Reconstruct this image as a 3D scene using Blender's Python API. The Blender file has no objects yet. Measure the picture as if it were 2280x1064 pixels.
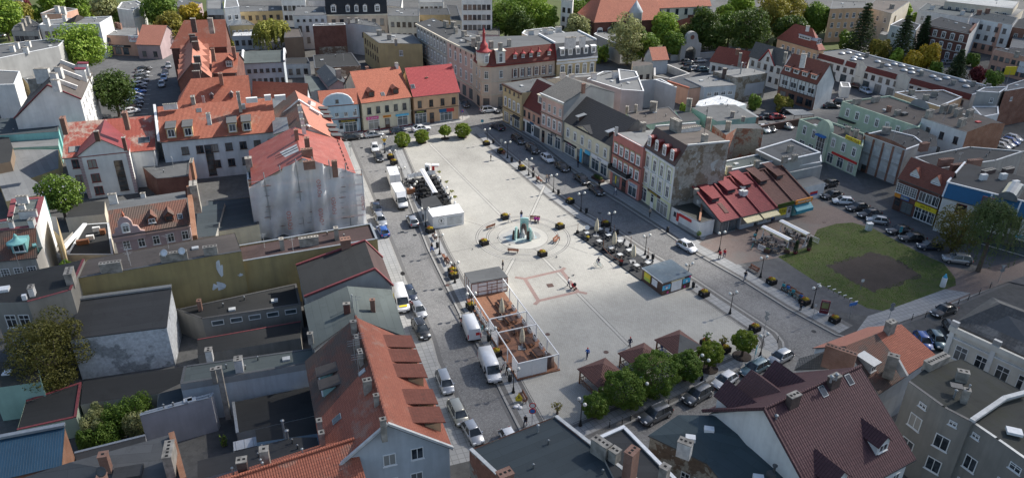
import bpy,math,random,numpy as np
from mathutils import Vector as V,Matrix as MX
random.seed(7)
sc=bpy.context.scene
rad=math.radians
# -- camera, sky, sun, exposure
CH,TILT,ROLL,FOC=63.,rad(27.95),rad(.91),1700.
cam_d=bpy.data.cameras.new('camera');cam=bpy.data.objects.new('camera',cam_d)
sc.collection.objects.link(cam);sc.camera=cam
cam_d.sensor_width=36;cam_d.lens=36*FOC/2280;cam_d.clip_end=5000;cam_d.clip_start=.5
cam.matrix_world=MX.Translation((0,0,CH))@MX.Rotation(math.pi/2-TILT,4,'X')@MX.Rotation(ROLL,4,'Z')
SUN_EL,SUN_AZ=40.,60.
w=bpy.data.worlds.new('World');sc.world=w;w.use_nodes=True
nt=w.node_tree;sky=nt.nodes.new('ShaderNodeTexSky');sky.sky_type='NISHITA';sky.sun_disc=False
sky.sun_elevation=rad(SUN_EL);sky.sun_rotation=rad(SUN_AZ);sky.air_density=1.0;sky.dust_density=1.5
bg=nt.nodes['Background'];bg.inputs[1].default_value=.125
nt.links.new(sky.outputs[0],bg.inputs[0])
sl=bpy.data.lights.new('sun','SUN');sl.energy=5.;sl.angle=rad(.53);sl.color=(1,.95,.88)
so=bpy.data.objects.new('sun',sl);sc.collection.objects.link(so)
sd=V((math.sin(rad(SUN_AZ))*math.cos(rad(SUN_EL)),math.cos(rad(SUN_AZ))*math.cos(rad(SUN_EL)),math.sin(rad(SUN_EL))))
so.rotation_euler=sd.to_track_quat('Z','Y').to_euler();so.location=sd*300
sc.view_settings.view_transform='Standard';sc.view_settings.look='None'
sc.view_settings.exposure=0.36;sc.view_settings.gamma=1
sc.cycles.max_bounces=5;sc.cycles.diffuse_bounces=3;sc.cycles.glossy_bounces=2
sc.cycles.transparent_max_bounces=12;sc.cycles.transmission_bounces=2
# -- survey: a pixel of the photograph and a height give a point of the town
ZN={'d1':(540,190,5.066),'d2':(330,160,6.26),'d3':(380,30,6.65),'d4':(120,230,4.626),'d5':(1020,60,5.32),'d6':(1110,170,3.8),'d7':(1340,260,4.094),'d8':(1480,350,5.6),'e1':(1040,460,7.6),'e2':(1010,580,3.8),'e3':(1400,560,8.87),'e4':(840,340,5.318),'e5':(1260,460,6.65),'e6':(1640,470,6.65),'e7':(1270,720,4.628),'e8':(1560,640,5.32),'f':(0,0,1.)}
for i,o in enumerate((0,460,920,1380,1820),1):
 for k,y in(('a',0),('b',350),('c',704)):ZN[k+str(i)]=(o,y,2.957)
cT,sT,cR,sR=math.cos(TILT),math.sin(TILT),math.cos(ROLL),math.sin(ROLL)
def P(n,x,y,z=0.):
 o=ZN[n];x=(o[0]+x/o[2]-1140)/FOC;y=-(o[1]+y/o[2]-532)/FOC
 x,y=cR*x-sR*y,sR*x+cR*y
 d=(x,cT+y*sT,-sT+y*cT);k=(z-CH)/d[2]
 return V((d[0]*k,d[1]*k,z))
def U(z): return V((0,0,z))
for z_ in ZN: globals()['P'+z_] = (lambda n: lambda *a: P(n, *a))(z_)
def PS(n,z,*xy):return[P(n,x,y,z)for x,y in xy]
# -- mesh helpers
def hx(h):
 c=[int(h[i:i+2],16)/255 for i in(0,2,4)]
 return tuple((x/12.92 if x<=.04045 else((x+.055)/1.055)**2.4)for x in c)
class MB:
 def __init__(s):s.v=[];s.f=[];s.m=[];s.M=None;s.sm=[]
 def add(s,vs,fs,m=0,sm=False):
  o=len(s.v)
  s.v+=[tuple(s.M@V(p))if s.M else tuple(p)for p in vs]
  s.f+=[[i+o for i in f]for f in fs];s.m+=[m]*len(fs);s.sm+=[sm]*len(fs)
  return s
 def box(s,x0,y0,z0,x1,y1,z1,m=0):
  return s.add([(x0,y0,z0),(x1,y0,z0),(x1,y1,z0),(x0,y1,z0),(x0,y0,z1),(x1,y0,z1),(x1,y1,z1),(x0,y1,z1)],[(0,3,2,1),(4,5,6,7),(0,1,5,4),(1,2,6,5),(2,3,7,6),(3,0,4,7)],m)
 def cbox(s,c,d,m=0):return s.box(c[0]-d[0]/2,c[1]-d[1]/2,c[2]-d[2]/2,c[0]+d[0]/2,c[1]+d[1]/2,c[2]+d[2]/2,m)
 def bar(s,p,q,w,h=None,m=0,n=4):
  return s.cyl(p,q,w*.707 if n==4 else w/2,None,n,m,False,h and h/w)
 def cyl(s,p,q,r0,r1=None,n=8,m=0,sm=True,asp=None):
  p,q=V(p),V(q);r1=r0 if r1 is None else r1;z=(q-p).normalized()
  x=z.cross(U(1));x=x.normalized()if x.length>.01 else V((1,0,0));y=z.cross(x)
  off=math.pi/n if n==4 else 0;vs=[]
  for c,r in((p,r0),(q,r1)):
   for i in range(n):
    a=2*math.pi*i/n+off;vs.append(c+x*r*math.cos(a)+y*r*math.sin(a)*(asp or 1))
  fs=[(i,(i+1)%n,n+(i+1)%n,n+i)for i in range(n)]
  s.add(vs,fs,m,sm and n>4);return s.add(vs,[tuple(range(n))[::-1],tuple(range(n,2*n))],m)
 def lt(s,c,prof,n=12,m=0,sx=1.,sy=1.,sm=True):
  vs=[(c[0]+r*sx*math.cos(2*math.pi*i/n),c[1]+r*sy*math.sin(2*math.pi*i/n),c[2]+z)for r,z in prof for i in range(n)]
  fs=[(k*n+i,k*n+(i+1)%n,(k+1)*n+(i+1)%n,(k+1)*n+i)for k in range(len(prof)-1)for i in range(n)]
  fs+=[tuple(range(n))[::-1],tuple(range((len(prof)-1)*n,len(prof)*n))]
  return s.add(vs,fs,m,sm)
 def ball(s,c,r,m=0,n=10,sz=1.,sx=1.,sy=1.):
  k=max(4,n//2+1)
  return s.lt(c,[(r*math.sin(math.pi*(i+.02)/(k-.96+1))if 0<i<k else r*.02,-r*sz*math.cos(math.pi*i/k))for i in range(k+1)],n,m,sx,sy)
 def prism(s,poly,z0,z1,m=0,ms=None):
  n=len(poly);a=sum(poly[i][0]*poly[(i+1)%n][1]-poly[(i+1)%n][0]*poly[i][1]for i in range(n))
  if a<0:poly=poly[::-1]
  vs=[(p[0],p[1],z0)for p in poly]+[(p[0],p[1],z1)for p in poly]
  s.add(vs,[tuple(range(n,2*n)),tuple(range(n))[::-1]],m)
  return s.add(vs,[(i,(i+1)%n,n+(i+1)%n,n+i)for i in range(n)],m if ms is None else ms)
 def mesh(s,name,mats,ang=0.,origin=(0,0,0),uv=True):
  me=bpy.data.meshes.new(name);o=V(origin)
  me.from_pydata([tuple(V(p)-o)for p in s.v]if o.length else s.v,[],s.f)
  for m in(mats if isinstance(mats,(list,tuple))else[mats]):me.materials.append(M[m]if isinstance(m,str)else m)
  n=len(me.polygons)
  if any(s.m):me.polygons.foreach_set('material_index',s.m)
  me.polygons.foreach_set('use_smooth',s.sm)
  if uv and n:
   nv=len(me.vertices);nl=len(me.loops)
   co=np.zeros(nv*3);me.vertices.foreach_get('co',co);co=co.reshape(-1,3)
   vi=np.zeros(nl,int);me.loops.foreach_get('vertex_index',vi)
   nr=np.zeros(n*3);me.polygons.foreach_get('normal',nr);nr=nr.reshape(-1,3)
   lt=np.zeros(n,int);me.polygons.foreach_get('loop_total',lt)
   N=np.repeat(nr,lt,0);U=np.stack([-N[:,1],N[:,0],N[:,2]*0],1);L=np.linalg.norm(U,axis=1)
   fl=L<.12;U[fl]=(math.cos(ang),math.sin(ang),0);U[~fl]/=L[~fl][:,None]
   W=np.cross(N,U);p=co[vi];uvl=me.uv_layers.new(name='UVMap')
   uvl.data.foreach_set('uv',np.stack([(p*U).sum(1),(p*W).sum(1)],1).ravel())
  me.update();return me
 def bd(s,name,mats,parent=None,loc=(0,0,0),rz=0.,ang=0.,origin=(0,0,0),uv=True):
  return link(name,s.mesh(name,mats,ang,origin,uv),parent,loc,rz)
KIDS={}
def link(name,data,parent=None,loc=(0,0,0),rz=0.):
 o=bpy.data.objects.new(name,data);sc.collection.objects.link(o)
 o.location=loc;o.rotation_euler=(0,0,rz)
 if parent:o.parent=parent;KIDS.setdefault(parent.as_pointer(),[]).append(o)
 return o
def th(name,label,cat,loc=(0,0,0),rz=0.,group=None):
 o=link(name,None,None,loc,rz);o.empty_display_size=.2;o['label']=label;o['category']=cat
 if group:o['group']=group
 return o
def tag(o,label,cat,group=None):
 o['label']=label;o['category']=cat
 if group:o['group']=group
 return o
def kind(o,k='structure'):o['kind']=k;return o
def kids(o):return KIDS.get(o.as_pointer(),[])
def dup(root,loc,rz=0.,label=None,group=None,scale=None):
 def rec(o,par):
  c=o.copy();sc.collection.objects.link(c);c.parent=par
  if par:KIDS.setdefault(par.as_pointer(),[]).append(c)
  for ch in list(kids(o)):rec(ch,c)
  return c
 r=rec(root,None);r.location=loc;r.rotation_euler=(0,0,rz)
 if label:r['label']=label
 if group:r['group']=group
 if scale:r.scale=scale if isinstance(scale,tuple)else(scale,)*3
 return r
# -- materials
M={}
class NT:
 def __init__(s,name):
  s.m=bpy.data.materials.new(name);s.m.use_nodes=True;s.t=s.m.node_tree;M[name]=s.m
  s.b=s.t.nodes['Principled BSDF'];s._uv=s._ob=None
 def n(s,k,**kw):
  x=s.t.nodes.new('ShaderNode'+k)
  for a,v in kw.items():setattr(x,a,v)
  return x
 def l(s,a,b):s.t.links.new(a,b)
 def uv(s):
  if not s._uv:s._uv=s.n('TexCoord').outputs['UV']
  return s._uv
 def pos(s):
  if not s._ob:s._ob=s.n('NewGeometry').outputs['Position']
  return s._ob
 def noise(s,scale,detail=4,co=None,stretch=None,rough=.6,dist=0.):
  co=co or s.pos()
  if stretch:
   mp=s.n('Mapping');mp.inputs['Scale'].default_value=stretch;s.l(co,mp.inputs[0]);co=mp.outputs[0]
  x=s.n('TexNoise');x.inputs['Scale'].default_value=scale;x.inputs['Detail'].default_value=detail
  x.inputs['Roughness'].default_value=rough;x.inputs['Distortion'].default_value=dist;s.l(co,x.inputs['Vector']);return x.outputs['Fac']
 def ramp(s,f,*st):
  r=s.n('ValToRGB');e=r.color_ramp.elements
  while len(e)<len(st):e.new(.5)
  for i,(p,c)in enumerate(st):e[i].position=p;e[i].color=(*((c,)*3 if isinstance(c,(int,float))else c),1)
  s.l(f,r.inputs[0]);return r.outputs[0]
 def mix(s,f,a,b,mode='MIX'):
  x=s.n('MixRGB',blend_type=mode)
  for i,v in enumerate((f,a,b)):
   if hasattr(v,'links')or hasattr(v,'is_linked'):s.l(v,x.inputs[i])
   elif i==0:x.inputs[0].default_value=v
   else:x.inputs[i].default_value=(*((v,)*3 if isinstance(v,(int,float))else v),1)
  return x.outputs[0]
 def out(s,col,rough=.8,bump=None,bs=.3,bd=.05,**kw):
  if isinstance(col,tuple):s.b.inputs['Base Color'].default_value=(*col,1)
  else:s.l(col,s.b.inputs['Base Color'])
  if isinstance(rough,(int,float)):s.b.inputs['Roughness'].default_value=rough
  else:s.l(rough,s.b.inputs['Roughness'])
  if bump is not None:
   x=s.n('Bump');x.inputs['Strength'].default_value=bs;x.inputs['Distance'].default_value=bd
   s.l(bump,x.inputs['Height']);s.l(x.outputs[0],s.b.inputs['Normal'])
  for k,v in kw.items():s.b.inputs[k].default_value=v
  return s.m
def col(c):return hx(c)if isinstance(c,str)else c
def sc3(c,k):return tuple(min(1,x*k)for x in c)
def plaster(name,c,dirt=.35,rough=.9):
 c=col(c);t=NT(name)
 b=t.ramp(t.noise(.35,5),(.3,0.),(.7,1.));a=t.mix(b,sc3(c,.84),sc3(c,1.08))
 st=t.ramp(t.noise(1.2,5,stretch=(1,1,.12)),(.42,0.),(.72,1.))
 mx=t.n('Math',operation='MULTIPLY');t.l(st,mx.inputs[0]);mx.inputs[1].default_value=dirt
 a=t.mix(mx.outputs[0],a,sc3((c[0]*.55+.02,c[1]*.55+.02,c[2]*.55+.02),1))
 return t.out(a,rough,t.noise(8,3),.25,.03)
def peel(name,c1,c2,c3=None,scale=.45):
 c1,c2=col(c1),col(c2);t=NT(name)
 f=t.ramp(t.noise(scale,8,rough=.68),(.5,0.),(.54,1.))
 a=t.mix(t.ramp(t.noise(2.2,6),(.3,.0),(.7,1.)),sc3(c1,.7),sc3(c1,1.15))
 b=t.mix(t.ramp(t.noise(3,6),(.3,.0),(.7,1.)),sc3(c2,.65),sc3(c2,1.2))
 a=t.mix(f,a,b)
 if c3:a=t.mix(t.ramp(t.noise(scale*.7,8,dist=1.),(.6,0.),(.63,1.)),a,col(c3))
 return t.out(a,.95,t.noise(4,6),.5,.06)
def brickm(name,c1,c2,mort,w=.26,h=.085,bw=.9):
 t=NT(name);x=t.n('TexBrick');t.l(t.uv(),x.inputs['Vector'])
 for k,v in(('Color1',col(c1)),('Color2',col(c2)),('Mortar',col(mort))):x.inputs[k].default_value=(*v,1)
 x.inputs['Scale'].default_value=1;x.inputs['Brick Width'].default_value=w;x.inputs['Row Height'].default_value=h
 x.inputs['Mortar Size'].default_value=h*.12
 a=t.mix(t.ramp(t.noise(.5,7),(.35,.0),(.7,.75)),x.outputs['Color'],sc3(col(c1),.55))
 return t.out(a,.92,t.noise(5,4),.4,.05)
def tiles(name,c1,c2,old=None,row=.34,wid=.22,moss=.35,depth=.09,patch=.55):
 c1,c2=col(c1),col(c2);t=NT(name);x=t.n('TexBrick');t.l(t.uv(),x.inputs['Vector'])
 x.inputs['Color1'].default_value=(*c1,1);x.inputs['Color2'].default_value=(*c2,1);x.inputs['Mortar'].default_value=(*sc3(c1,.4),1)
 x.inputs['Scale'].default_value=1;x.inputs['Brick Width'].default_value=wid;x.inputs['Row Height'].default_value=row
 x.inputs['Mortar Size'].default_value=.016;x.inputs['Mortar Smooth'].default_value=.6
 a=t.mix(t.ramp(t.noise(.3,7,rough=.7),(.36,0.),(.68,1.)),sc3(c1,.75),x.outputs['Color'])
 a=t.mix(.5,a,x.outputs['Color'])
 if old:a=t.mix(t.ramp(t.noise(.23,7,rough=.72),(patch,0.),(patch+.08,.85)),a,col(old))
 mo=t.ramp(t.noise(.9,8,rough=.75),(.56,0.),(.72,moss));a=t.mix(mo,a,(.05,.045,.035))
 s=t.n('SeparateXYZ');t.l(t.uv(),s.inputs[0])
 fr=t.n('Math',operation='FRACT');dv=t.n('Math',operation='DIVIDE');dv.inputs[1].default_value=row;t.l(s.outputs[1],dv.inputs[0]);t.l(dv.outputs[0],fr.inputs[0])
 sn=t.n('Math',operation='SINE');d2=t.n('Math',operation='MULTIPLY');d2.inputs[1].default_value=2*math.pi/wid;t.l(s.outputs[0],d2.inputs[0]);t.l(d2.outputs[0],sn.inputs[0])
 ab=t.n('Math',operation='MULTIPLY');ab.inputs[1].default_value=.28;t.l(sn.outputs[0],ab.inputs[0])
 su=t.n('Math',operation='SUBTRACT');t.l(ab.outputs[0],su.inputs[0]);t.l(fr.outputs[0],su.inputs[1])
 return t.out(a,.75,su.outputs[0],.8,depth)
def seam(name,c,step=.55,rough=.5,wear=None,wet=.3):
 c=col(c);t=NT(name);s=t.n('SeparateXYZ');t.l(t.uv(),s.inputs[0])
 dv=t.n('Math',operation='DIVIDE');dv.inputs[1].default_value=step;t.l(s.outputs[0],dv.inputs[0])
 fr=t.n('Math',operation='FRACT');t.l(dv.outputs[0],fr.inputs[0])
 r=t.ramp(fr.outputs[0],(0.,1.),(.08,0.),(.92,0.),(1.,1.))
 a=t.mix(t.ramp(t.noise(.4,6),(.3,0.),(.7,1.)),sc3(c,.78),sc3(c,1.12))
 if wear:a=t.mix(t.ramp(t.noise(.7,8,rough=.7),(.5,0.),(.62,.8)),a,col(wear))
 a=t.mix(r,a,sc3(c,.55))
 return t.out(a,rough,r,.6,.05)
def felt(name,c,strip=1.0,patchy=.5,moss=0.,rough=.92):
 c=col(c);t=NT(name);x=t.n('TexBrick');t.l(t.uv(),x.inputs['Vector'])
 x.inputs['Color1'].default_value=(*sc3(c,.82),1);x.inputs['Color2'].default_value=(*sc3(c,1.12),1);x.inputs['Mortar'].default_value=(*sc3(c,.5),1)
 x.inputs['Scale'].default_value=1;x.inputs['Brick Width'].default_value=7.3;x.inputs['Row Height'].default_value=strip;x.inputs['Mortar Size'].default_value=.03;x.inputs['Mortar Smooth'].default_value=.8
 a=t.mix(t.ramp(t.noise(.16,6,rough=.65),(.35,0.),(.66,patchy)),x.outputs['Color'],sc3(c,1.4))
 a=t.mix(t.ramp(t.noise(.3,7,rough=.7,dist=.6),(.55,0.),(.66,patchy)),a,sc3(c,.45))
 if moss:a=t.mix(t.ramp(t.noise(.5,8,rough=.75),(.48,0.),(.62,moss)),a,(.04,.043,.024))
 a=t.mix(t.ramp(t.noise(14,3),(.35,0.),(.7,.25)),a,sc3(c,1.35))
 return t.out(a,rough,t.noise(6,4),.3,.03)
def plain(name,c,rough=.6,metal=0.,var=.12,scale=3.,coat=0.):
 c=col(c);t=NT(name)
 a=t.mix(t.ramp(t.noise(scale,4),(.3,0.),(.7,1.)),sc3(c,1-var),sc3(c,1+var))
 return t.out(a,rough,None,**{'Metallic':metal,'Coat Weight':coat})
def paint(name,c,metal=.0,rough=.3):
 t=NT(name);d=t.ramp(t.noise(2.5,4),(.4,0.),(.8,.18))
 return t.out(t.mix(d,col(c),(.25,.23,.2)),rough,None,**{'Metallic':metal,'Coat Weight':.7,'Coat Roughness':.08})
def glassm(name,c=(.018,.024,.03),rough=.07):
 t=NT(name);a=t.mix(t.ramp(t.noise(.55,3),(.42,0.),(.66,1.)),c,sc3((c[0]+.05,c[1]+.055,c[2]+.06),1.2))
 if 'car' not in name:a=t.mix(t.ramp(t.n('ObjectInfo').outputs['Random'],(.55,0.),(.6,.25),(.85,.3),(.9,.8)),a,(.34,.33,.30))
 return t.out(a,rough,None,**{'Specular IOR Level':.6})
def stones(name,c1,c2,w,h,off=.5,mort=None,big=.12,bstr=.4,patch=None,mod=.16):
 c1,c2=col(c1),col(c2);t=NT(name);x=t.n('TexBrick');x.offset=off;t.l(t.uv(),x.inputs['Vector'])
 x.inputs['Color1'].default_value=(*c1,1);x.inputs['Color2'].default_value=(*c2,1);x.inputs['Mortar'].default_value=(*(col(mort)if mort else sc3(c1,.5)),1)
 x.inputs['Scale'].default_value=1;x.inputs['Brick Width'].default_value=w;x.inputs['Row Height'].default_value=h;x.inputs['Mortar Size'].default_value=min(w,h)*.07;x.inputs['Mortar Smooth'].default_value=.5
 f=t.ramp(t.noise(big,7,rough=.65),(.3,0.),(.7,1.))
 a=t.mix(mod,x.outputs['Color'],t.mix(f,0.02,sc3(c2,1.35)))
 a=t.mix(t.ramp(t.noise(.9,6,rough=.75),(.55,0.),(.75,.35)),a,sc3(c1,.5))
 if patch:a=t.mix(t.ramp(t.noise(.11,6),(.5,0.),(.62,.7)),a,col(patch))
 return t.out(a,.85,t.mix(.5,x.outputs['Fac'],t.noise(9,3)),-bstr,.03)
def cobble(name,c1,c2,scale=5.2):
 t=NT(name);v=t.n('TexVoronoi');v.inputs['Scale'].default_value=scale;t.l(t.pos(),v.inputs['Vector'])
 d=t.n('TexVoronoi',feature='DISTANCE_TO_EDGE');d.inputs['Scale'].default_value=scale;t.l(t.pos(),d.inputs['Vector'])
 a=t.mix(v.outputs['Color'],col(c1),col(c2));a=t.mix(t.ramp(d.outputs['Distance'],(0.,0.),(.07,1.)),sc3(col(c1),.45),a)
 a=t.mix(t.ramp(t.noise(.13,7,rough=.65),(.35,0.),(.7,.45)),a,sc3(col(c2),1.3))
 a=t.mix(t.ramp(t.noise(.5,7,rough=.7),(.55,0.),(.75,.5)),a,sc3(col(c1),.6))
 return t.out(a,.8,d.outputs['Distance'],.6,.05)
def leafm(name,c1,c2,c3=None):
 t=NT(name);g=t.n('NewGeometry');oi=t.n('ObjectInfo')
 a=t.mix(g.outputs['Random Per Island'],col(c1),col(c2))
 a=t.mix(t.ramp(t.noise(.8,4),(.4,0.),(.65,.6)),a,col(c3)if c3 else sc3(col(c2),1.25))
 t.b.inputs['Subsurface Weight'].default_value=0
 tr=t.n('BsdfTranslucent');t.l(a,tr.inputs[0]);mx=t.n('MixShader');mx.inputs[0].default_value=.3
 t.out(a,.55,None,**{'Specular IOR Level':.3});o=t.t.nodes['Material Output']
 t.l(t.b.outputs[0],mx.inputs[1]);t.l(tr.outputs[0],mx.inputs[2]);t.l(mx.outputs[0],o.inputs[0]);return t.m
def ground2(name,c1,c2,c3,s1=.1,s2=1.2):
 t=NT(name);a=t.mix(t.ramp(t.noise(s1,8,rough=.65),(.38,0.),(.64,1.)),col(c1),col(c2))
 a=t.mix(t.ramp(t.noise(s2,7,rough=.7),(.45,0.),(.7,.8)),a,col(c3))
 a=t.mix(t.ramp(t.noise(s2*9,3),(.4,0.),(.7,.35)),a,sc3(col(c1),.55))
 return t.out(a,.95,t.noise(s2*6,5),.5,.05)
ground2('yard',(.08,.081,.08),(.135,.135,.13),(.06,.06,.057))
ground2('asphalt',(.10,.102,.105),(.145,.146,.147),(.07,.071,.075),.12,.7)
ground2('lawn',(.058,.083,.016),(.088,.118,.024),(.105,.088,.05),.16,.8)
ground2('soil',(.045,.034,.027),(.065,.05,.042),(.035,.028,.024),.25,1.2)
cobble('setts',(.105,.104,.102),(.235,.232,.225))
cobble('setts_dark',(.085,.083,.08),(.165,.16,.15))
stones('pavers',(.405,.39,.345),(.47,.455,.405),.42,.21,mort=(.15,.147,.135),big=.05,mod=.3)
stones('pavers_light',(.445,.43,.385),(.495,.48,.43),.5,.25,mort=(.36,.35,.32))
stones('slabs',(.30,.305,.30),(.36,.36,.35),.8,.8,off=.0,mort=(.2,.2,.195),big=.1)
stones('redblock',(.18,.135,.115),(.235,.18,.155),.22,.11,big=.12,patch=(.17,.16,.145))
stones('pinkstone',(.29,.195,.17),(.34,.235,.205),.2,.1)
plain('kerb',(.30,.295,.28),.85);plain('kerb_dark',(.13,.128,.125),.85)
plain('white_line',(.7,.7,.68),.8,var=.2)
for n_,c_ in dict(w_cream=(.72,.66,.49),w_white=(.74,.74,.71),w_offwhite=(.68,.65,.57),w_grey=(.40,.40,.385),w_blue=(.42,.56,.66),w_orange=(.66,.43,.26),w_pink=(.44,.33,.33),w_rose=(.62,.42,.35),w_yellow=(.56,.44,.25),w_ochre=(.46,.36,.19),w_green=(.47,.57,.44),w_mint=(.36,.55,.46),w_sand=(.62,.56,.45),w_lime=(.66,.68,.44),w_red=(.52,.20,.165),w_bg=(.47,.51,.54),w_stone=(.64,.52,.41),w_salmon=(.62,.37,.27),w_brown=(.22,.16,.11),w_teal=(.10,.42,.38),w_lilac=(.43,.43,.445),w_con=(.36,.36,.345),w_turq=(.25,.55,.52),w_aqua=(.30,.52,.48)).items():plaster(n_,c_)
plaster('w_olive',(.36,.285,.13),.6);plaster('w_dirty',(.42,.40,.36),.7);plaster('w_oldgrey',(.27,.255,.225),.6);plaster('w_icegrey',(.62,.655,.67),.5)
peel('w_stain',(.62,.64,.65),(.33,.345,.35),None,.16);peel('w_peel',(.34,.32,.28),(.21,.17,.125),(.42,.46,.45));peel('w_peelbrick',(.30,.13,.085),(.36,.31,.25),None,.3);peel('w_peelbrown',(.17,.12,.085),(.36,.33,.27),None,.5)
brickm('brick',(.26,.10,.06),(.33,.14,.085),(.28,.25,.21));brickm('bdark',(.16,.055,.04),(.21,.08,.055),(.17,.13,.11));brickm('borange',(.36,.15,.075),(.42,.19,.10),(.34,.28,.22))
brickm('block_white',(.52,.51,.49),(.58,.57,.55),(.36,.36,.35),.5,.24)
tiles('t_or',(.40,.12,.068),(.50,.165,.095),None,.32,.24,.42)
tiles('t_or2',(.36,.11,.065),(.43,.145,.085),(.33,.19,.14),.32,.24,.45)
tiles('t_pink',(.46,.185,.125),(.52,.22,.15),None,.2,.2,.2,.03)
tiles('t_red',(.30,.05,.035),(.36,.065,.045),None,.4,.3,.2,.06)
tiles('t_crimson',(.36,.045,.05),(.41,.06,.06),None,.38,.3,.2,.06)
tiles('t_darkred',(.16,.035,.025),(.20,.045,.03),None,.4,.3,.25,.06)
tiles('t_brown',(.24,.078,.048),(.29,.10,.064),None,.34,.24,.5)
tiles('t_oldbrown',(.20,.085,.055),(.15,.075,.055),(.10,.075,.06),.34,.24,.8,.09,.46)
tiles('t_clay',(.27,.075,.052),(.33,.10,.068),None,.34,.24,.3)
tiles('t_faded',(.34,.075,.05),(.38,.10,.065),(.40,.32,.26),.34,.24,.3,.06,.5)
tiles('t_plum',(.08,.033,.038),(.10,.042,.047),None,.42,.3,.1,.13)
tiles('t_wine',(.20,.03,.035),(.25,.04,.045),None,.36,.26,.3,.08)
tiles('t_winebrown',(.12,.05,.04),(.15,.065,.05),None,.36,.26,.3,.08)
tiles('t_black',(.022,.024,.028),(.03,.032,.036),None,.45,.3,.1,.1)
tiles('t_slate',(.10,.105,.11),(.14,.145,.15),(.2,.2,.2),.3,.3,.6,.05,.6)
tiles('t_grey',(.12,.115,.105),(.155,.15,.135),None,.3,.26,.6,.05)
tiles('t_slateold',(.055,.058,.06),(.10,.10,.10),(.15,.15,.145),.45,.45,.5,.04,.55)
seam('m_red',(.33,.085,.06),.55,.5,(.36,.13,.1));seam('m_wine',(.20,.03,.03),.5,.5);seam('m_dark',(.05,.055,.06),.6,.55);seam('m_white',(.62,.64,.65),.9,.5,(.4,.4,.4));seam('m_grey',(.20,.215,.225),.6,.5,(.3,.3,.29));seam('m_blue',(.03,.085,.14),.25,.45)
seam('m_bluegrey',(.11,.15,.18),.18,.45,(.2,.22,.23))
felt('f_grey',(0.092,0.096,0.098));felt('f_light',(0.152,0.156,0.156));felt('f_dark',(0.038,0.040,0.042));felt('f_green',(0.084,0.100,0.096));felt('f_brown',(0.084,0.072,0.064));felt('f_slate',(0.038,0.051,0.058),patchy=.25);felt('f_teal',(0.050,0.072,0.080),patchy=.3);felt('f_black',(0.021,0.022,0.022));felt('f_rust',(0.052,0.032,0.030));felt('f_moss',(0.040,0.042,0.037),moss=.5)
plain('fwhite',(.75,.75,.73),.5,var=.05);plain('umber',(.10,.055,.04),.5);plain('frame_red',(.22,.03,.025),.5);plain('rim',(.50,.51,.50),.6,var=.2,scale=1.2);plain('pale',(.75,.76,.76),.6,var=.12,scale=1.2);plain('gutter',(.09,.09,.09),.5);plain('zinc',(.36,.38,.39),.45,.5);plain('tpink',(.19,.045,.05),.7,var=.3)
glassm('glass');glassm('glass_shop',(.05,.07,.08),.06);glassm('glass_car',(.012,.016,.018),.05)
plain('stucco',(.29,.27,.235),.9,var=.45,scale=1.1);plain('cwhite',(.62,.61,.58),.9,var=.2,scale=1.5);brickm('cbrick',(.25,.115,.075),(.32,.16,.11),(.26,.23,.2));plain('cdark',(.10,.07,.06),.9,var=.3);plain('soot',(.012,.012,.012),.95)
plain('iron',(.018,.02,.022),.45,.3);plain('black',(.012,.012,.013),.7);plain('rubber',(.014,.014,.015),.85);plain('alloy',(.45,.46,.48),.35,.8);plain('globe',(.72,.71,.64),.3,var=.05);plain('wood',(.22,.095,.045),.65,var=.3);plain('wood_dark',(.075,.034,.02),.6,var=.3);plain('wood_red',(.27,.11,.06),.7,var=.3);plain('white',(.78,.78,.76),.5,var=.04);plain('cream_cloth',(.62,.55,.40),.9,var=.15);plain('deck',(.24,.112,.062),.7,var=.25)
plain('canvas',(.80,.80,.80),.8,var=.04);plain('canvas_cream',(.66,.58,.36),.85)
plain('bark',(.11,.085,.065),.95,var=.3)
leafm('l_bri',(0.124,0.235,0.025),(0.272,0.390,0.051),(0.395,0.492,0.086));leafm('l_mid',(0.069,0.139,0.021),(0.148,0.235,0.034),(0.222,0.308,0.051));leafm('l_drk',(0.030,0.066,0.013),(0.079,0.127,0.024),(0.124,0.175,0.034));leafm('l_oli',(0.148,0.153,0.025),(0.308,0.278,0.051),(0.370,0.308,0.068));leafm('leaf_willow',(0.173,0.205,0.031),(0.346,0.349,0.068),(0.445,0.410,0.103));leafm('leaf_grey',(0.185,0.215,0.086),(0.346,0.369,0.154),(0.494,0.472,0.222));leafm('leaf_conifer',(0.025,0.052,0.021),(0.064,0.098,0.038),(0.099,0.123,0.051));leafm('leaf_yellow',(0.296,0.226,0.021),(0.494,0.349,0.034),(0.500,0.410,0.051));leafm('leaf_purple',(0.124,0.030,0.034),(0.222,0.052,0.060));leafm('leaf_ball',(0.111,0.194,0.017),(0.211,0.287,0.031),(0.321,0.349,0.051));leafm('leaf_olive2',(.085,.088,.016),(.145,.14,.03),(.18,.165,.045));leafm('leaf_dusk',(.065,.10,.03),(.12,.165,.055),(.16,.2,.08));leafm('blossom',(0.500,0.500,0.540),(0.500,0.500,0.540))
plain('flower_yellow',(.65,.5,.03),.8);plain('flower_red',(.5,.06,.04),.8)
for n_,c_,m_ in(('p_white',(.72,.73,.74),0),('p_silver',(.42,.43,.44),.5),('p_black',(.012,.013,.015),0),('p_navy',(.015,.025,.05),.2),('p_blue',(.02,.10,.36),.1),('p_grey',(.10,.11,.12),.4),('p_champagne',(.40,.39,.33),.4),('p_red',(.28,.02,.02),0),('p_lightblue',(.35,.45,.58),.3),('p_teal',(.10,.17,.20),.4)):paint(n_,c_,m_)
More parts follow.
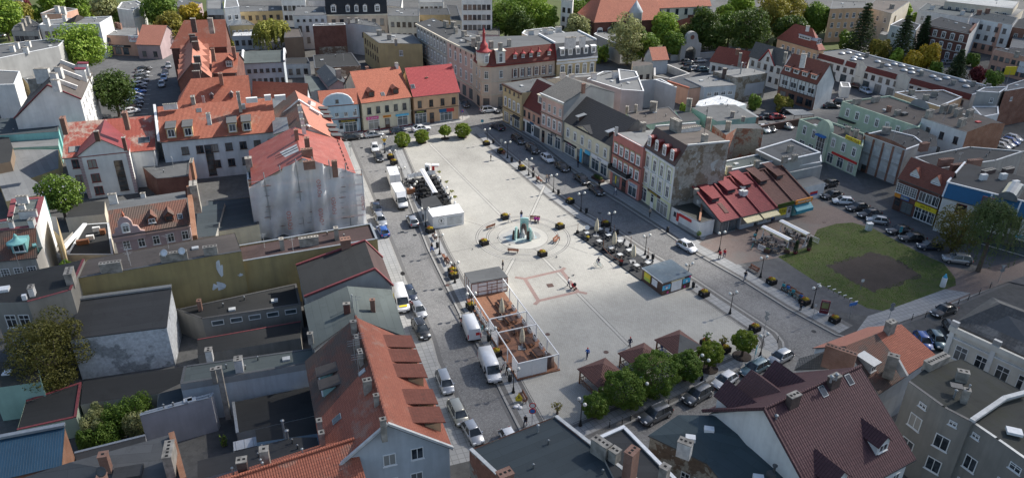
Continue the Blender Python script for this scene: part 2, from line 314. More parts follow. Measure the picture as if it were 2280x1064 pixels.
plain('lamp_red',(.45,.01,.01),.25,var=.03);plain('lamp_clear',(.7,.72,.74),.15,var=.03);plain('plate',(.7,.7,.68),.5)
for n_,c_ in dict(s_yellow=(.75,.60,.03),s_pink=(.60,.05,.25),s_orange=(.75,.28,.03),s_blue=(.03,.16,.48),s_red=(.55,.03,.03),s_cyan=(.10,.48,.70),s_green=(.08,.35,.08),s_black=(.015,.015,.017),s_teal=(.03,.28,.36),s_maroon=(.16,.02,.03),s_lime=(.5,.62,.1),s_navyroof=(.012,.105,.22)).items():plain(n_,c_,.5,var=.08)
for n_,c_ in dict(skin=(.55,.33,.24),c_black=(.015,.015,.017),c_navy=(.02,.03,.07),c_jean=(.05,.09,.17),c_red=(.45,.02,.03),c_white=(.65,.64,.62),c_pink=(.6,.06,.35),c_blue=(.03,.14,.5),c_grey=(.16,.16,.17),c_beige=(.42,.34,.26),c_teal=(.05,.35,.38),hair_dark=(.025,.016,.012),hair_blond=(.35,.24,.12),hair_grey=(.4,.4,.4)).items():plain(n_,c_,.8,var=.08)
t_=NT('net');tr_=t_.n('BsdfTransparent');mx_=t_.n('MixShader');o_=t_.t.nodes['Material Output']
t_.out(t_.mix(t_.ramp(t_.noise(.5,6,stretch=(1.2,1.2,.6)),(.3,0.),(.7,1.)),(.66,.67,.68),(.80,.81,.82)),.8)
t_.l(t_.ramp(t_.noise(.22,3),(.35,.62),(.65,.84)),mx_.inputs[0]);t_.l(tr_.outputs[0],mx_.inputs[1]);t_.l(t_.b.outputs[0],mx_.inputs[2]);t_.l(mx_.outputs[0],o_.inputs[0])
t_=NT('clear_glass');t_.out((.48,.72,.66),.12,None,**{'Transmission Weight':.25,'IOR':1.2})
t_=NT('water');t_.out((.35,.42,.42),.1,t_.noise(6,4),.4,.05)
# -- building kit
WI={}
def wm(w_,h,st):
 k=(round(w_,2),round(h,2),st)
 if k in WI:return WI[k]
 fm={'white':'fwhite','w1':'fwhite','shop':'fwhite','arch':'fwhite','dark':'umber','dshop':'gutter','door':'umber','wdoor':'fwhite','red':'frame_red','plain':'gutter','trim':'fwhite','tall':'umber','roller':'rim','grid':'fwhite'}[st]
 f=MB();b=.09 if w_>.7 else.06;d=.07;W=w_/2
 if st in('dark','plain','dshop','door','tall'):b=.06
 def bar(x0,z0,x1,z1,dd=d):f.box(x0,-dd,z0,x1,.02,z1)
 bar(-W,0,-W+b,h);bar(W-b,0,W,h);bar(-W+b,0,W-b,b);bar(-W+b,h-b,W-b,h)
 mh=.035
 if st in('white','trim','arch'):
  bar(-mh,b,mh,h-b,d-.01);bar(-W+b,h*.66-mh,-mh,h*.66+mh,d-.01);bar(mh,h*.66-mh,W-b,h*.66+mh,d-.01)
 elif st=='grid':
  for i in(1,2):bar(-W+w_*i/3-.03,b,-W+w_*i/3+.03,h-b,d-.01)
  for i in(1,2,3):bar(-W+b,h*i/4-.025,W-b,h*i/4+.025,d-.02)
 elif st in('w1','dark','red'):bar(-mh,b,mh,h-b,d-.01)
 elif st in('shop','dshop'):
  n=max(1,round(w_/1.1))
  for i in range(1,n):bar(-W+w_*i/n-.035,b,-W+w_*i/n+.035,h-b,d-.01)
  if h>2:bar(-W+b,h*.76-.035,W-b,h*.76+.035,d-.02)
 elif st in('door','wdoor'):bar(-W+b,0.08,W-b,h*.42,d-.02);bar(-W+b,h*.78,W-b,h*.82,d-.02)
 elif st=='tall':
  for i in range(1,6):bar(-W+b,h*i/6-.04,W-b,h*i/6+.04,d-.01)
 if st=='trim' or st=='arch':
  f.box(-W-.16,-.1,h,W+.16,.02,h+.14);f.box(-W-.14,-.05,0,-W,.02,h);f.box(W,-.05,0,W+.14,.02,h)
 if st=='trim':f.add([(-W-.25,-.14,h+.14),(W+.25,-.14,h+.14),(0,-.14,h+.4),(-W-.25,.02,h+.14),(W+.25,.02,h+.14),(0,.02,h+.4)],[(0,1,2),(0,3,4,1),(1,4,5,2),(2,5,3,0)])
 if st=='arch':
  n=7;vs=[(math.cos(math.pi*i/n)*(W+.14),y,h+.14+math.sin(math.pi*i/n)*W*.8)for y in(-.09,.02)for i in range(n+1)]
  f.add(vs,[tuple(range(n+1))]+[(i+1,i,i+n+1,i+n+2)for i in range(n)])
 f.box(-W-.1,-.16,-.07,W+.1,.02,0)if st not in('shop','dshop','door','wdoor')else None
 g=MB();g.box(-W+b*.5,-.025,.03,W-b*.5,.015,h-.03)
 WI[k]=(f.mesh('window',fm),g.mesh('pane','rim' if st=='roller' else('glass_shop' if 'shop' in st else 'glass')));return WI[k]
class House:
 def w_(s,*a,**k): s.win(s.A,s.B,*a,**k)
 def b_(s,*a,**k): return s.band(s.A,s.B,*a,**k)
 def d_(s,*a,**k): return s.dm(s.A,s.B,s.D,s.ze,s.zr,*a,**k)
 def __init__(s,name,label,pts,cat='building',group=None):
  c=sum((V((p.x,p.y,0))for p in pts),V())/len(pts)
  s.o=c;s.root=th(name,label,cat,c,0,group)
 def add(s,name,mb,mats,ang=0.,parent=None,uv=True):
  return mb.bd(name,mats,parent or s.root,(0,0,0),0,ang,(0,0,0)if parent else s.o,uv)
 def walls(s,loop,mat,ii=.25,drop=.12,z0=0.,name='wall'):
  n=len(loop);L2=[V((p.x,p.y))for p in loop];ins=[]
  for i in range(n):
   a,b,c=L2[i-1],L2[i],L2[(i+1)%n];d1=(b-a).normalized();d2=(c-b).normalized()
   n1=V((-d1.y,d1.x));n2=V((-d2.y,d2.x));k=max(.35,1+n1.dot(n2));ins.append(b+(n1+n2)/k*ii)
  m=MB();z=[p.z-drop for p in loop]
  vs=[(p.x,p.y,z0)for p in ins]+[(p.x,p.y,zz)for p,zz in zip(ins,z)]
  fs=[(i,(i+1)%n,n+(i+1)%n,n+i)for i in range(n)]
  m.add(vs,fs);s.ins=ins
  return s.add(name,m,mat)
 def roof(s,faces,mats,th=.16,name='roof',fm=None):
  key={};vs=[];F=[]
  for f in faces:
   q=[]
   for p in f:
    k=(round(p.x,2),round(p.y,2),round(p.z,2))
    if k not in key:key[k]=len(vs);vs.append(tuple(p))
    q.append(key[k])
   nz=sum(vs[q[i]][0]*vs[q[(i+1)%len(q)]][1]-vs[q[(i+1)%len(q)]][0]*vs[q[i]][1]for i in range(len(q)))
   F.append(q if nz>0 else q[::-1])
  ed={}
  for f in F:
   for i in range(len(f)):ed[(f[i],f[(i+1)%len(f)])]=1
  bd=[e for e in ed if(e[1],e[0])not in ed]
  n=len(vs);m=MB();fm=fm or[0]*len(F)
  for f,mi in zip(F,fm):m.add([vs[i]for i in f],[tuple(range(len(f)))],mi)
  lo=[(x,y,z-th)for x,y,z in vs]
  for f in F:m.add([lo[i]for i in f[::-1]],[tuple(range(len(f)))],len(mats)if isinstance(mats,(list,tuple))else 1)
  for a,b in bd:m.add([vs[a],lo[a],lo[b],vs[b]],[(0,1,2,3)],len(mats)if isinstance(mats,(list,tuple))else 1)
  mats=list(mats)if isinstance(mats,(list,tuple))else[mats]
  s.add(name,m,mats+['gutter'])
  nx=dict(bd);st=bd[0][0];loop=[st]
  while nx.get(loop[-1],st)!=st and len(loop)<60:loop.append(nx[loop[-1]])
  if len(loop)>=60 or len(loop)!=len(bd):print('ROOFLOOP',s.root['label'],len(loop),len(bd))
  return[V(vs[i])for i in loop]
 def rim(s,loop,z,mat='rim',w_=.3,h=.12,eg=None,name='parapet_cap',ov=.04):
  n=len(loop);m=MB()
  for i in range(n):
   if eg is not None and i not in eg:continue
   a,b=loop[i],loop[(i+1)%n];d=(V((b.x,b.y))-V((a.x,a.y)));L=d.length;d/=L;q=V((-d.y,d.x))
   A=V((a.x,a.y))-q*ov;B=V((b.x,b.y))-q*ov;t=d*(w_+ov);A2=A+q*(w_+ov);B2=B+q*(w_+ov)
   if eg is None or(i+1)%n in eg:B=B-t+d*ov*0;B2=B2-t
   vs=[(A.x,A.y),(B.x,B.y),(B2.x,B2.y),(A2.x,A2.y)];m.prism(vs,z,z+h)
  return s.add(name,m,mat)
 def win(s,A,B,zs,n,w_,h,st='white',u0=.06,u1=.94,skip=(),ii=.25,name='window',label=None):
  d=V((B.x-A.x,B.y-A.y));L=d.length;d/=L;q=V((-d.y,d.x));a=math.atan2(d.y,d.x)
  fm,gm=wm(w_,h,st)
  if st in('door','wdoor'):name='door'
  elif 'shop' in st:name='shop_window'
  elif st=='roller':name='shutter'
  for z in zs:
   for i in range(n):
    if i in skip:continue
    u=u0+(u1-u0)*(i+.5)/n;p=V((A.x,A.y))+d*(u*L)+q*ii
    o=link(name,fm,s.root,(p.x-s.o.x,p.y-s.o.y,z),a);link('pane',gm,o)
 def band(s,A,B,z,h,d,mat,u0=0.,u1=1.,ii=.25,name=None,text=None,tm='s_yellow',ts=.8,sl_=0.):
  name=name or('shop_sign' if text else 'cornice')
  e=V((B.x-A.x,B.y-A.y));L=e.length;e/=L;a=math.atan2(e.y,e.x);q=V((-e.y,e.x));p=V((A.x,A.y))+e*(L*u0)+q*ii;W=L*(u1-u0)
  m=MB()
  if sl_:m.add([(0,.01,z+h),(W,.01,z+h),(W,-d,z),(0,-d,z),(0,.01,z+h-.05),(W,.01,z+h-.05),(W,-d,z-sl_),(0,-d,z-sl_)],[(0,3,2,1),(3,7,6,2),(4,5,6,7),(0,4,7,3),(1,2,6,5)])
  else:m.box(0,-d,z,W,.01,z+h)
  o=m.bd(name,mat,s.root,(p.x-s.o.x,p.y-s.o.y,0),a)
  if text:lettering(text,o,(W/2,-d-.012,z+h/2),h*ts,tm,width=W*.92)
  return o
 def chim(s,zone,x,y,zt,w_=.6,d=.9,h=1.6,mat='stucco',ang=0.,pots=2,cap=True):
  p=P(zone,x,y,zt);m=MB();m.box(-w_/2,-d/2,zt-h,w_/2,d/2,zt-.1)
  if cap:m.box(-w_/2-.05,-d/2-.05,zt-.1,w_/2+.05,d/2+.05,zt,1)
  else:m.box(-w_/2+.001,-d/2+.001,zt-.1,w_/2-.001,d/2-.001,zt,0)
  n=max(1,int(max(w_,d)/.42));L=max(w_,d)
  for i in range(n):
   t=-L/2+L*(i+.5)/n;c=(t,0)if w_>=d else(0,t);m.box(c[0]-.13,c[1]-.13,zt-.01,c[0]+.13,c[1]+.13,zt+.012,2)
  return m.bd('chimney',[mat,'stucco' if mat!='cbrick' else mat,'soot'],s.root,(p.x-s.o.x,p.y-s.o.y,0),rad(ang))
 def box(s,zone,x,y,z,dims,mat,ang=0.,name='vent',z0=None):
  p=P(zone,x,y,z);m=MB();m.box(-dims[0]/2,-dims[1]/2,z-dims[2],dims[0]/2,dims[1]/2,z)
  return m.bd(name,mat,s.root,(p.x-s.o.x,p.y-s.o.y,0),rad(ang))
 def pipe(s,zone,x,y,zt,h=1.,r=.07,mat='zinc',name='flue'):
  p=P(zone,x,y,zt);m=MB();m.cyl((0,0,zt-h),(0,0,zt),r,n=8);m.lt((0,0,zt),[(r*1.7,0),(r*1.9,.1),(.01,.2)],8)
  return m.bd(name,mat,s.root,(p.x-s.o.x,p.y-s.o.y,0))
 def skylight(s,A,B,D,ze,zr,u,t,w_=.8,l=1.1,mat='glass',frame='zinc',name='skylight'):
  m=s._slope(A,B,D,ze,zr);mb=MB();M4=m(u,t)
  mb.M=M4;mb.box(-w_/2-.08,-l/2-.08,-.1,w_/2+.08,l/2+.08,.09,1);mb.box(-w_/2,-l/2,.09,w_/2,l/2,.11,0);mb.M=None
  return s.add(name,mb,[mat,frame])
 def _slope(s,A,B,D,ze,zr):
  e=V((B.x-A.x,B.y-A.y,0));L=e.length;e/=L;q=V((-e.y,e.x,0));up=(q*D+U(zr-ze)).normalized();n=e.cross(up)
  def f(u,t):
   p=V((A.x,A.y,ze))+e*(u*L)+q*(t*D)+V((0,0,t*(zr-ze)))
   return MX(((e.x,up.x,n.x,p.x),(e.y,up.y,n.y,p.y),(e.z,up.z,n.z,p.z),(0,0,0,1)))
  return f
 def dm(s,A,B,D,ze,zr,u,t,w_=1.2,h=1.4,dep=2.5,top='flat',wall='w_white',roof='f_grey',st='w1',ov=.15,rise=.6,wn=1,side=None,ww=.75):
  e=V((B.x-A.x,B.y-A.y,0));L=e.length;e/=L;a=math.atan2(e.y,e.x);q=V((-e.y,e.x,0))
  p=V((A.x,A.y,0))+e*(u*L)+q*(t*D);z=ze+t*(zr-ze);W=w_/2
  o=MB().box(-W,0,-.4,W,dep,h-.01).bd('dormer',side or wall,s.root,(p.x-s.o.x,p.y-s.o.y,z),a)
  r=MB()
  if top=='flat':r.add([(-W-ov,-ov-.1,h),(W+ov,-ov-.1,h),(W+ov,dep,h+.25),(-W-ov,dep,h+.25),(-W-ov,-ov-.1,h+.12),(W+ov,-ov-.1,h+.12),(W+ov,dep,h+.37),(-W-ov,dep,h+.37)],[(0,3,2,1),(4,5,6,7),(0,1,5,4),(1,2,6,5),(2,3,7,6),(3,0,4,7)])
  elif top=='shed':r.add([(-W-ov,-ov-.25,h-.02),(W+ov,-ov-.25,h-.02),(W+ov,dep,h+rise),(-W-ov,dep,h+rise),(-W-ov,-ov-.25,h+.12),(W+ov,-ov-.25,h+.12),(W+ov,dep,h+rise+.12),(-W-ov,dep,h+rise+.12)],[(0,3,2,1),(4,5,6,7),(0,1,5,4),(1,2,6,5),(2,3,7,6),(3,0,4,7)])
  elif top=='gable':
   vs=[(-W-ov,-ov,h-.1),(0,-ov,h+rise),(W+ov,-ov,h-.1),(-W-ov,dep,h-.1),(0,dep,h+rise),(W+ov,dep,h-.1)];lo=[(x,y,zz-.12)for x,y,zz in vs]
   r.add(vs+lo,[(0,1,4,3),(1,2,5,4),(6,9,10,7),(7,10,11,8),(0,6,7,1),(1,7,8,2),(0,3,9,6),(2,8,11,5)])
   MB().add([(-W,-.002,h-.05),(W,-.002,h-.05),(0,-.002,h+rise-.12)],[(0,1,2)]).bd('gable',wall,o)
  elif top=='hip':
   r.lt((0,0,h),[(W*1.5,0),(W*1.25,.12),(W*.5,.35),(W*.25,.8),(W*.3,.95),(.02,1.35)],8)
  r.bd('dormer_roof',roof,o)
  if st:
   fm,gm=wm(w_*ww/wn,h*.72,st)
   for i in range(wn):link('pane',gm,link('window',fm,o,((i-(wn-1)/2)*w_*.8/wn,-.003,h*.14)))
  return o
def _vc(H,s,mat='pale',w_=.45,h=.7):
 m=MB();up=U(.2);a,r,c=(H.A,H.r0,H.a2)if s=='A' else(H.B,H.r1,H.b2);m.bar(a+up,r+up,w_,h);m.bar(r+up,c+up,w_,h);H.add('fire_wall',m,mat)
def off(a,b,d):
 e=V((b.x-a.x,b.y-a.y,0)).normalized();return V((-e.y,e.x,0))*d
def quad(a,b,d):q=off(a,b,d);return[a,b,b+q,a+q]
def lerp(a,b,t):return a+(b-a)*t
def gab(name,label,a,b,rp,rz,wall,roofm,hip=(0,0),D=None,D2=None,z2=None,ii=.28,th=.16,cat='building',group=None,ext=(0,0),hs=None,backm=None):
 e=V((b.x-a.x,b.y-a.y,0)).normalized();q=V((-e.y,e.x,0))
 a=a-e*ext[0];b=b+e*ext[1];b=V((b.x,b.y,a.z))
 D=D or(rp-a).dot(q);D2=D2 or D;R=lambda p:V((p.x,p.y,rz))+q*D
 r0,r1=R(a)+e*hip[0],R(b)-e*hip[1];a2=a+q*(D+D2);b2=b+q*(D+D2)
 if z2 is not None:a2.z=b2.z=z2
 H=hs or House(name,label,[a,b,b2,a2],cat,group)
 fs=[[a,b,r1,r0],[r0,r1,b2,a2]];fm=[0,1 if backm else 0]
 if hip[0]:fs.append([a2,a,r0]);fm.append(0)
 if hip[1]:fs.append([b,b2,r1]);fm.append(0)
 loop=H.roof(fs,[roofm,backm]if backm else roofm,th,fm=fm)
 if wall:H.walls(loop,wall,ii)
 H.A,H.B,H.D,H.ze,H.zr,H.a2,H.b2,H.r0,H.r1,H.ang=a,b,D,a.z,rz,a2,b2,r0,r1,math.degrees(math.atan2(e.y,e.x))
 if wall and a.z>5:
  m=MB();p=b+q*(ii-.09)-e*.5-H.o;m.cyl((p.x,p.y,0),(p.x,p.y,a.z-.15),.055,n=6);m.bd('drain_pipe','zinc',H.root)
 return H
def flat(name,label,pts,wall,roofm,rim='rim',ph=.3,cat='building',group=None,rw=.28,eg=None,hs=None,z0=0.,sl_=None,ii=0.,rimh=.1):
 z=pts[0].z;H=hs or House(name,label,pts,cat,group)
 H.walls(pts,wall,ii,rimh if rim else 0,z0)
 m=MB();n=len(pts)
 m.add([(p.x,p.y,p.z-ph)for p in pts],[tuple(range(n))])
 e=pts[1]-pts[0];H.ang=math.degrees(math.atan2(e.y,e.x));H.add('roof',m,roofm,rad(H.ang))
 if rim:
  H.rim(pts,z-rimh,rim,rw,rimh,eg)
  mi=MB()
  for i in range(n):
   if eg is not None and i not in eg:continue
   a,b=pts[i],pts[(i+1)%n];q=off(a,b,rw-.03);mi.add([a+q-U(rimh),b+q-U(rimh),b+q-U(ph+.1),a+q-U(ph+.1)],[(0,1,2,3)])
  H.add('parapet',mi,wall)
 H.pts=pts;H.A,H.B=pts[0],pts[1]
 if z>4 and(pts[1]-pts[0]).length>7 and cat!='fence':
  rg=random.Random(int(pts[0].x*7));c=sum(pts,V())/n
  for i in range(4):
   p=lerp(lerp(pts[i%n],c,rg.uniform(.35,.8)),pts[(i+1)%n],rg.uniform(.05,.25));m=MB();k=rg.random()
   if k<.5:m.lt((0,0,z-ph),[(.09,0),(.09,.5),(.16,.52),(.02,.66)],7)
   elif k<.75:m.box(-.45,-.35,z-ph,.45,.35,z-ph+.25)
   else:m.cyl((0,0,z-ph),(0,0,z+2.2),.025,n=5);m.cyl((-.6,0,z+2),(.6,0,z+2.05),.018,n=4);m.cyl((-.4,.1,z+1.7),(.4,.1,z+1.75),.018,n=4)
   m.bd('vent' if k<.5 else 'roof_hatch' if k<.75 else 'aerial','zinc' if k<.5 else 'rim',H.root,(p.x-H.o.x,p.y-H.o.y,0),rad(H.ang))
 return H
def shed(name,label,pts,wall,roofm,ii=.2,th=.15,cat='building',group=None,hs=None):
 H=hs or House(name,label,pts,cat,group);loop=H.roof([pts]if len(pts)==4 else pts,roofm,th)
 if wall:H.walls(loop,wall,ii)
 e=pts[1]-pts[0];H.ang=math.degrees(math.atan2(e.y,e.x));H.pts=pts;H.A,H.B=pts[0],pts[1];return H
def mesh_text(text,size,width=None):
 cu=bpy.data.curves.new('lettering','FONT');cu.body=text;cu.size=size;cu.align_x='CENTER';cu.align_y='CENTER';cu.extrude=.008;cu.resolution_u=2
 o=bpy.data.objects.new('lettering',cu);sc.collection.objects.link(o);bpy.context.view_layer.update()
 me=bpy.data.meshes.new_from_object(o.evaluated_get(bpy.context.evaluated_depsgraph_get()));bpy.data.objects.remove(o);bpy.data.curves.remove(cu)
 co=np.zeros(len(me.vertices)*3);me.vertices.foreach_get('co',co);co=co.reshape(-1,3)
 if width and len(co)and np.ptp(co[:,0])>width:co[:,0]*=width/np.ptp(co[:,0]);me.vertices.foreach_set('co',co.ravel())
 return me
def lettering(text,parent,loc,size,mat,width=None,rot=None):
 me=mesh_text(text,size,width);me.materials.clear();me.materials.append(M[mat])
 o=link('lettering',me,parent,loc);o.rotation_euler=rot or(math.pi/2,0,0);return o
# -- setting: ground, roads, pavements
KZ=.12
def F(*xy,z=0.):return[Pf(x,y,z)for x,y in xy]
def sheet(name,pts,z,mat,ang=0.):
 m=MB();a=sum(pts[i][0]*pts[(i+1)%len(pts)][1]-pts[(i+1)%len(pts)][0]*pts[i][1]for i in range(len(pts)))
 if a<0:pts=pts[::-1]
 m.add([(p[0],p[1],z)for p in pts],[tuple(range(len(pts)))]);return kind(m.bd(name,mat,None,ang=ang))
def block(name,pts,mat,z=KZ,ang=0.):
 m=MB();m.prism([(p[0],p[1])for p in pts],-.05,z,0,1);return kind(m.bd(name,[mat,'kerb'],None,ang=ang))
def offline(pts,d):
 o=[]
 for i,p in enumerate(pts):
  a,b=pts[max(0,i-1)],pts[min(len(pts)-1,i+1)];e=V((b.x-a.x,b.y-a.y)).normalized();o.append(V((p.x-e.y*d,p.y+e.x*d,p.z)))
 return o
def strip(name,pts,d0,d1,z,mat,ang=None):
 a,b=offline(pts,d0),offline(pts,d1);m=MB();n=len(pts)
 if ang is None:e=pts[-1]-pts[0];ang=math.atan2(e.y,e.x)
 m.add([(p.x,p.y,z)for p in a]+[(p.x,p.y,z)for p in b],[(i,i+1,n+i+1,n+i)if d1>d0 else(n+i,n+i+1,i+1,i)for i in range(n-1)])
 return kind(m.bd(name,mat,None,ang=ang))
def ring(name,c,r0,r1,z,mat,n=72):
 m=MB();vs=[(c.x+r*math.cos(2*math.pi*i/n),c.y+r*math.sin(2*math.pi*i/n),z)for r in(r0,r1)for i in range(n)]
 m.add(vs,[(i,n+i,n+(i+1)%n,(i+1)%n)for i in range(n)]);return kind(m.bd(name,mat))
def sp(name,a,b,w_,z,mat):
 e=(b-a);e.z=0;e.normalize();q=V((-e.y,e.x,0))*w_/2;return sheet(name,[a-q,b-q,b+q,a+q],z,mat,math.atan2(e.y,e.x))
sheet('ground',[V((-900,-100)),V((900,-100)),V((900,1500)),V((-900,1500))],0,'yard')
A1=rad(-57)
sheet('road',F((780,300),(1050,236),(1040,222),(1085,205),(1150,268),(1420,440),(1900,745),(2010,800),(2010,1010),(1000,1075),(900,780)),.004,'setts',A1)
east_kerb=F((1742,792),(1748,779),(1745,762),(1729,741),(1705,725),(1641,683),(1549,622),(1431,551),(1380,516),(1309,477),(1245,431),(1157,358),(1110,320),(1085,296))
west_kerb=F((868,336),(920,475),(952,556),(1025,706),(1069,782),(1123,893),(1153,952),(1180,1010))
south_kerb=F((1230,1024),(1300,989),(1404,942),(1490,905),(1570,866),(1645,836),(1716,804))
north_kerb=F((1062,283),(1030,292),(905,312),(875,325))
block('plaza',west_kerb+south_kerb+east_kerb+north_kerb,'pavers',ang=A1)
for nm,ln,sg in(('plaza_edge',east_kerb,1),('plaza_edge',west_kerb,1),('plaza_edge',south_kerb,1)):
 strip(nm,ln,sg*.02,sg*.28,KZ+.004,'kerb');strip(nm,ln,sg*.3,sg*.95,KZ+.004,'setts_dark')
 strip('pavement',ln,sg*.95,sg*2.75,KZ+.006,'slabs');strip(nm,ln,sg*2.75,sg*3.3,KZ+.004,'setts_dark');strip(nm,ln,sg*3.42,sg*3.52,KZ+.005,'kerb_dark')
 strip('road',ln,-sg*.55,0,.008,'kerb_dark')
ek=F((1126,277),(1200,323),(1268,378),(1343,431),(1380,453),(1481,519),(1552,568),(1644,620),(1752,688),(1860,747),(1885,752),(1960,734),(2036,707),(2137,672),(2290,608))
block('pavement',ek+F((2290,300),(1950,170),(1300,190)),'yard')
strip('pavement_edge',ek,.02,.3,KZ+.004,'kerb');strip('pavement_edge',ek[:10],.3,.9,KZ+.004,'setts_dark')
strip('pavement',ek[:10],.9,3.4,KZ+.006,'slabs');strip('pavement',ek[:7],3.4,6.5,KZ+.005,'slabs');strip('pavement_edge',ek[:10],3.4,4.3,KZ+.0075,'setts_dark')
strip('road',ek,-.55,0,.008,'kerb_dark')
sheet('cafe_paving',F((1556,545),(1640,590),(1735,575),(1800,545),(1900,498),(1950,508),(1990,500),(1830,400),(1800,440),(1600,500)),KZ+.010,'redblock',rad(30))
sheet('path',F((1650,596),(1735,575),(1782,606),(1880,664),(1965,694),(1932,705),(1830,692),(1720,640)),KZ+.014,'asphalt')
sheet('side_street',F((1800,435),(1850,400),(1830,330),(1870,350),(1925,420),(2000,470),(2120,545),(2300,600),(2300,640),(2160,610),(2100,592),(1948,512),(1890,478)),KZ+.012,'asphalt')
sheet('paving',F((1996,685),(2104,646),(2128,637),(2101,590),(2160,606),(2290,575),(2290,612),(2137,668),(2040,703)),KZ+.016,'redblock',rad(20))
sheet('pavement',F((1965,694),(1996,684),(2104,645),(2160,654),(2040,704),(1960,731),(1900,748),(1932,705)),KZ+.018,'slabs',rad(20))
grass_poly=F((1820,512),(1860,500),(1898,497),(1945,511),(2010,545),(2070,575),(2101,588),(2126,620),(2128,637),(2104,645),(1996,684),(1965,693),(1932,688),(1881,663),(1820,631),(1779,605),(1732,573),(1762,562),(1799,552))
sheet('lawn',grass_poly,KZ+.020,'lawn')
sq=F((1840,593),(1880,577),(1915,570),(1945,563),(1975,572),(2009,587),(2053,614),(2010,632),(1945,653),(1915,638),(1884,621))
rs=random.Random(3);sheet('soil',[lerp(sq[i],sq[(i+1)%len(sq)],t/6)+V((rs.uniform(-.35,.35),rs.uniform(-.45,.45),0))for i in range(len(sq))for t in range(6)],KZ+.024,'soil')
wk=F((1075,1020),(1031,920),(976,805),(964,760),(896,605),(839,462),(793,353),(778,316))
block('pavement',wk+F((600,280),(300,330),(0,560),(0,1100),(700,1160),(1040,1090)),'yard')
strip('pavement_edge',wk,.02,.3,KZ+.004,'kerb');strip('pavement',wk,.3,4.5,KZ+.006,'slabs');strip('road',wk,-.6,0,.008,'kerb_dark')
nk=F((770,309),(812,301),(920,289),(1026,273),(1047,262))
block('pavement',nk+F((1030,235),(1000,190),(700,200),(720,290)),'slabs');strip('pavement_edge',nk,.02,.3,KZ+.004,'kerb')
sheet('parking_lot',F((262,262),(398,262),(400,120),(330,112),(300,140),(262,180)),.012,'asphalt')
sheet('road',F((380,128),(410,92),(330,100),(240,130),(150,190),(180,200),(262,190),(300,150)),.008,'asphalt')
for i in range(9):
 a=Pf(303-i*2.2,170+i*10.5,0);sp('parking_mark',a,a+V((4.6,.6,0)),.12,.02,'white_line')
sheet('courtyard',F((1660,330),(1800,330),(1880,260),(1900,235),(1960,230),(1960,190),(1880,205),(1760,240),(1680,255)),KZ+.004,'asphalt')
sheet('road',F((1500,170),(1600,175),(1585,140),(1690,130),(1660,112),(1480,135)),.008,'asphalt')
sheet('road',F((1860,85),(1930,66),(2080,130),(2290,190),(2290,215),(2050,150)),.008,'asphalt')
sheet('road',F((1590,10),(1640,40),(1600,60),(1500,80),(1500,65),(1570,45),(1560,-40),(1620,-60)),.008,'asphalt')
sheet('road',F((1055,190),(870,30),(820,-60),(845,-60),(900,28),(1085,200)),.008,'asphalt')
sheet('parking_lot',F((2210,350),(2310,330),(2310,295),(2225,305)),KZ+.004,'asphalt')
sheet('park',F((1040,120),(1330,110),(1560,100),(1900,120),(1850,20),(1600,70),(1240,0),(1080,-20)),.012,'lawn')
sheet('park',F((-20,140),(420,90),(520,10),(360,-30),(-20,-10)),.006,'lawn')
sheet('garden',F((1860,120),(1960,110),(2250,220),(2160,230),(1990,150)),.010,'lawn')
fa,fb=Pe1(147,505,KZ),Pe1(1742,545,KZ);FC=(fa+fb)/2;FR=(fb-fa).length/2;FC=Pe1(945,518,KZ)
for r_ in(1,.957,.772,.73,.53):ring('paving_ring',FC,FR*r_-.06,FR*r_+.06,KZ+.008,'kerb_dark')
ring('paving_ring',FC,FR*.77-.5,FR*.77+.1,KZ+.005,'pavers_light');ring('paving_ring',FC,FR*.94,FR*.995,KZ+.005,'pavers_light')
def pline(a,b,dbl=True):
 a,b=Pf(*a,KZ),Pf(*b,KZ);e=(b-a).normalized();q=V((-e.y,e.x,0))
 for s_ in((-.26,.26)if dbl else(0,)):sp('paving_line',a+q*s_,b+q*s_,.085,KZ+.0085,'kerb_dark')
 if dbl:sp('paving_line',a,b,.42,KZ+.0065,'pavers_light')
pline((1119,483),(958,322));pline((1181,482),(1212,414));pline((1207,572),(1400,768));pline((1145,575),(1118,625))
pline((1062,549),(985,566),False);pline((1258,546),(1308,564),False);pline((1075,503),(1034,491),False);pline((1255,508),(1318,492),False);pline((1205,566),(1187,552),False);pline((1216,540),(1258,548),False);pline((1217,514),(1250,508),False);pline((1111,540),(1062,549),False)
SQ=PS('b3',KZ,(735,800),(975,745),(1085,885),(825,945));AR=PS('b3',KZ,(670,790),(1000,728),(1145,897),(800,970))
for i in range(4):
 sp('paving_band',SQ[i],SQ[(i+1)%4],.62,KZ+.009+i*.0006,'pinkstone');sp('paving_band',SQ[i],AR[i],.62,KZ+.0118+i*.0004,'pinkstone')
tc=NT('cloud');lw=tc.n('LayerWeight');lw.inputs[0].default_value=.5;trc=tc.n('BsdfTransparent');mxc=tc.n('MixShader');tc.out((.85,.86,.88),1.)  # half-transparent shade blockers, thinning to the rim for soft shadow edges
tc.l(tc.ramp(lw.outputs['Facing'],(0.,.52),(.45,.42),(.95,0.)),mxc.inputs[0]);tc.l(trc.outputs[0],mxc.inputs[1]);tc.l(tc.b.outputs[0],mxc.inputs[2]);tc.l(mxc.outputs[0],tc.t.nodes['Material Output'].inputs[0])
for gx,gy,rx,ry in((128,128,88,78),(58,54,92,56),(-95,58,62,36),(175,215,80,60)):  # added out of view, placed to dim the lower and right areas
 k=420/sd.z;m=MB();m.ball((0,0,0),1.,n=40,sz=30,sx=rx,sy=ry);c=V((gx,gy,0))+sd*k;kind(m.bd('cloud','cloud',None,c),'stuff')
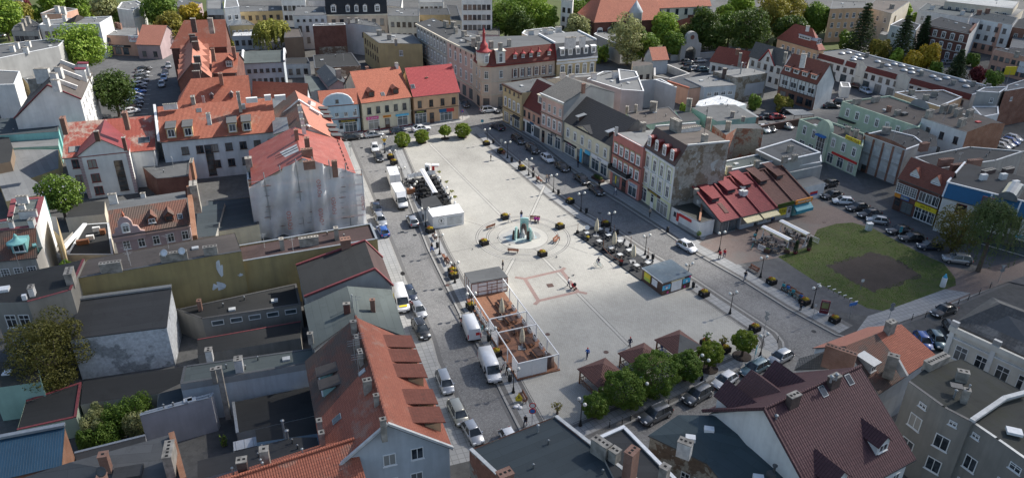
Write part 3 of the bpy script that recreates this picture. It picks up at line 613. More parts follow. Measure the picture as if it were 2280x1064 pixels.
# -- houses on the north side of the square
h=gab('town_house','cream two-storey shop house with plain orange tiled roof and pink shop sign',Pa2(1018,683,7.2),Pa2(1350,641,7.2),Pa2(1100,455,12.6),12.6,'w_cream','t_or')
h.w_([4.3],5,.95,1.6,'plain');h.w_([.5],1,2.6,2.3,'shop',.08,.36);h.w_([.15],1,1.1,2.6,'door',.44,.54);h.w_([.45],1,2.6,2.4,'shop',.66,.94)
h.b_(2.95,.7,.12,'s_pink',.08,.32,text='D. Chmiel',tm='white');h.b_(3.0,.5,.1,'s_orange',.41,.57,text='BANKETY',tm='s_black');h.b_(3.0,.35,.5,'s_cyan',.66,.92,name='shop_sign')
h.b_(0.,.5,.05,'s_maroon',0,1,name='plinth');h.b_(3.75,.12,.08,'w_sand')
for u in(.24,.72):h.d_(u,.16,1.5,1.3,2.4,'gable','t_brown','t_brown','dark',rise=.5)
h.skylight(h.A,h.B,h.D,h.ze,h.zr,.47,.2,.7,.9);h.chim('a2',1055,440,13.2,.6,.9,1.6,'cbrick',25);h.chim('a2',1250,415,13.5,.6,1.2,2.,'cwhite',25)
h2=gab('town_house','pale orange shop house with crimson tiled roof at the street corner',Pa3(-2,641,7.2),Pa3(310,608,7.2),Pa3(60,438,12.6),12.6,'w_orange','t_crimson')
h2.win(h2.A,h2.B,[4.3],4,.95,1.7,'dark',.02,.98);h2.win(h2.A,h2.B,[.3],1,2.9,2.6,'shop',.02,.28);h2.win(h2.A,h2.B,[.15],1,1.1,2.6,'door',.33,.44);h2.win(h2.A,h2.B,[.4],1,3.1,2.2,'shop',.54,.84)
h2.band(h2.A,h2.B,3.0,.6,.12,'s_black',.02,.27,text='EXPRESS',tm='s_lime');h2.band(h2.A,h2.B,2.7,.7,.25,'s_navyroof',.54,.7,name='awning',sl_=.1);h2.band(h2.A,h2.B,2.7,.7,.25,'s_red',.7,.86,name='awning',sl_=.1)
h2.band(h2.A,h2.B,3.7,.14,.1,'w_brown');h2.band(h2.A,h2.B,0,.4,.04,'w_con',name='plinth')
h2.skylight(h2.A,h2.B,h2.D,h2.ze,h2.zr,.0+.06,.35,.8,1);h2.chim('a3',88,508,10.6,.6,.5,1.5,'cbrick',25)
h3=gab('town_house','light blue house with curved gable and yellow lettered shop sign',Pa2(748,706,7.0),Pa2(1010,685,7.0),Pa2(790,596,9.8),9.8,'w_blue','t_or')
a,b=h3.A,h3.B;e=V((b.x-a.x,b.y-a.y,0));L=e.length;e/=L;ga=math.atan2(e.y,e.x);gp=a+e*(.05*L)+off(a,b,.2)
prof=[(0,5.2),(0,7.3)]+[(3.6-3.3*math.cos(t*math.pi/8),7.45+2.3*math.sin(t*math.pi/8))for t in range(9)]+[(7.2,7.3),(7.2,5.2)]
m=MB();n=len(prof);m.add([(x,-.12,z)for x,z in prof]+[(x,.4,z)for x,z in prof],[tuple(range(n)),tuple(range(n,2*n))[::-1]]+[(i,n+i,n+(i+1)%n,(i+1)%n)for i in range(n)])
g=m.bd('curved_gable','w_blue',h3.root,(gp.x-h3.o.x,gp.y-h3.o.y,0),ga)
m=MB();[m.cyl((prof[i][0],.12,prof[i][1]+.02),(prof[i+1][0],.12,prof[i+1][1]+.02),.2,n=6)for i in range(1,n-2)];m.bd('gable_coping','fwhite',g)
h3.win(a,b,[4.2],4,.9,1.7,'white',.05,.97);h3.win(a,b,[7.6],1,.7,.8,'plain',.36,.5,ii=.05)
h3.win(a,b,[.3],1,2.9,2.4,'shop',.55,.9);h3.win(a,b,[.15],1,1.,2.5,'wdoor',.42,.54);h3.win(a,b,[.2],1,1.6,2.6,'door',.1,.3)
h3.band(a,b,2.8,.65,.15,'s_black',.42,.9,text='Salon Optyczny',tm='s_yellow');h3.band(a,b,3.6,.14,.1,'frame_red');h3.band(a,b,0,.45,.05,'s_maroon',name='plinth')
# -- row under repair along the west street
c1=Pd1(1275,985,9.7);c2=Pd1(1135,630,9.7)
h=gab('gabled_house','house under repair with ribbed red metal roof behind scaffold netting',c1,c2,Pd1(690,890,13.6),13.6,'w_sand','m_red',ext=(.4,0))
h.w_([1.2,4.2,7.],5,1.,1.6,'white')
RW=h
for q in((720,590,16.,.8,1.,3.4),(722,715,14.7,1.9,.8,2.),(748,852,14.1,1.9,.6,1.5),(1032,850,13.2,.9,.6,3.),(600,500,15.5,.7,.7,2.5)):h.chim('d1',*q[:3],q[3],q[4],q[5],'cbrick',19)
m=MB();cs=[Pd1(*c)for c in((362,790,0),(610,670,0),(636,745,0),(380,868,0))]
sl4=[Pd1(362,790,11.5),Pd1(610,670,13.5),Pd1(636,745,13.5),Pd1(380,868,11.5)]
m.add([p+U(.12)for p in sl4]+[p-U(.2)for p in sl4],[(0,1,2,3),(3,2,1,0),(0,4,5,1),(1,5,6,2),(2,6,7,3),(3,7,4,0)]);
for t in(.33,.66):m.bar(lerp(sl4[0],sl4[3],t)+U(.15),lerp(sl4[1],sl4[2],t)+U(.15),.12,None,1)
h.add('roof_glazing',m,['rim','gutter'])
m=MB()
for i in range(8):
 p=lerp(h.A,h.B,.06+i*.12)+off(h.A,h.B,1.1);z=h.ze+1.1*(h.zr-h.ze)/h.D+.12;q=lerp(h.A,h.B,.06+i*.12+.07)+off(h.A,h.B,1.1);m.bar(V((p.x,p.y,z)),V((q.x,q.y,z)),.12)
h.add('snow_guard',m,'umber')
k1,k2=c2+(c2-c1).normalized()*.05,Pd1(932,240,9.2);k1.z=9.2
hc=gab('gabled_house','corner house with smooth pink tiled roof and five small flat dormers',k1,k2,Pd1(655,210,13.4),13.4,'w_offwhite','t_pink',backm='t_oldbrown')
for i in range(7):
 if i!=3:hc.dm(hc.A,hc.B,hc.D,hc.ze,hc.zr,.06+.12*i,.06,1.25,1.,1.6,'flat','frame_red','f_grey',None,ov=.25,side='frame_red')
for zz,x0,y0,x1,y1 in((0,745,235,858,295),(0,745,165,800,190)):
 m=MB();p,q=Pd1(x0,y0,13.),Pd1(x1,y1,12.);d_=(q-p);m.bar(p-U(.9),q-U(.9),.7,1.4);h_=hc.add('chimney',m,'cwhite')
for y in(240,320,395,470):hc.chim('d1',640+(y-240)*.2,y-15,14.9,.7,.9,1.6,'cwhite',19)
for(p_,q_)in(((640,180,13.6),(985,400,9.35)),((728,458,13.6),(895,560,10.6)),((635,175,13.6),(425,355,9.9))):
 m=MB();a,b=Pd1(*p_)+U(.22),Pd1(*q_)+U(.22);m.bar(a,b,.35,.3);hc.add('gable_coping',m,'pale')
hc.win(hc.A,hc.B,[1.2,4.2,6.8],7,1.,1.6,'white')
e=off(RW.A,RW.B,1.).normalized();fr=V((-e.y,e.x,0))*-1
if fr.y>0:fr=-fr
W_=RW.D*2
base=V((RW.A.x,RW.A.y,0))+fr*.7-e*.9
def top_at(u):
 t=1-abs(u*2-1);return 9.9+t*3.9*.98+.5*math.sin(u*9)*.4
S=th('scaffold','scaffold under translucent white netting before the gable of red metal roofed house','scaffold',base)
m=MB();nu,nz=90,40;W2=W_+1.4
vs=[]
for j in range(nz+1):
 for i in range(nu+1):
  u=i/nu;zt=top_at(u)+(.7 if.34<u<.52 or.55<u<.7 else 0);z=zt*(j/nz);foldy=.22*math.sin(u*47+z*.3)+.16*math.sin(u*19+1)+.12*math.sin(z*1.3+u*13)+(.5 if.34<u<.48 else 0)+max(0,1-z/4)*.5*math.sin(u*31)
  p=e*(u*W2)+fr*(.9+foldy);vs.append((p.x,p.y,z))
m.add(vs,[(j*(nu+1)+i,j*(nu+1)+i+1,(j+1)*(nu+1)+i+1,(j+1)*(nu+1)+i)for j in range(nz)for i in range(nu)],0,True)
m.bd('net','net',S)
m=MB()
for side in(0,1):
 for i in range(8):
  u=i/7;p=e*(u*W2)+fr*(.1+side*.55);m.cyl(p,p+V((0,0,top_at(u)+.9)),.08,n=6)
for z in(2,4,6,8,9.8):m.cyl(e*0+fr*.62+U(z),e*W2+fr*.62+U(z),.05,n=6);m.cyl(e*0+fr*.62+U(z+1),e*W2+fr*.62+U(z+1),.04,n=6)
m.bd('pole','zinc',S)
m=MB()
for z in(2,4,6,8,9.8):
 p=e*(W2/2)+fr*.37;m.M=MX.Translation((p.x,p.y,z))@MX.Rotation(math.atan2(e.y,e.x),4,'Z');m.box(-W2/2,-.3,-.04,W2/2,.3,.02);m.M=None
m.bd('platform','wood',S)
ang_=math.atan2(e.y,e.x)
if fr.y<0 and V((math.cos(ang_),math.sin(ang_))).x<0:ang_+=math.pi
for(x,y,z,t,s_)in((752,0,8.8,'FOVEO',1.2),(552,0,3.5,'FOVEO',1.3),(830,0,5.2,'FOVEO',1.2),(745,0,3.4,'FOVEO',1.2),(1012,0,5.,'FOVEO',1.)):
 u=(x-340)/(1025-340);p=e*((1-u)*W2)+fr*1.85
 o=lettering(t,S,(p.x,p.y,z),s_*.85,'w_red');o.rotation_euler=(math.pi/2,-math.pi/2,ang_)
h=shed('outbuilding','cream stair block with brown plank lean-to roof behind the red metal roof',PS('d1',10.2,(330,368),(350,555))+[Pd1(525,500,11.4),Pd1(500,360,11.4)],'w_cream','m_grey',ii=.1)
h=flat('outbuilding','narrow peach chimney-like stair tower left of the red metal roof',[Pd1(55,1064,9.0),Pd1(125,1045,9.0),Pd1(110,840,9.0),Pd1(40,850,9.0)],'w_salmon','f_grey','rim',.2)
h.chim('d1',62,815,11.5,1.1,1.2,3,'stucco',19)
# -- town hall with its wings
T=gab('town_hall','large white town hall with long orange tiled roofs and rounded white dormers',Pd2(160,985,8.7),Pd1(320,530,8.7),Pd2(110,490,13.7),13.7,'w_icegrey','t_or2',ext=(0,1.2))
a,b=T.A,T.B
for x in(.1,.21,.52,.63):T.dm(a,b,T.D,T.ze,T.zr,{.1:.105,.21:.245,.52:.62,.63:.745}[x],.08,1.7,2.1,3.4,'flat','w_white','f_grey','w1',ov=.15,side='w_yellow')
T.win(a,b,[5.6],7,1.35,1.6,'dark',.13,1.0);T.win(a,b,[2.2],7,1.35,1.6,'dark',.13,1.0,skip=(1,));T.win(a,b,[.6],1,1.5,6.6,'tall',.34,.44)
T.chim('d2',300,445,14.5,2.6,.5,1.2,'cwhite',18);T.chim('d2',615,340,15.2,.7,1.3,3,'stucco',18);T.chim('d2',830,575,13.6,.75,.9,2.4,'cwhite',18);T.chim('a2',205,605,16.3,.6,.8,4.2,'stucco',18)
T.box('d2',1320,450,13.6,(.8,.8,1.),'zinc',18);
for x,y in((100,140),(420,112)):T.box('d1',x,y,14.6,(2.2,.8,1.),'w_white',18,'air_unit')
T.box('d1',280,110,14.8,(1.3,.8,1.1),'w_white',18,'air_unit')
m=MB();a1,b1=Pd2(90,480,13.7),Pd2(150,985,8.75);m.bar(a1+U(.25),b1+U(.25),.45,.4);T.add('gable_coping',m,'pale')
m=MB();a1,b1=Pa2(205,640,13.7),Pa2(245,872,8.9);m.bar(a1+U(.3),b1+U(.3),.4,.5);T.add('fire_wall',m,'pale')
T.skylight(a,b,T.D,T.ze,T.zr,.35,.8,.8,.8)
R1_,R2_=Pa2(-160,485,14.2),Pa2(275,484,14.2)
Tw=gab('','',Pd2(390,470,11.),Pd2(1440,395,11.),Pd2(560,100,15.6),15.6,'w_icegrey','t_or',hip=(3.5,0),hs=T)
for x,y in((890,330),(1165,300)):T.dm(Tw.A,Tw.B,Tw.D,Tw.ze,Tw.zr,(x-390)/1050,.16,.7,1.,1.4,'gable','m_bluegrey','zinc','plain',rise=.3,ov=.1)
T.chim('d2',1000,20,16.8,.8,1.2,2.6,'cbrick',18);T.chim('d2',760,340,13.2,.5,.6,1.6,'zinc',18,1,False)
hE=gab('annex','plain orange tiled roof building between town hall and blue gabled house',Pa2(300,640,9.),Pa2(665,655,9.),Pa2(290,535,12.3),12.3,'w_icegrey','t_or')
a,b=Pd3(335,930,11.),Pd3(330,330,11.)
L0=Pd3(100,1000,9.5);L1=Pd3(160,430,9.5)
Wg=House('school_wing','long pink tiled wing with rows of triangular dormers beyond the town hall',[L0,L1])
rz=13.6;r0,r1=Pd3(300,960,rz),Pd3(325,320,rz);e=(L1-L0).normalized();q=off(L1,L0,1.);D=(r0-L0).dot(q)
r0=L0+q*D+U(rz-L0.z);r1=L1+q*D+U(rz-L0.z);R0,R1=L0+q*2*D,L1+q*2*D
lp=Wg.roof([[L1,L0,r0,r1],[r1,r0,R0,R1]],['t_pink']);Wg.walls(lp,'bdark')
n=8
for i in range(n):Wg.dm(L1,L0,D,L0.z,rz,.06+i*.125,.08,2.3,.3,3.4,'gable','t_pink','t_pink',None,rise=1.4,ov=.05)
for i in range(5):Wg.dm(R0,R1,D,L0.z,rz,.2+i*.16,.1,2.3,.3,3.4,'gable','t_pink','t_pink',None,rise=1.4,ov=.05)
for x,y in((315,310),(345,345),(360,415),(385,630),(380,740),(370,850)):Wg.chim('d3',x,y,15.2,1.5,.6,2.4,'cdark',12)
hb=gab('school_house','tall brick end house with steep hipped orange roof and three white dormers',Pd3(75,415,10.5),Pd3(895,390,10.5),Pd3(600,95,17.),17.,'bdark','t_or2',hip=(4,0))
for u in(.585,.725,.865):hb.dm(hb.A,hb.B,hb.D,hb.ze,hb.zr,u,.16,1.3,1.4,2.2,'gable','w_white','pale','plain',rise=.5,ov=.1)
hb.win(hb.A,hb.B,[5.2],2,1.3,2.,'white',.55,.85);hb.win(hb.A,hb.B,[1.6],2,1.3,2.,'white',.55,.85)
hb.chim('d3',325,75,19.5,1.2,1.,3.6,'cdark',12);hb.chim('d3',580,70,19.5,1.2,1.,4,'stucco',12)
hm=gab('school_house','low red-brown tiled cross roof with one brick dormer beside the saw dormers',Pd3(600,890,9.5),Pd3(985,880,9.5),Pd3(680,590,13.),13.,'bdark','t_or2')
hm.dm(hm.A,hm.B,hm.D,hm.ze,hm.zr,.68,.28,1.8,1.8,2.4,'gable','bdark','t_or2','white',rise=.9);hm.chim('d3',615,520,15.8,.8,.8,3.2,'cbrick',12);hm.chim('d3',925,495,15.,.8,.9,3.,'cbrick',12)
hw=gab('workshop','white two-storey workshop with grey-green felt roof and small red-topped windows',Pa2(235,420,8.3),Pa2(512,408,8.3),Pa2(300,338,10.),10.,'w_bg','f_green',D2=3)
hw.win(hw.A,hw.B,[5.6],6,.9,1.,'dark');hw.win(hw.A,hw.B,[2.4],6,.9,1.6,'dark',.15,.98)
_vc(hw,'A');_vc(hw,'B')
# -- white villa with red gable, left
h=gab('villa','white villa with faded red tiled roof and projecting red metal gable',Pd4(85,570,7.7),Pd4(1045,480,7.7),Pd4(115,200,11.8),11.8,'w_white','t_faded')
VL=h
g0,g1=Pd4(232,550,8.9),Pd4(775,492,8.9);gp_=Pd4(450,375,11.6);e=(g1-g0).normalized();e.z=0;q=off(g0,g1,1.)
mid=(g0+g1)/2;pk=V((mid.x,mid.y,11.9));lngth=11.5
loop=h.roof([[g0,pk,pk+q*lngth,g0+q*5.5],[pk,g1,g1+q*5.5,pk+q*lngth]],['m_wine'],.15,'gable_roof');h.walls(loop,'w_white',.2,.1,0,'gable_wall')
h.win(g0,g1,[6.2,3.4,.8],1,1.5,1.7,'red',.1,.4,ii=.2);h.win(g0,g1,[1.],1,1.5,6.2,'tall',.62,.86,ii=.2)
h.w_([5.4,2.2],1,1.6,1.8,'red',.06,.2)
h.band(g0,g1,8.55,.14,.08,'frame_red',0,1,.2)
for u in(.1,.155,.85,.905):h.skylight(h.A,h.B,h.D,h.ze,h.zr,u,.22 if u<.5 else.3,1.,1.4)
h.chim('d4',85,145,15.2,.8,1.6,3.2,'cbrick',18);h.chim('d4',725,90,15.6,.8,1.5,3.4,'cbrick',18);h.chim('d4',432,285,13.6,.8,.7,2.,'umber',18);h.chim('d4',712,350,12.4,.6,.6,2.6,'bdark',18)
for s_,u in((g0,0),(g1,1)):
 m=MB();p=lerp(g0,g1,.045 if u==0 else.955)+q*.17
 for i in range(15):m.M=MX.Translation((p.x,p.y,.3+i*.56))@MX.Rotation(math.atan2(e.y,e.x),4,'Z');m.box(-.3,-.04,0,.3,.0,.5)
 m.M=None;h.add('quoins',m,'w_pink')
# -- pink house with curved gable and its yard buildings
h=gab('town_house','pink house with curved gable and old orange tiled front slope',Pb1(735,525,7.6),Pb1(1258,440,7.6),Pb1(900,322,10.4),10.4,'w_pink','t_oldbrown',D2=6,z2=9.2,backm='f_grey')
a,b=h.A,h.B;L=(b-a).length;e=(b-a)/L;ga=math.atan2(e.y,e.x);gp_=a+off(a,b,.15)+e*.1
prof=[(0,6.5),(0,7.8),(.5,7.9),(.6,8.7),(1.1,8.9),(1.2,9.7),(1.6,10.3),(2.1,10.55),(2.6,10.3),(3.,9.7),(3.1,8.9),(3.7,8.7),(4.0,7.9),(4.6,7.7),(4.6,6.5)];n=len(prof);m=MB()
m.add([(x,-.12,z)for x,z in prof]+[(x,.3,z)for x,z in prof],[tuple(range(n)),tuple(range(n,2*n))[::-1]]+[(i,n+i,n+(i+1)%n,(i+1)%n)for i in range(n)])
g=m.bd('curved_gable','w_pink',h.root,(gp_.x-h.o.x,gp_.y-h.o.y,0),ga)
m=MB();[m.cyl((prof[i][0],.09,prof[i][1]),(prof[i+1][0],.09,prof[i+1][1]),.12,n=6)for i in range(1,n-2)];m.bd('gable_coping','w_rose',g)
m=MB();m.lt((2.1,.1,10.6),[(.2,0),(.25,.3),(.02,.9)],8);m.bd('finial','t_or',g)
h.win(a,b,[8.0],1,.9,1.1,'arch',.12,.26,ii=.03);h.win(a,b,[5.],5,1.,1.5,'white',.06,.99);h.win(a,b,[1.4],5,1.,1.5,'white',.06,.99);h.band(a,b,7.1,.2,.3,'w_rose')
for u,mt in((.5,'w1'),(.72,'dark')):h.dm(a,b,h.D,h.ze,h.zr,u+.02,.25,1.3,1.,2.,'gable','t_brown','t_oldbrown',mt,rise=.7)
h.skylight(a,b,h.D,h.ze,h.zr,.88,.35,.6,.8)
h.chim('b1',735,240,11.4,1.2,.5,2.2,'cwhite',20);h.chim('b1',938,235,10.2,.7,.5,1.2,'cwhite',20)
m=MB();m.bar(Pb1(1245,205,10.6),Pb1(1285,540,7.6)+U(.2),.7,1.);h.add('fire_wall',m,'borange');h.chim('b1',1270,170,12.,1.1,2.2,5.,'stucco',20)
h=flat('outbuilding','dark flat-roofed yard building with brick corner beside the town hall',PS('b1',4.2,(1290,530),(1420,515),(1480,300),(1300,330)),'w_dirty','f_slate',None,0)
h=flat('annex','dark slate-coloured flat roof annex in the yard below the white town hall',PS('b2',3.6,(0,500),(345,440),(305,255),(0,285)),'w_cream','f_slate','gutter',.12,rimh=.06)
h.w_([1.6],2,1.4,.9,'white',.55,1.)
h=flat('outbuilding','small brick outbuilding with sagging grey felt roof beside white villa',[Pb1(940,65,4.4),Pb1(1030,140,4.4),Pb1(1240,125,4.4),Pb1(1250,0,4.4),Pb1(950,0,4.4)],'bdark','f_grey','gutter',.1,rimh=.06)
h.chim('b1',1260,20,7.5,.5,2.4,4.,'borange',15)
h=flat('garage','low black felt roof garage before the white villa gable',PS('b1',3.,(430,400),(690,375),(690,290),(600,290),(480,310)),'w_sand','f_black',None,0)
h=flat('garage','dark flat roof with air units left of the pink house',PS('b1',3.,(440,640),(745,640),(715,430),(560,440)),'w_sand','f_black','rim',.15)
for x,y in((630,460),(590,515)):h.box('b1',x,y,3.9,(1.1,.5,.7),'w_white',20,'air_unit')
h.box('b1',540,545,3.6,(1.8,.7,.7),'wood',20,'crate');h.box('b1',672,475,3.8,(.8,.8,.8),'wood',20,'crate')
m=MB();m.bar(Pb1(560,440,3.2),Pb1(400,620,3.2),.6,.35);h.add('duct',m,'pale')
h=flat('outbuilding','small greyish green flat roof between turquoise-edged house and yard',PS('b1',3.4,(370,600),(480,490),(400,500),(385,560)),'w_dirty','f_moss',None,0)
m=MB();p=Pb1(450,640,2.2);m.M=MX.Translation(p)@MX.Rotation(rad(20),4,'Z');m.lt((0,0,-2.2),[(2.,0),(2.,1.6),(1.7,2.3),(1.,2.6),(.01,2.7)],4,0,1.5,.8,False);m.M=None
tag(m.bd('canopy','canvas'),'white tarpaulin-covered stack in the yard beside black felt roof','tarpaulin')
tq=PS('b1',11.5,(-60,490),(235,455),(290,258),(75,275))
h=flat('town_house','house with white fire wall, turquoise edges and grey flat roof rimmed in red',tq+[Pb1(45,405,11.5),Pb1(-60,420,11.5)],'w_white','f_green','tpink',.3,rw=.7,rimh=.1)
a,b=tq[0],tq[1];fa,fb=Pb1(-60,690,8.5),Pb1(245,662,8.5)
lp=h.roof([[fa,fb,b-U(.15),a-U(.15)]],['t_oldbrown'],.15,'mansard');h.walls(quad(fa,fb,4),'w_dirty',.3,.2,0,'front_wall')
D_=(b-fb).dot(off(fa,fb,1.))
h.dm(fa,fb,D_,8.5,11.4,.62,.2,1.9,1.8,2.,'hip','w_turq','w_turq','w1');h.win(fa,fb,[5.4],3,1.2,1.7,'grid')
m=MB();m.bar(Pb1(290,260,11.4),Pb1(392,600,2.)+U(.2),.25,.2);h.add('edge_trim',m,'w_turq');m=MB();m.bar(Pb1(225,575,10.),Pb1(280,725,4.),.5,.4);h.add('edge_trim',m,'w_turq')
for q in((140,255,1.6,.5),(140,310,.8,.4),(178,350,2.4,.5),(203,405,.7,1.),(68,420,.6,.5)):h.chim('b1',*q[:2],12.6,q[2],q[3],1.3,'cwhite',12)
h=flat('annex','narrow yellow wall strip behind the white fire wall',PS('b1',9.,(350,480),(395,520),(370,390),(335,390)),'w_yellow','f_grey',None,0)
# -- lower left block
o1=[Pb1(480,800,10.5),Pb2(228,617,10.5),Pb2(185,495,10.5),Pb1(575,668,10.5)]
h=flat('tenement','long house with bare olive fire wall and brown-grey felt roof with satellite dishes',o1,'w_olive','f_brown','gutter',.1,rimh=.05,eg=[0])
h.chim('b1',722,690,11.9,2.6,.7,1.6,'stucco',19,5);h.chim('b1',1140,625,11.8,3.4,.6,1.5,'stucco',19,7);h.chim('b2',20,585,11.8,1.8,.6,1.5,'stucco',19,4)
for x,y in((1083,630),(1200,618)):
 p=Pb1(x,y,12.1);m=MB();m.M=MX.Rotation(rad(60),4,'X');m.lt((0,0,0),[(.02,0),(.3,.05),(.48,.16),(.5,.2),(.3,.08),(.02,.04)],12);m.M=None;m.cyl((0,0,-.6),(0,0,.05),.04,n=6)
 m.bd('satellite_dish','pale',h.root,(p.x-h.o.x,p.y-h.o.y,12.1))
m=MB();pA,pB=o1[0],o1[1];e=(pB-pA).normalized();q=off(pA,pB,1.)
for u,z0,w_,hh in((.85,6.9,.5,3.2),(.82,4.8,1.,1.4),(.97,6.5,.4,.5)):
 p=lerp(pA,pB,u)-q*.012;n=12;ps=[(p.x+e.x*w_*math.cos(t*.5236)*(.7+.5*random.random()),p.y+e.y*w_*math.cos(t*.5236)*(.7+.5*random.random()),z0+hh/2+hh/2*math.sin(t*.5236)*(.7+.5*random.random()))for t in range(12)]
 m.add([(p.x,p.y,z0+hh/2)]+ps,[(0,i+1,(i+1)%12+1)for i in range(12)])
h.add('bare_render',m,'w_icegrey')
o2=[Pb2(232,683,8.6),Pb2(1125,536,8.6),Pb2(1082,433,8.6),Pb2(212,578,8.6)]
h=flat('tenement','long house with rust-brown felt roof and olive wall reaching the street',o2,'w_olive','f_rust','zinc',.25,eg=[0,1,2],rimh=.08)
h.chim('b2',490,535,10.2,.6,.8,2.6,'stucco',19);h.chim('b2',670,525,9.8,2.8,.6,1.5,'stucco',19,6);h.chim('b2',850,462,10.4,.6,.8,2.4,'stucco',19);h.chim('b2',912,535,10.8,1.4,1.1,3,'cbrick',19)
h.win(h.pts[1],h.pts[2],[1.,4.8],3,1.,1.6,'white',ii=0)
A,B=Pb2(1042,553,10.),Pb2(1108,738,10.);w0,w1=Pb2(590,715,7.6),Pb2(643,922,7.6);e0,e1=Pb2(1160,665,7.),Pb2(1230,850,7.)
h=House('gabled_house','dark grey felt roofed house with red verges beside the street',[w1,e1,e0,w0])
lp=h.roof([[w0,w1,B,A],[A,B,e1,e0]],['f_black','f_rust'],fm=[0,1]);h.walls(lp,'w_grey',.2)
m=MB();up=U(.15);[m.bar(p+up,q+up,.3,.22)for p,q in((w1,B),(B,e1),(A,e0),(A,w0))];h.add('verge',m,'tpink')
h.win(e1,e0,[1.2,4.2],4,1.,1.6,'white')
A,B=Pb2(925,848,9.3),Pc2(985,12,9.3);w0,w1=Pb2(640,975,8.),Pc2(700,215,8.);e0,e1=Pb2(1215,870,7.4),Pc2(1315,135,7.4)
h=House('gabled_house','low grey-green felt roofed house between dark roof and red dormered roof',[w1,e1,e0,w0])
lp=h.roof([[w0,w1,B,A],[A,B,e1,e0]],['f_green']);h.walls(lp,'w_grey',.2);h.win(e1,e0,[1.2,4.2],5,1.,1.6,'white')
h.chim('b2',920,960,10.6,.8,.5,1.8,'bdark',10);h.chim('b2',1090,935,10.3,.6,.5,1.9,'cbrick',10);h.chim('c2',680,108,9.6,.6,.5,1.6,'stucco',10);h.pipe('b2',955,910,11.,2.)
m=MB();p=Pb2(985,955,11.);m.cyl((p.x,p.y,8.6),(p.x,p.y,12.),.03,n=5);m.cyl((p.x-.7,p.y,11.8),(p.x+.7,p.y,11.8),.02,n=4);m.cyl((p.x-.5,p.y,11.4),(p.x+.5,p.y,11.4),.02,n=4);h.add('aerial',m,'zinc')
a,b=Pc3(262,872,7.),Pc3(0,205,7.)
zr=12.;e=(b-a).normalized();q=off(a,b,1.);b=b+e*1.3;D=6.45;r0,r1=a+q*D+U(zr-7),b+q*D+U(zr-7);a2,b2=a+q*2*D,b+q*2*D;rm,m2=lerp(r0,r1,.52),lerp(a2,b2,.42)
h=House('gabled_house','long orange tiled house with grey-blue gable and five tiled shed dormers',[a,b,b2,a2])
lp=h.roof([[a,b,r1,rm,r0],[r0,rm,m2,a2],[rm,r1,b2,m2]],['t_or2','t_or2','t_oldbrown'],fm=[0,1,2]);h.walls(lp,'w_bg',.3,.14)
for u in(.17,.325,.565,.715,.865):h.dm(a,b,D,7.,zr,u,.1,2.15,1.3,3.3,'shed','w_yellow','t_brown',None,rise=.95,ov=.22,side='w_yellow')
for u in(.72,.6):h.dm(b2,a2,D,7.,zr,1-u,.2,1.5,1.1,2.4,'shed','w_aqua','f_brown','w1',rise=.4,side='w_aqua')
h.skylight(b2,a2,D,7.,zr,.68,.33,.7,1.);h.skylight(b2,a2,D,7.,zr,.50,.86,.5,.8,'rim')
for qq in((965,30,13.2,.65,.45,1.8),(985,130,13.2,.35,.8,2.6),(1010,228,13.1,.42,.95,2.6),(1055,415,12.9,.85,.6,2.8),(1115,515,13.,.5,.45,2.4),(1160,672,13.2,.55,.45,2.8),(740,680,9.8,.5,.6,3.4),(755,760,9.8,.5,.6,3.4)):h.chim('c2',*qq,'stucco',20)
m=MB();m.bar(r0+U(.2),a+U(.2),.3,.25);m.bar(r0+U(.2),a2+U(.2),.3,.25);h.add('verge',m,'rim')
m=MB();m.cyl(r0+U(.12),r1+U(.12),.17,n=6);h.add('ridge_tiles',m,'t_brown')
h.win(a2,a,[6.5],1,1.3,1.5,'w1',.44,.55,ii=.3);h.win(a2,a,[6.5],1,1.3,1.5,'w1',.66,.77,ii=.3);h.win(a2,a,[3.2],2,1.3,1.5,'w1',.4,.8,ii=.3)
h.win(a,b,[1.2,4.2],7,1.,1.6,'white');RH=h
m=MB()
for x,y in((965,165),(1000,120),(990,255)):
 p=Pc2(x,y,14.5);m.cyl((p.x,p.y,11.6),(p.x,p.y,14.8),.03,n=5);[m.cyl((p.x-.6,p.y-.2,14.6-k*.3),(p.x+.6,p.y+.2,14.6-k*.3),.018,n=4)for k in range(3)]
h.add('aerial',m,'zinc')
r0,r1=Pc2(170,1062,9.6),Pc2(972,808,9.6);e=(r1-r0).normalized();q=off(r0,r1,1.);r0=r0-e*6
wl=House('gabled_house','lower orange tiled wing reaching left from the dormered red roof',[r0-q*5,r1-q*5,r1+q*4,r0+q*4])
s0,s1=r0-q*5,r1-q*5;s0.z=s1.z=6.;t0,t1=r0+q*3.6,r1+q*3.6;t0.z=t1.z=7.
lp=wl.roof([[s0,s1,r1,r0],[r0,r1,t1,t0]],['t_or2']);wl.walls(lp,'w_bg')
m=MB();m.cyl(r0+U(.1),r1+U(.1),.16,n=6);wl.add('ridge_tiles',m,'t_or')
wl.chim('c2',228,940,10.6,.9,.8,3.6,'cdark',15);wl.chim('c2',375,870,10.6,.8,.8,3.4,'stucco',15)
for x,y in((168,1000),(355,945),(367,965),(628,875)):wl.pipe('c2',x,y,10.,2.,.08)
w1,w2,w3,w4=Pc1(455,150,6.5),Pc1(1098,70,6.3),Pb1(1130,855,8.),Pb1(522,935,8.)
h=shed('storehouse','storehouse with stained ice-white wall and dark lean-to felt roof',[w1,w2,w3,w4],'w_stain','f_dark',ii=.06)
m=MB();m.bar(w4+U(.15),w3+U(.15),.7,.25);h.add('gutter',m,'zinc')
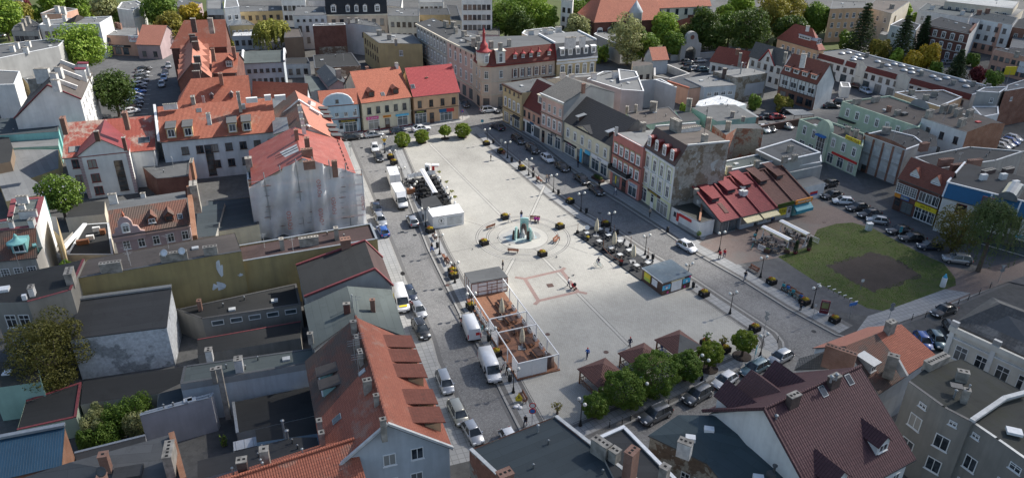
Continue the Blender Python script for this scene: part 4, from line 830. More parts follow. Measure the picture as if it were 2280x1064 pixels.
h=flat('outbuilding','low black felt roof yard hall with row of barred clerestory windows',[Pb2(-30,1062,4.2),Pb2(620,965,4.2),Pb2(590,830,4.2),Pb1(1160,1000,4.2)],'w_oldgrey','f_black','gutter',.08,rimh=.05)
h.w_([2.8],5,1.6,.8,'shop',.05,.98,ii=0)
h.chim('b1',1308,940,5.8,.5,.7,1.6,'cbrick',15)
h=flat('outbuilding','lower dark felt strip roof before the clerestory windows',[Pc2(-60,255,3.),Pc2(620,140,3.),Pc2(620,30,3.),Pc2(-60,150,3.)],'w_oldgrey','f_black','tpink',.06,rw=.15,rimh=.05,eg=[2])
h.chim('c2',10,215,4.6,.8,.9,1.8,'cwhite',15)
l1,l2,l3,l4=Pc1(1182,442,6.4),Pc2(712,300,6.),Pc2(832,188,6.8),Pc1(1212,325,6.8)
m1,m2_=Pc1(1184,420,6.6),Pc2(712,255,6.6)
h=flat('outbuilding','long grey-green felt roof building with pale blue upper wall in the yard',[Pc1(1186,445,6.),Pc2(714,300,6.),Pc2(832,190,6.),Pc1(1212,325,6.)],'w_icegrey','f_green','f_grey',.06,rimh=.04)
h.b_(5.1,.85,.06,'w_con',0,1,0,name='fascia')
h.chim('c2',205,275,7.8,.9,1.,2.,'cwhite',15);h.chim('c2',78,335,8.6,.6,.6,7.5,'stucco',15,1);h.chim('c2',40,345,7.8,.5,.5,2.,'stucco',15,1);h.pipe('c2',697,195,7.4)
h=flat('yard_wall','tall blank grey rendered yard building beside the green shrubs',[Pc1(920,652,5.2),Pc2(30,530,5.2),Pc2(45,500,5.2),Pc1(930,632,5.2)],'w_lilac','zinc','zinc',.1)
h=flat('outbuilding','small black felt roof with drain channel under the pale blue wall',[Pc2(195,765,3.),Pc2(745,640,3.),Pc2(715,450,3.),Pc2(168,562,3.)],'w_dirty','f_black','zinc',.12,eg=[3])
h=flat('outbuilding','blue-walled yard wing with three dark openings',[Pc2(330,830,4.4),Pc2(735,770,4.4),Pc2(715,655,4.4),Pc2(320,745,4.4)],'w_blue','f_black',None,0)
h=shed('canopy','white corrugated canopy over the yard beside blue wall',[Pc2(178,885,3.4),Pc2(440,825,3.4),Pc2(432,765,4.),Pc2(175,825,4.)],None,'m_white',cat='canopy')
m=MB();[m.cyl((p.x,p.y,0),(p.x,p.y,p.z-.1),.06)for p in h.pts];h.add('post',m,'zinc')
h=flat('outbuilding','dark grey felt roof yard house behind the orange tiled wing',[Pc2(-60,1075,5.6),Pc2(745,872,5.6),Pc2(725,795,5.6),Pc2(575,795,5.6),Pc2(-60,950,5.6)],'w_bg','f_dark',None,0)
h.pipe('c2',498,690,7.6,3.2,.12);h.pipe('c2',527,755,6.6,2.,.14)
h=shed('tenement','bottom left tenement with sloping grey felt roof and orange brick fire wall',[Pc1(60,1090,8.),Pc1(1235,1090,8.),Pc1(1115,778,9.2),Pc1(460,960,9.2)],'borange','f_grey',ii=.05)
m=MB();m.bar(Pc1(1130,772,9.5),Pc1(1210,1075,8.3),.55,.6);h.add('fire_wall',m,'borange')
h.chim('c1',675,905,10.8,.8,.8,2.2,'cbrick',15);h.chim('c1',1105,870,11.,.8,2.4,2.6,'stucco',15);h.chim('c1',665,1050,10.4,.8,.8,2.2,'cbrick',15)
h.box('c1',840,1020,8.95,(2.6,1.6,.3),'f_dark',15,'patch');
p=Pc1(672,1018,11.);m=MB();m.M=MX.Rotation(rad(60),4,'X');m.lt((0,0,0),[(.02,0),(.3,.05),(.48,.16),(.5,.2),(.3,.08),(.02,.04)],12);m.M=None;m.cyl((0,0,-2.5),(0,0,.05),.04,n=6);m.bd('satellite_dish','gutter',h.root,(p.x-h.o.x,p.y-h.o.y,11.))
h=shed('shed','outbuilding with blue profiled metal roof at the lower left',[Pc1(-60,1090,6.),Pc1(405,982,6.),Pc1(428,708,7.4),Pc1(-60,800,7.4)],'borange','m_blue',ii=.1)
m=MB();m.bar(Pc1(-60,805,7.6),Pc1(428,712,7.6),.5,.3);h.add('ridge_cap',m,'zinc')
h=flat('garage','low garage with black roof edged in red brick beside mint wall',[Pc1(110,745,3.),Pc1(500,660,3.),Pc1(535,430,3.),Pc1(170,550,3.)],'w_green','f_black','tpink',.15,rw=.26,eg=[0,1,2])
h=flat('outbuilding','mint green walled yard house with moss-stained flat roof',[Pc1(-60,475,5.),Pc1(270,430,5.),Pc1(235,290,5.),Pc1(-60,300,5.)],'w_mint','f_moss',None,0)
h.box('c1',45,365,5.15,(.9,1.,.2),'pale',10,'skylight')
h=flat('outbuilding','low dark felt roof with vines under the storehouse wall',[Pc1(530,580,3.),Pc1(1040,510,3.),Pc1(1190,440,3.),Pc1(1210,330,3.),Pc1(545,428,3.)],'w_dirty','f_black',None,0)
h=flat('outbuilding','small slate blue roof lean-to behind green shrubs',[Pc1(1030,615,3.4),Pc1(1215,575,3.4),Pc1(1195,470,3.4),Pc1(1040,510,3.4)],'w_lilac','f_slate',None,0)
h=flat('outbuilding','narrow roof strip with pale coping below the green shrubs',[Pc1(500,955,3.),Pc1(960,820,3.),Pc1(955,775,3.),Pc1(490,890,3.)],'w_lilac','f_dark','zinc',.1,eg=[2])
o5=[Pb1(-60,955,11.),Pb1(180,950,11.),Pb1(465,872,11.),Pb1(555,668,11.),Pb1(425,700,11.),Pb1(-60,800,11.)]
h=flat('tenement','old grey rendered tenement with black felt roof beside ivy-grown corner',o5,'w_oldgrey','f_black','tpink',.06,rimh=.05,eg=[1,2])
h.win(h.pts[0],h.pts[1],[7.2,3.4],2,1.3,1.9,'white',.2,.95,ii=0);h.win(h.pts[1],h.pts[2],[3.4],2,1.2,1.8,'plain',ii=0)
h.chim('b1',200,850,12.2,.6,1.,1.8,'cwhite',20);h.chim('b1',450,745,12.6,.9,2.,2.2,'stucco',20);h.box('b1',25,860,11.3,(1.1,1.1,.4),'pale',20,'skylight');h.box('b1',155,905,11.6,(.5,.5,1.),'pale',20,'vent')
m=MB();m.cyl(Pb1(155,800,9.),Pb1(155,800,9.)+U(5),.03);m.cyl(Pb1(430,700,11.),Pb1(430,700,11.)+U(3),.03);h.add('aerial',m,'zinc')
# -- bottom centre
L_,F_,R_=Pc3(370,872,9.),Pc3(948,648,9.),Pc3(1300,925,9.)
N_=L_+R_-F_
h=flat('tenement','flat-roofed corner house with dark slate-grey roof edged by pale coping tiles',[L_+(N_-L_)*1.6,R_+(N_-L_)*.6,F_,L_],'w_peelbrick','f_slate','rim',.25,rw=.35,eg=[1,3])
h.chim('c3',1240,820,10.6,1.9,.9,1.9,'stucco',-45,4);h.chim('c3',1330,875,10.4,.9,.9,2.,'stucco',-45,2);h.chim('c3',605,1025,10.6,1.,1.4,2.4,'cbrick',-60,3);h.pipe('c3',822,720,9.7,.8,.1)
p_=[Pc3(1340,1090,9.2),Pc4(400,1090,9.2),Pc4(28,714,9.2),Pc3(1195,800,9.2)]
h=flat('tenement','small dark flat roof with tall brick stack between slate roof and teal roof',p_,'w_dirty','f_dark','pale',.25,rw=.35,eg=[1,2])
h.chim('c4',82,880,12.6,.9,1.3,6,'cbrick',-40,3);h.chim('c4',300,985,10.8,.8,.8,3.,'stucco',-40,1)
t1,t2,t3=Pc4(187,784,6.9),Pc4(575,968,6.9),Pc4(690,1110,6.9)
tr,tm_,tt=Pc4(385,648,7.6),Pc4(610,650,8.2),Pc4(948,790,8.4)
h=House('tenement','low house with bluish slate felt roof and peeling brown wall',[t1,t2,t3,Pc4(1300,1110,8.),tt,tm_,tr])
lp=h.roof([[t1,t2,Pc4(600,760,8.2),tr],[tr,Pc4(600,760,8.2),tm_],[t2,t3,Pc4(1300,1110,8.),Pc4(1110,965,8.2),tt],[t2,tt,tm_,Pc4(600,760,8.2)]],['f_teal']);h.walls(lp,'w_peelbrown',.12)
h.win(t1,t2,[2.4],1,.6,1.1,'white',.3,.42,ii=.12);h.win(t1,t2,[2.4],1,1.,1.9,'white',.62,.76,ii=.12);h.win(t1,t2,[2.4],1,1.,1.9,'white',.84,.98,ii=.12);h.win(t2,t3,[2.4],2,.9,1.9,'white',.1,.9,ii=.12)
h.chim('c4',435,820,9.2,1.4,.9,2.,'cwhite',-30,3)
for x,y in((590,735),(467,790),(915,1052)):h.box('c4',x,y,8.45,(1.,.7,.5),'pale',-10,'skylight')
h.pipe('c4',1022,985,9.2,1.4,.14,'gutter');h.box('c4',1000,1030,8.7,(.5,.8,.6),'gutter',20,'vent')
a=Pc5(285,330,14.);r0=Pc4(950,610,14.);e=(a-r0);Lr=e.length;e/=Lr;q=off(r0,a,1.)
n0,n1=r0-q*8.3,a-q*8.3;f0,f1=r0+q*7.6,a+q*7.6
for p in(n0,n1):p.z=8.
for p in(f0,f1):p.z=8.
h=House('gabled_house','large plum-brown metal tiled roof with white gable and three gabled dormers',[n0,n1,f1,f0])
lp=h.roof([[n0,n1,a,r0],[r0,a,f1,f0]],['t_plum'],.2);h.walls(lp,'w_white',.5,.2)
for u,w_ in((.17,2.6),(.42,3.4),(.68,2.8)):h.dm(f1,f0,7.6,8.,14.,1-u,.1,w_,1.7,4.4,'gable','w_white','t_plum',None,rise=1.5,ov=.3)
h.dm(n0,n1,8.3,8.,14.,.74,.2,1.7,1.3,3.2,'gable','w_white','t_plum','w1',rise=.9,ov=.2);h.dm(n0,n1,8.3,8.,14.,.22,.1,2.2,1.3,3.2,'gable','w_white','t_plum','w1',rise=1.2,ov=.3)
h.chim('c4',1150,512,14.9,1.3,.7,2.2,'cdark',30,4);h.chim('c5',118,390,14.9,1.3,.7,2.2,'cdark',30,4)
for x,y in((95,398),(130,385)):h.pipe('c5',x,y,15.3,.7,.12)
h.pipe('c4',1032,655,13.6,1.2,.12);h.pipe('c5',222,430,12.9,1.,.1);h.skylight(n0,n1,8.3,8.,14.,.55,.93,.6,1.);h.skylight(n0,n1,8.3,8.,14.,.83,.93,.6,1.)
m=MB();m.cyl(r0+U(.12),a+U(.12),.16,n=6);m.bar(r0+U(.1),n0+U(.1),.3,.28);m.bar(r0+U(.1),f0+U(.1),.3,.28);h.add('verge',m,'t_plum')
h.win(n0,n1,[5.,2.],6,1.1,1.5,'w1',ii=.5)
r0,r1=Pc5(180,195,9.6),Pc5(553,52,9.6);b=Pc5(785,258,7.);a=Pc5(405,512,6.2);e=(r1-r0).normalized();q=off(r0,r1,1.)
f0,f1=r0+q*4.2-U(3),r1+q*4.2-U(3)
h=House('gabled_house','small house with bright orange tiled roof half darkened by old tiles',[a,b,f1,f0])
rm=lerp(r0,r1,.55);mm=lerp(a,b,.5)
lp=h.roof([[a,mm,rm,r0],[mm,b,r1,rm],[r0,rm,r1,f1,f0]],['t_oldbrown','t_or','t_pink'],fm=[0,1,2]);h.walls(lp,'w_icegrey',.25)
h.chim('c5',160,215,11.4,3.4,.7,3.,'cbrick',-35,5);h.chim('c5',505,255,10.2,1.2,.8,3.2,'stucco',-30,2);h.chim('c5',490,32,11.,1.2,.8,2.2,'stucco',30,4)
m=MB();m.bar(Pc5(500,260,9.4),Pc5(575,395,7.6),.35,.9);h.add('fire_wall',m,'rim')
h.dm(a,b,6.,6.2,9.6,.12,.35,1.3,1.3,2.,'shed','zinc','zinc','w1',rise=.2)
h=shed('gabled_house','small grey shingled roof corner left of the orange tiled roof',[Pc4(1150,350,7.4),Pc5(215,335,7.4),Pc5(60,225,9.4),Pc4(1180,275,8.)],'w_white','t_grey')
z=11.
A_=[Pc5(600,428,z),Pc5(838,600,z),Pc5(1015,692,z),Pc5(1235,545,z),Pc5(1375,500,z),Pc5(950,275,z),Pc5(705,345,z)]
h=flat('tenement','grey rendered tenement with mossy black felt roof and aerial chimneys',A_,'w_oldgrey','f_moss','gutter',.12,rimh=.06,eg=[0,1])
h.win(A_[0],A_[1],[9.2],1,.9,.6,'white',.4,.62,ii=0);h.win(A_[0],A_[1],[6.2,2.8],1,1.5,1.7,'w1',.3,.62,ii=0);h.win(A_[1],A_[2],[9.4],1,.8,.6,'white',.3,.6,ii=0);h.win(A_[1],A_[2],[6.,2.8],1,1.5,1.7,'w1',.1,.5,ii=0)
m=MB();m.bar(Pc5(1018,685,z+.15),Pc5(1232,538,z+.15),.5,.3);m.bar(Pc5(1232,538,z+.15),Pc5(1380,498,z+.15),.5,.3);h.add('fire_wall',m,'rim')
h.chim('c5',965,360,12.2,1.1,.7,1.6,'stucco',-20,3);h.chim('c5',990,480,12.6,.6,.6,2.,'stucco',-20,1);h.pipe('c5',1005,455,13.,1.);h.box('c5',918,455,11.9,(1.2,.9,.12),'gutter',-20,'vent_hood');h.pipe('c5',914,490,11.8,1.,.1,'zinc');h.chim('c5',790,275,11.9,3.4,.9,1.4,'stucco',30,6)
B_=[Pc5(1015,692,10.6),Pc5(1192,812,10.6),Pc5(1600,1100,10.6),Pc5(1640,520,10.6),Pc5(1375,500,10.6),Pc5(1235,545,10.6)]
h=flat('tenement','grey tenement at the lower right corner with rust-streaked wall and white drain pipe',B_,'w_oldgrey','f_moss','zinc',.12,rimh=.06,eg=[0,1])
h.win(B_[0],B_[1],[9.1],1,.8,.6,'white',.1,.5,ii=0);h.win(B_[0],B_[1],[5.6],1,1.2,1.7,'plain',-.45,-.1,ii=0);h.win(B_[0],B_[1],[5.2,2.],1,1.3,1.7,'w1',.25,.65,ii=0);h.win(B_[1],B_[2],[8.6],2,1.2,.8,'white',.2,.9,ii=0);h.win(B_[1],B_[2],[5.2],2,1.3,1.7,'w1',.1,.9,ii=0)
h.box('c5',1300,750,11.,(1.4,1.,.3),'pale',-20,'skylight')
z=9.2
a,b=Pc5(872,62,z),Pc5(1500,350,z);bt=Pb5(1005,982,10.2);bk=off(a,b,1.)
h=House('town_house','white classical corner house with pilasters and old slate roof',[a,b,b+bk*9,a+bk*9])
wl=quad(a,b,12);h.walls(wl,'w_offwhite',.2)
lp=h.roof([[a+bk*.9,b+bk*.9,b+bk*6+U(3.),a+bk*5+(b-a).normalized()*3+U(3.)],[a+bk*.9,a+bk*5+(b-a).normalized()*3+U(3.),a+bk*11.5],[a+bk*11.5,a+bk*5+(b-a).normalized()*3+U(3.),b+bk*6+U(3.),b+bk*12]],['t_slateold'],.2)
h.band(a,b,8.6,.75,.35,'w_offwhite',0,1,.2);h.band(a,b,7.7,.2,.2,'w_white',0,1,.2)
h.win(a,b,[5.,1.4],4,1.5,2.1,'white',.08,.98,ii=.2)
for u in(.02,.47,.86):h.band(a,b,.2,8.4,.25,'w_white',u,u+.05,.2,name='pilaster')
for u in(.045,.5):h.band(a,b,9.35,.7,.4,'zinc',u-.04,u+.04,.35,name='parapet_block')
h.win(wl[3],wl[0],[5.,1.4],4,1.3,2.,'grid',ii=.2)
# -- row on the east side of the square
a,b=Pd5(530,668,9.5),Pd5(755,782,9.5);q4=quad(a,b,11)
h=flat('town_house','narrow cream corner house with dark cornice, wavy window hoods and flat grey roof',q4,'w_yellow','f_grey','gutter',.12,rimh=.06,eg=[0])
h.win(a,b,[4.3],4,.85,2.,'trim',.04,.96,ii=0);h.win(a,b,[7.9],4,.7,.8,'plain',.04,.96,ii=0)
h.win(a,b,[.4],1,1.9,2.4,'shop',.06,.36,ii=0);h.win(a,b,[.1],1,.9,2.6,'wdoor',.4,.55,ii=0);h.win(a,b,[.4],1,2.3,2.3,'shop',.6,.96,ii=0)
h.band(a,b,9.,.45,.35,'umber',0,1,0);h.band(a,b,3.6,.15,.12,'umber',0,1,0);h.band(a,b,2.9,.4,.6,'s_black',.6,.95,0,name='awning',sl_=.1);h.win(q4[3],q4[0],[4.3],3,.85,2.,'trim',ii=0);h.win(q4[3],q4[0],[.4],2,1.9,2.3,'shop',ii=0)
a,b=Pd6(190,243,6.3),Pd6(360,332,6.3)
h=gab('town_house','low house with steep dark red tiled roof and one cream box dormer',a,b,Pd6(375,45,12.),12.,'w_salmon','t_darkred')
h.w_([3.9],4,.8,1.5,'plain',.03,.97);h.w_([.1],1,1.,2.5,'door',.04,.2);h.w_([.4],1,2.,2.4,'dshop',.26,.52);h.w_([.4],1,2.6,2.4,'dshop',.62,.96);h.w_([.1],1,.8,2.5,'wdoor',.53,.62)
h.b_(.0,3.2,.012,'w_white',0,1,name='shop_front');h.b_(2.9,.45,.12,'s_navyroof',.44,.62,name='shop_sign')
h.d_(.72,.32,2.4,1.9,2.6,'flat','w_sand','w_sand','w1',ww=.5)
h=gab('town_house','three-storey brown-pink house with khaki felt roof and plain grey fire wall',Pd6(352,146,11.5),Pd6(552,230,11.5),Pd6(760,75,14.2),14.2,'w_rose','t_grey')
h.w_([8.1],4,.8,1.7,'white',.04,.96);h.w_([4.6],4,.9,2.,'trim',.04,.96);h.w_([.2],1,1.,2.9,'door',.1,.22);h.w_([.4],2,1.9,2.7,'shop',.3,.96)
h.b_(10.9,.3,.12,'w_sand');h.b_(7.2,.2,.15,'w_brown');h.b_(3.6,.2,.18,'w_brown');h.b_(0,3.5,.012,'w_sand',0,1,name='shop_front');h.b_(3.05,.5,.15,'s_black',.5,.72,text='COCON',tm='white')
h.add('fire_wall',MB().add([tuple(p)for p in(h.B-U(9),h.b2-U(9),h.b2+U(.1),h.r1+U(.25),h.B+U(.1))],[(0,1,2,3,4)]),'w_con')
m=MB();m.bar(h.A+U(.02),h.B+U(.02),.4,.25);h.add('gutter',m,'rim')
h.chim('d6',720,62,15.2,.6,.7,2.2,'cbrick',-55)
h=gab('town_house','cream house with black metal tile roof and low central pediment above shops',Pd6(540,372,7.5),Pd6(952,592,7.5),Pd6(740,168,12.),12.,'w_cream','t_black')
a,b=h.A,h.B
h.win(a,b,[4.3],6,.85,1.7,'trim',.04,.96);h.win(a,b,[.3],1,3.8,2.4,'shop',.05,.3);h.win(a,b,[.15],1,1.1,2.7,'door',.33,.4);h.win(a,b,[.2],1,2.4,2.7,'dshop',.45,.6);h.win(a,b,[.3],1,2.6,2.5,'shop',.63,.79);h.win(a,b,[.3],1,2.2,2.5,'shop',.81,.95)
h.band(a,b,2.75,.4,.15,'s_black',.04,.31,text='DLA WAS',tm='s_pink');h.band(a,b,2.95,.75,.12,'pale',.62,.96,text='kwiaty',tm='c_navy');h.band(a,b,.3,3.,.15,'s_cyan',.395,.435,name='shop_sign');h.band(a,b,2.9,.8,.2,'s_cyan',.5,.6,name='shop_sign');h.band(a,b,3.75,.12,.1,'w_sand')
e=(b-a).normalized();q=off(a,b,1.);pm=lerp(a,b,.45);m=MB()
m.add([tuple(pm-e*3.1+q*.2+U(-.4)),tuple(pm+e*3.1+q*.2+U(-.4)),tuple(pm+e*2.6+q*.2+U(.35)),tuple(pm+e*0+q*.2+U(1.15)),tuple(pm-e*2.6+q*.2+U(.35))],[(0,1,2,3,4)]);h.add('pediment',m,'w_cream')
s_=(h.zr-h.ze)/h.D;rr=[pm-e*2.9-q*.2+U(.3),pm-q*.2+U(1.2),pm+e*2.9-q*.2+U(.3)];bb=[pm-e*2.9+q*(.35/s_)+U(.3),pm+q*(1.3/s_)+U(1.2),pm+e*2.9+q*(.35/s_)+U(.3)]
h.roof([[rr[0],rr[1],bb[1],bb[0]],[rr[1],rr[2],bb[2],bb[1]]],['t_black'],.12,'pediment_roof')
for u in(.24,.84):h.dm(a,b,h.D,h.ze,h.zr,u,.2,.8,1.0,1.8,'shed','umber','zinc','plain',rise=.3,ov=.2)
h.add('fire_wall',MB().add([tuple(p)for p in(h.B-U(5),h.b2-U(5),h.b2+U(.02),h.r1+U(.18),h.B+U(.02))],[(0,1,2,3,4)]),'w_oldgrey')
h.chim('d6',1225,390,12.2,.9,.9,4.2,'stucco',-57,2);h.chim('d6',1000,430,12.6,.5,.5,1.8,'zinc',-57,1,False)
z=11.2;a,b=Pd6(975,470,z),Pd6(1226,602,z);e=(b-a).normalized();q=off(a,b,1.)
h=shed('town_house','red town house with ochre window hoods, dark balcony and sloping grey roof',[a+q*.3+U(-.3),b+q*.3+U(-.3),b+q*10+U(-1.2),a+q*10+U(-1.2)],'w_red','f_light',ii=.02)
h.o2=h.o;A,B=a,b
h.add('front_wall',MB().add([(A.x,A.y,0),(B.x,B.y,0),(B.x,B.y,z),(A.x,A.y,z),(A.x+q.x*.3,A.y+q.y*.3,0),(B.x+q.x*.3,B.y+q.y*.3,0),(B.x+q.x*.3,B.y+q.y*.3,z),(A.x+q.x*.3,A.y+q.y*.3,z)],[(0,1,2,3),(4,7,6,5),(3,2,6,7),(0,3,7,4),(1,5,6,2)]),'w_red')
h.band(A,B,z,.1,.12,'pale',0,1,0,name='parapet_cap');h.win(A,B,[7.2,4.1],5,.95,1.7,'arch',.03,.97,ii=0)
h.band(A,B,6.75,.2,.2,'umber',0,1,0);h.band(A,B,3.7,.18,.15,'umber',0,1,0)
for zz in(9.25,6.15):
 for i in range(5):h.band(A,B,zz,.22,.18,'w_ochre',.03+.94*(i+.5)/5-.065,.03+.94*(i+.5)/5+.065,0,name='window_hood')
h.win(A,B,[.3],1,2.4,2.6,'dshop',.07,.36,ii=0);h.win(A,B,[.1],1,1.3,2.8,'door',.42,.56,ii=0);h.win(A,B,[.3],1,2.6,2.6,'shop',.62,.95,ii=0)
h.band(A,B,2.95,.5,.25,'s_teal',.06,.36,0,text='PIERROT',tm='white');h.band(A,B,2.4,.7,.1,'rim',.63,.94,0,text='gabinet',tm='s_blue');h.band(A,B,.9,1.6,.08,'s_yellow',.19,.23,0,name='shop_sign')
m=MB();L=(B-A).length;m.box(0,-1.1,3.6,L*.66,0,3.8,1)
for i in range(23):m.box(i*L*.66/23,-1.1,3.8,i*L*.66/23+.14,-1.04,4.7)
m.box(0,-1.12,4.65,L*.66,-1.02,4.75);m.box(0,-1.1,3.8,.06,0,4.75);m.box(L*.66-.06,-1.1,3.8,L*.66,0,4.75)
p=A+e*L*.04;m.bd('balcony',['black','rim'],h.root,(p.x-h.o.x,p.y-h.o.y,0),math.atan2(e.y,e.x))
zc,zm=11.,14.6;a,b=Pd7(385,270,zc),Pd7(670,452,zc);e=(b-a).normalized();q=off(a,b,1.)
D2=11.2;h=House('tenement','tall lime and white mansard tenement with arched windows and peeling fire wall',[a,b,b+q*D2,a+q*D2])
h.walls([a,b,b+q*D2,a+q*D2],'w_lime',.1,.1)
ma,mb_=a+q*2.1+U(zm-zc),b+q*2.1+U(zm-zc);na,nb=a+q*D2+U(zm-zc-.5),b+q*D2+U(zm-zc-.5)
h.roof([[a-q*.1,b-q*.1,mb_,ma]],['umber'],.15,'mansard');h.roof([[ma,mb_,nb,na]],['f_brown'],.2)
S_=b-U(zc);h.add('fire_wall',MB().add([tuple(p+e*.02)for p in(V((b.x,b.y,0)),V((nb.x,nb.y,0)),nb,mb_,b)],[(0,1,2,3,4)]),'w_peel')
h.add('fire_wall',MB().add([tuple(p-e*.02)for p in(V((na.x,na.y,0)),V((a.x,a.y,0)),a,ma,na)],[(0,1,2,3,4)]),'w_grey')
m=MB();m.bar(mb_+U(.1),nb+U(.1),.35,.3);m.bar(ma+U(.1),na+U(.1),.35,.3);h.add('parapet_cap',m,'rim')
for u in(.13,.37,.61,.85):h.dm(a,b,2.1,zc,zm,u,.1,1.3,2.1,1.6,'gable','fwhite','frame_red','arch',rise=.2,ov=.06,side='frame_red',ww=.62)
h.win(a,b,[7.4,4.2],4,.95,2.2,'arch',.04,.96,ii=.1);h.win(a,b,[.3],2,2.2,2.7,'shop',.06,.3,ii=.1,skip=(1,));h.win(a,b,[.3],1,2.4,2.7,'shop',.06,.3,ii=.1,skip=(0,));h.win(a,b,[.1],1,1.,2.8,'wdoor',.36,.48,ii=.1);h.win(a,b,[.2],1,3.6,2.7,'shop',.54,.95,ii=.1)
h.band(a,b,3.05,.5,.18,'umber',.26,.66,.1,text='RESTAURACJA',tm='s_yellow');h.band(a,b,10.5,.4,.35,'w_white',0,1,.1);h.band(a,b,6.95,.25,.25,'w_white',0,1,.1);h.band(a,b,3.65,.2,.2,'w_white',0,1,.1)
for i in range(5):h.band(a,b,3.9,6.5,.14,'w_white',i*.2375,i*.2375+.05,.1,name='pilaster')
h.chim('d7',680,25,16.8,2.4,.9,2.8,'stucco',-60,4);h.chim('d7',942,160,16.,.9,.9,2.4,'stucco',-60,2);h.chim('d7',810,95,15.2,4.5,.5,.9,'cwhite',25,0)
m=MB();p=Pd7(930,180,14.4);m.cyl((p.x,p.y,14.),(p.x,p.y,20.),.05);m.cyl((p.x-1,p.y,17.),(p.x+.8,p.y-.3,17.4),.03);m.cyl((p.x-.6,p.y,16.6),(p.x+.5,p.y,16.8),.03);h.add('aerial',m,'gutter')
q4=PS('d8',3.1,(82,608),(447,815),(625,770),(285,475))
h=flat('kiosk','low white corner shop with mossy flat roof and red lettering panels',q4,'w_white','f_moss','gutter',.08,rimh=.05,eg=[0,1])
h.band(q4[0],q4[1],2.1,.55,.05,'s_red',.3,.72,0,name='shop_sign');h.band(q4[0],q4[1],.9,1.6,.05,'s_red',.22,.3,0,name='shop_sign');h.band(q4[0],q4[1],.05,.8,.04,'w_con',.3,.95,0,name='plinth');h.win(q4[0],q4[1],[1.6],1,.6,.8,'plain',.12,.2,ii=0)
m=MB();m.bar(Pd8(462,600,3.5),Pd8(435,800,3.15),.35,.5);h.add('fire_wall',m,'borange')
z0,z1=2.95,6.4;a,b=Pd8(700,810,z0),Pd8(1405,637,z0);e=(b-a).normalized();q=off(a,b,1.);D=8.9
def shopunit(name,label,u0,u1,mat,dorms,wall):
 A,B=lerp(a,b,u0),lerp(a,b,u1);h=House(name,label,quad(A,B,D))
 lp=h.roof([[A,B,B+q*D+U(z1-z0),A+q*D+U(z1-z0)]],[mat],.2);h.walls(lp,wall,.5,.2)
 for u,t,w_ in dorms:h.dm(A,B,D,z0,z1,u,t,w_,.75,4.,'shed',mat,mat,'plain',rise=.9,ov=.15)
 m=MB();up=U(.16)
 for X in((A,B)if u0==0 else(B,)):m.bar(X+up,X+q*D+up+U(z1-z0),.3,.2)
 m.bar(A+q*D+up+U(z1-z0),B+q*D+up+U(z1-z0),.3,.2);h.add('ridge_cap',m,mat);h.A,h.B=A,B;return h
h=shopunit('shop','shop with wine red metal tile roof next to the white corner shop',0,.355,'t_wine',((.45,.5,1.9),),'w_con');h.w_([.3],2,1.7,2.2,'dshop',.08,.92,ii=.5)
h.skylight(h.A,h.B,D,z0,z1,.55,.3,.7,2.4,'t_winebrown','t_winebrown');h.box('d8',398,395,6.4,(.8,.6,1.2),'stucco',25,'chimney');h.box('d8',437,530,4.6,(.9,.5,.7),'w_white',25,'air_unit')
h=shopunit('shop','shop with wine red roof and single cream awning',.355,.685,'t_wine',((.45,.62,2.1),),'w_bg');h.w_([.9],2,1.6,1.6,'shop',.05,.95,ii=.5);h.b_(2.2,.5,1.5,'canvas_cream',.1,.95,.3,name='awning',sl_=.2)
for x,y in((972,365),(965,410),(1003,418)):h.box('d8',x,y,5.6,(1.,.6,1.),'w_white',25,'air_unit')
h=shopunit('shop','shop with wine red roof between awning shop and brown roofed shop',.685,1.0,'t_wine',((.4,.66,2.1),),'w_bg');h.w_([.5],2,1.4,2.,'shop',.05,.95,ii=.5);h.b_(2.2,.5,1.4,'canvas_cream',.05,.98,.3,name='awning',sl_=.2)
h=shopunit('shop','shop with brown metal tile roof and yellow notice',1.0,1.33,'t_winebrown',((.35,.66,1.9),),'w_grey');h.b_(.9,1.5,.06,'s_yellow',.25,.68,.5,text='TELEFONY',tm='s_black');h.b_(2.75,.9,.1,'l_drk',.02,.95,.1,name='sign_board');h.w_([.1],1,.9,2.2,'wdoor',.75,.95,ii=.5)
h=shopunit('shop','end kebab shop with brown roof, orange sign and turquoise front',1.33,1.66,'t_winebrown',((.35,.7,1.8),),'w_turq');h.b_(2.75,.85,.2,'s_orange',.02,.98,.1,text='Antoni Grill',tm='white');h.b_(1.7,.8,1.,'s_teal',.02,.98,.3,name='awning',sl_=.6);h.w_([.9],1,2.4,1.2,'shop',.1,.8,ii=.5)
h.win(h.B,h.B+q*D,[.9],2,.9,1.2,'white',ii=.5)
q4=[Pa4(895,985,7.5),Pa4(1060,1062,7.5),Pa4(1325,1003,7.5),Pa4(1130,915,7.5)]
h=flat('outbuilding','pale concrete building with cracked grey flat roof behind the red shops',q4,'w_con','f_grey','pale',.3,rw=.35)
for x,y in((1125,960),(1090,1030),(1155,1020)):h.chim('a4',x,y,8.6,1.1,.6,1.4,'stucco',20)
h=flat('outbuilding','low concrete annex with stepped roof right of the red shops',[Pb4(1065,75,5.6),Pb4(1330,30,5.6),Pb4(1325,-15,5.6),Pb4(1040,15,5.6)],'w_con','f_grey','pale',.2)
h=flat('outbuilding','concrete terrace building between mansard house and red shops',[Pb4(690,92,6.8),Pb4(1050,18,6.8),Pb4(1000,-40,6.8),Pb4(690,25,6.8)],'w_con','f_green','pale',.3,eg=[0,2,3])
for x,y in((720,60),(905,22)):h.chim('b4',x,y,8.,1.,.6,1.6,'stucco',20)
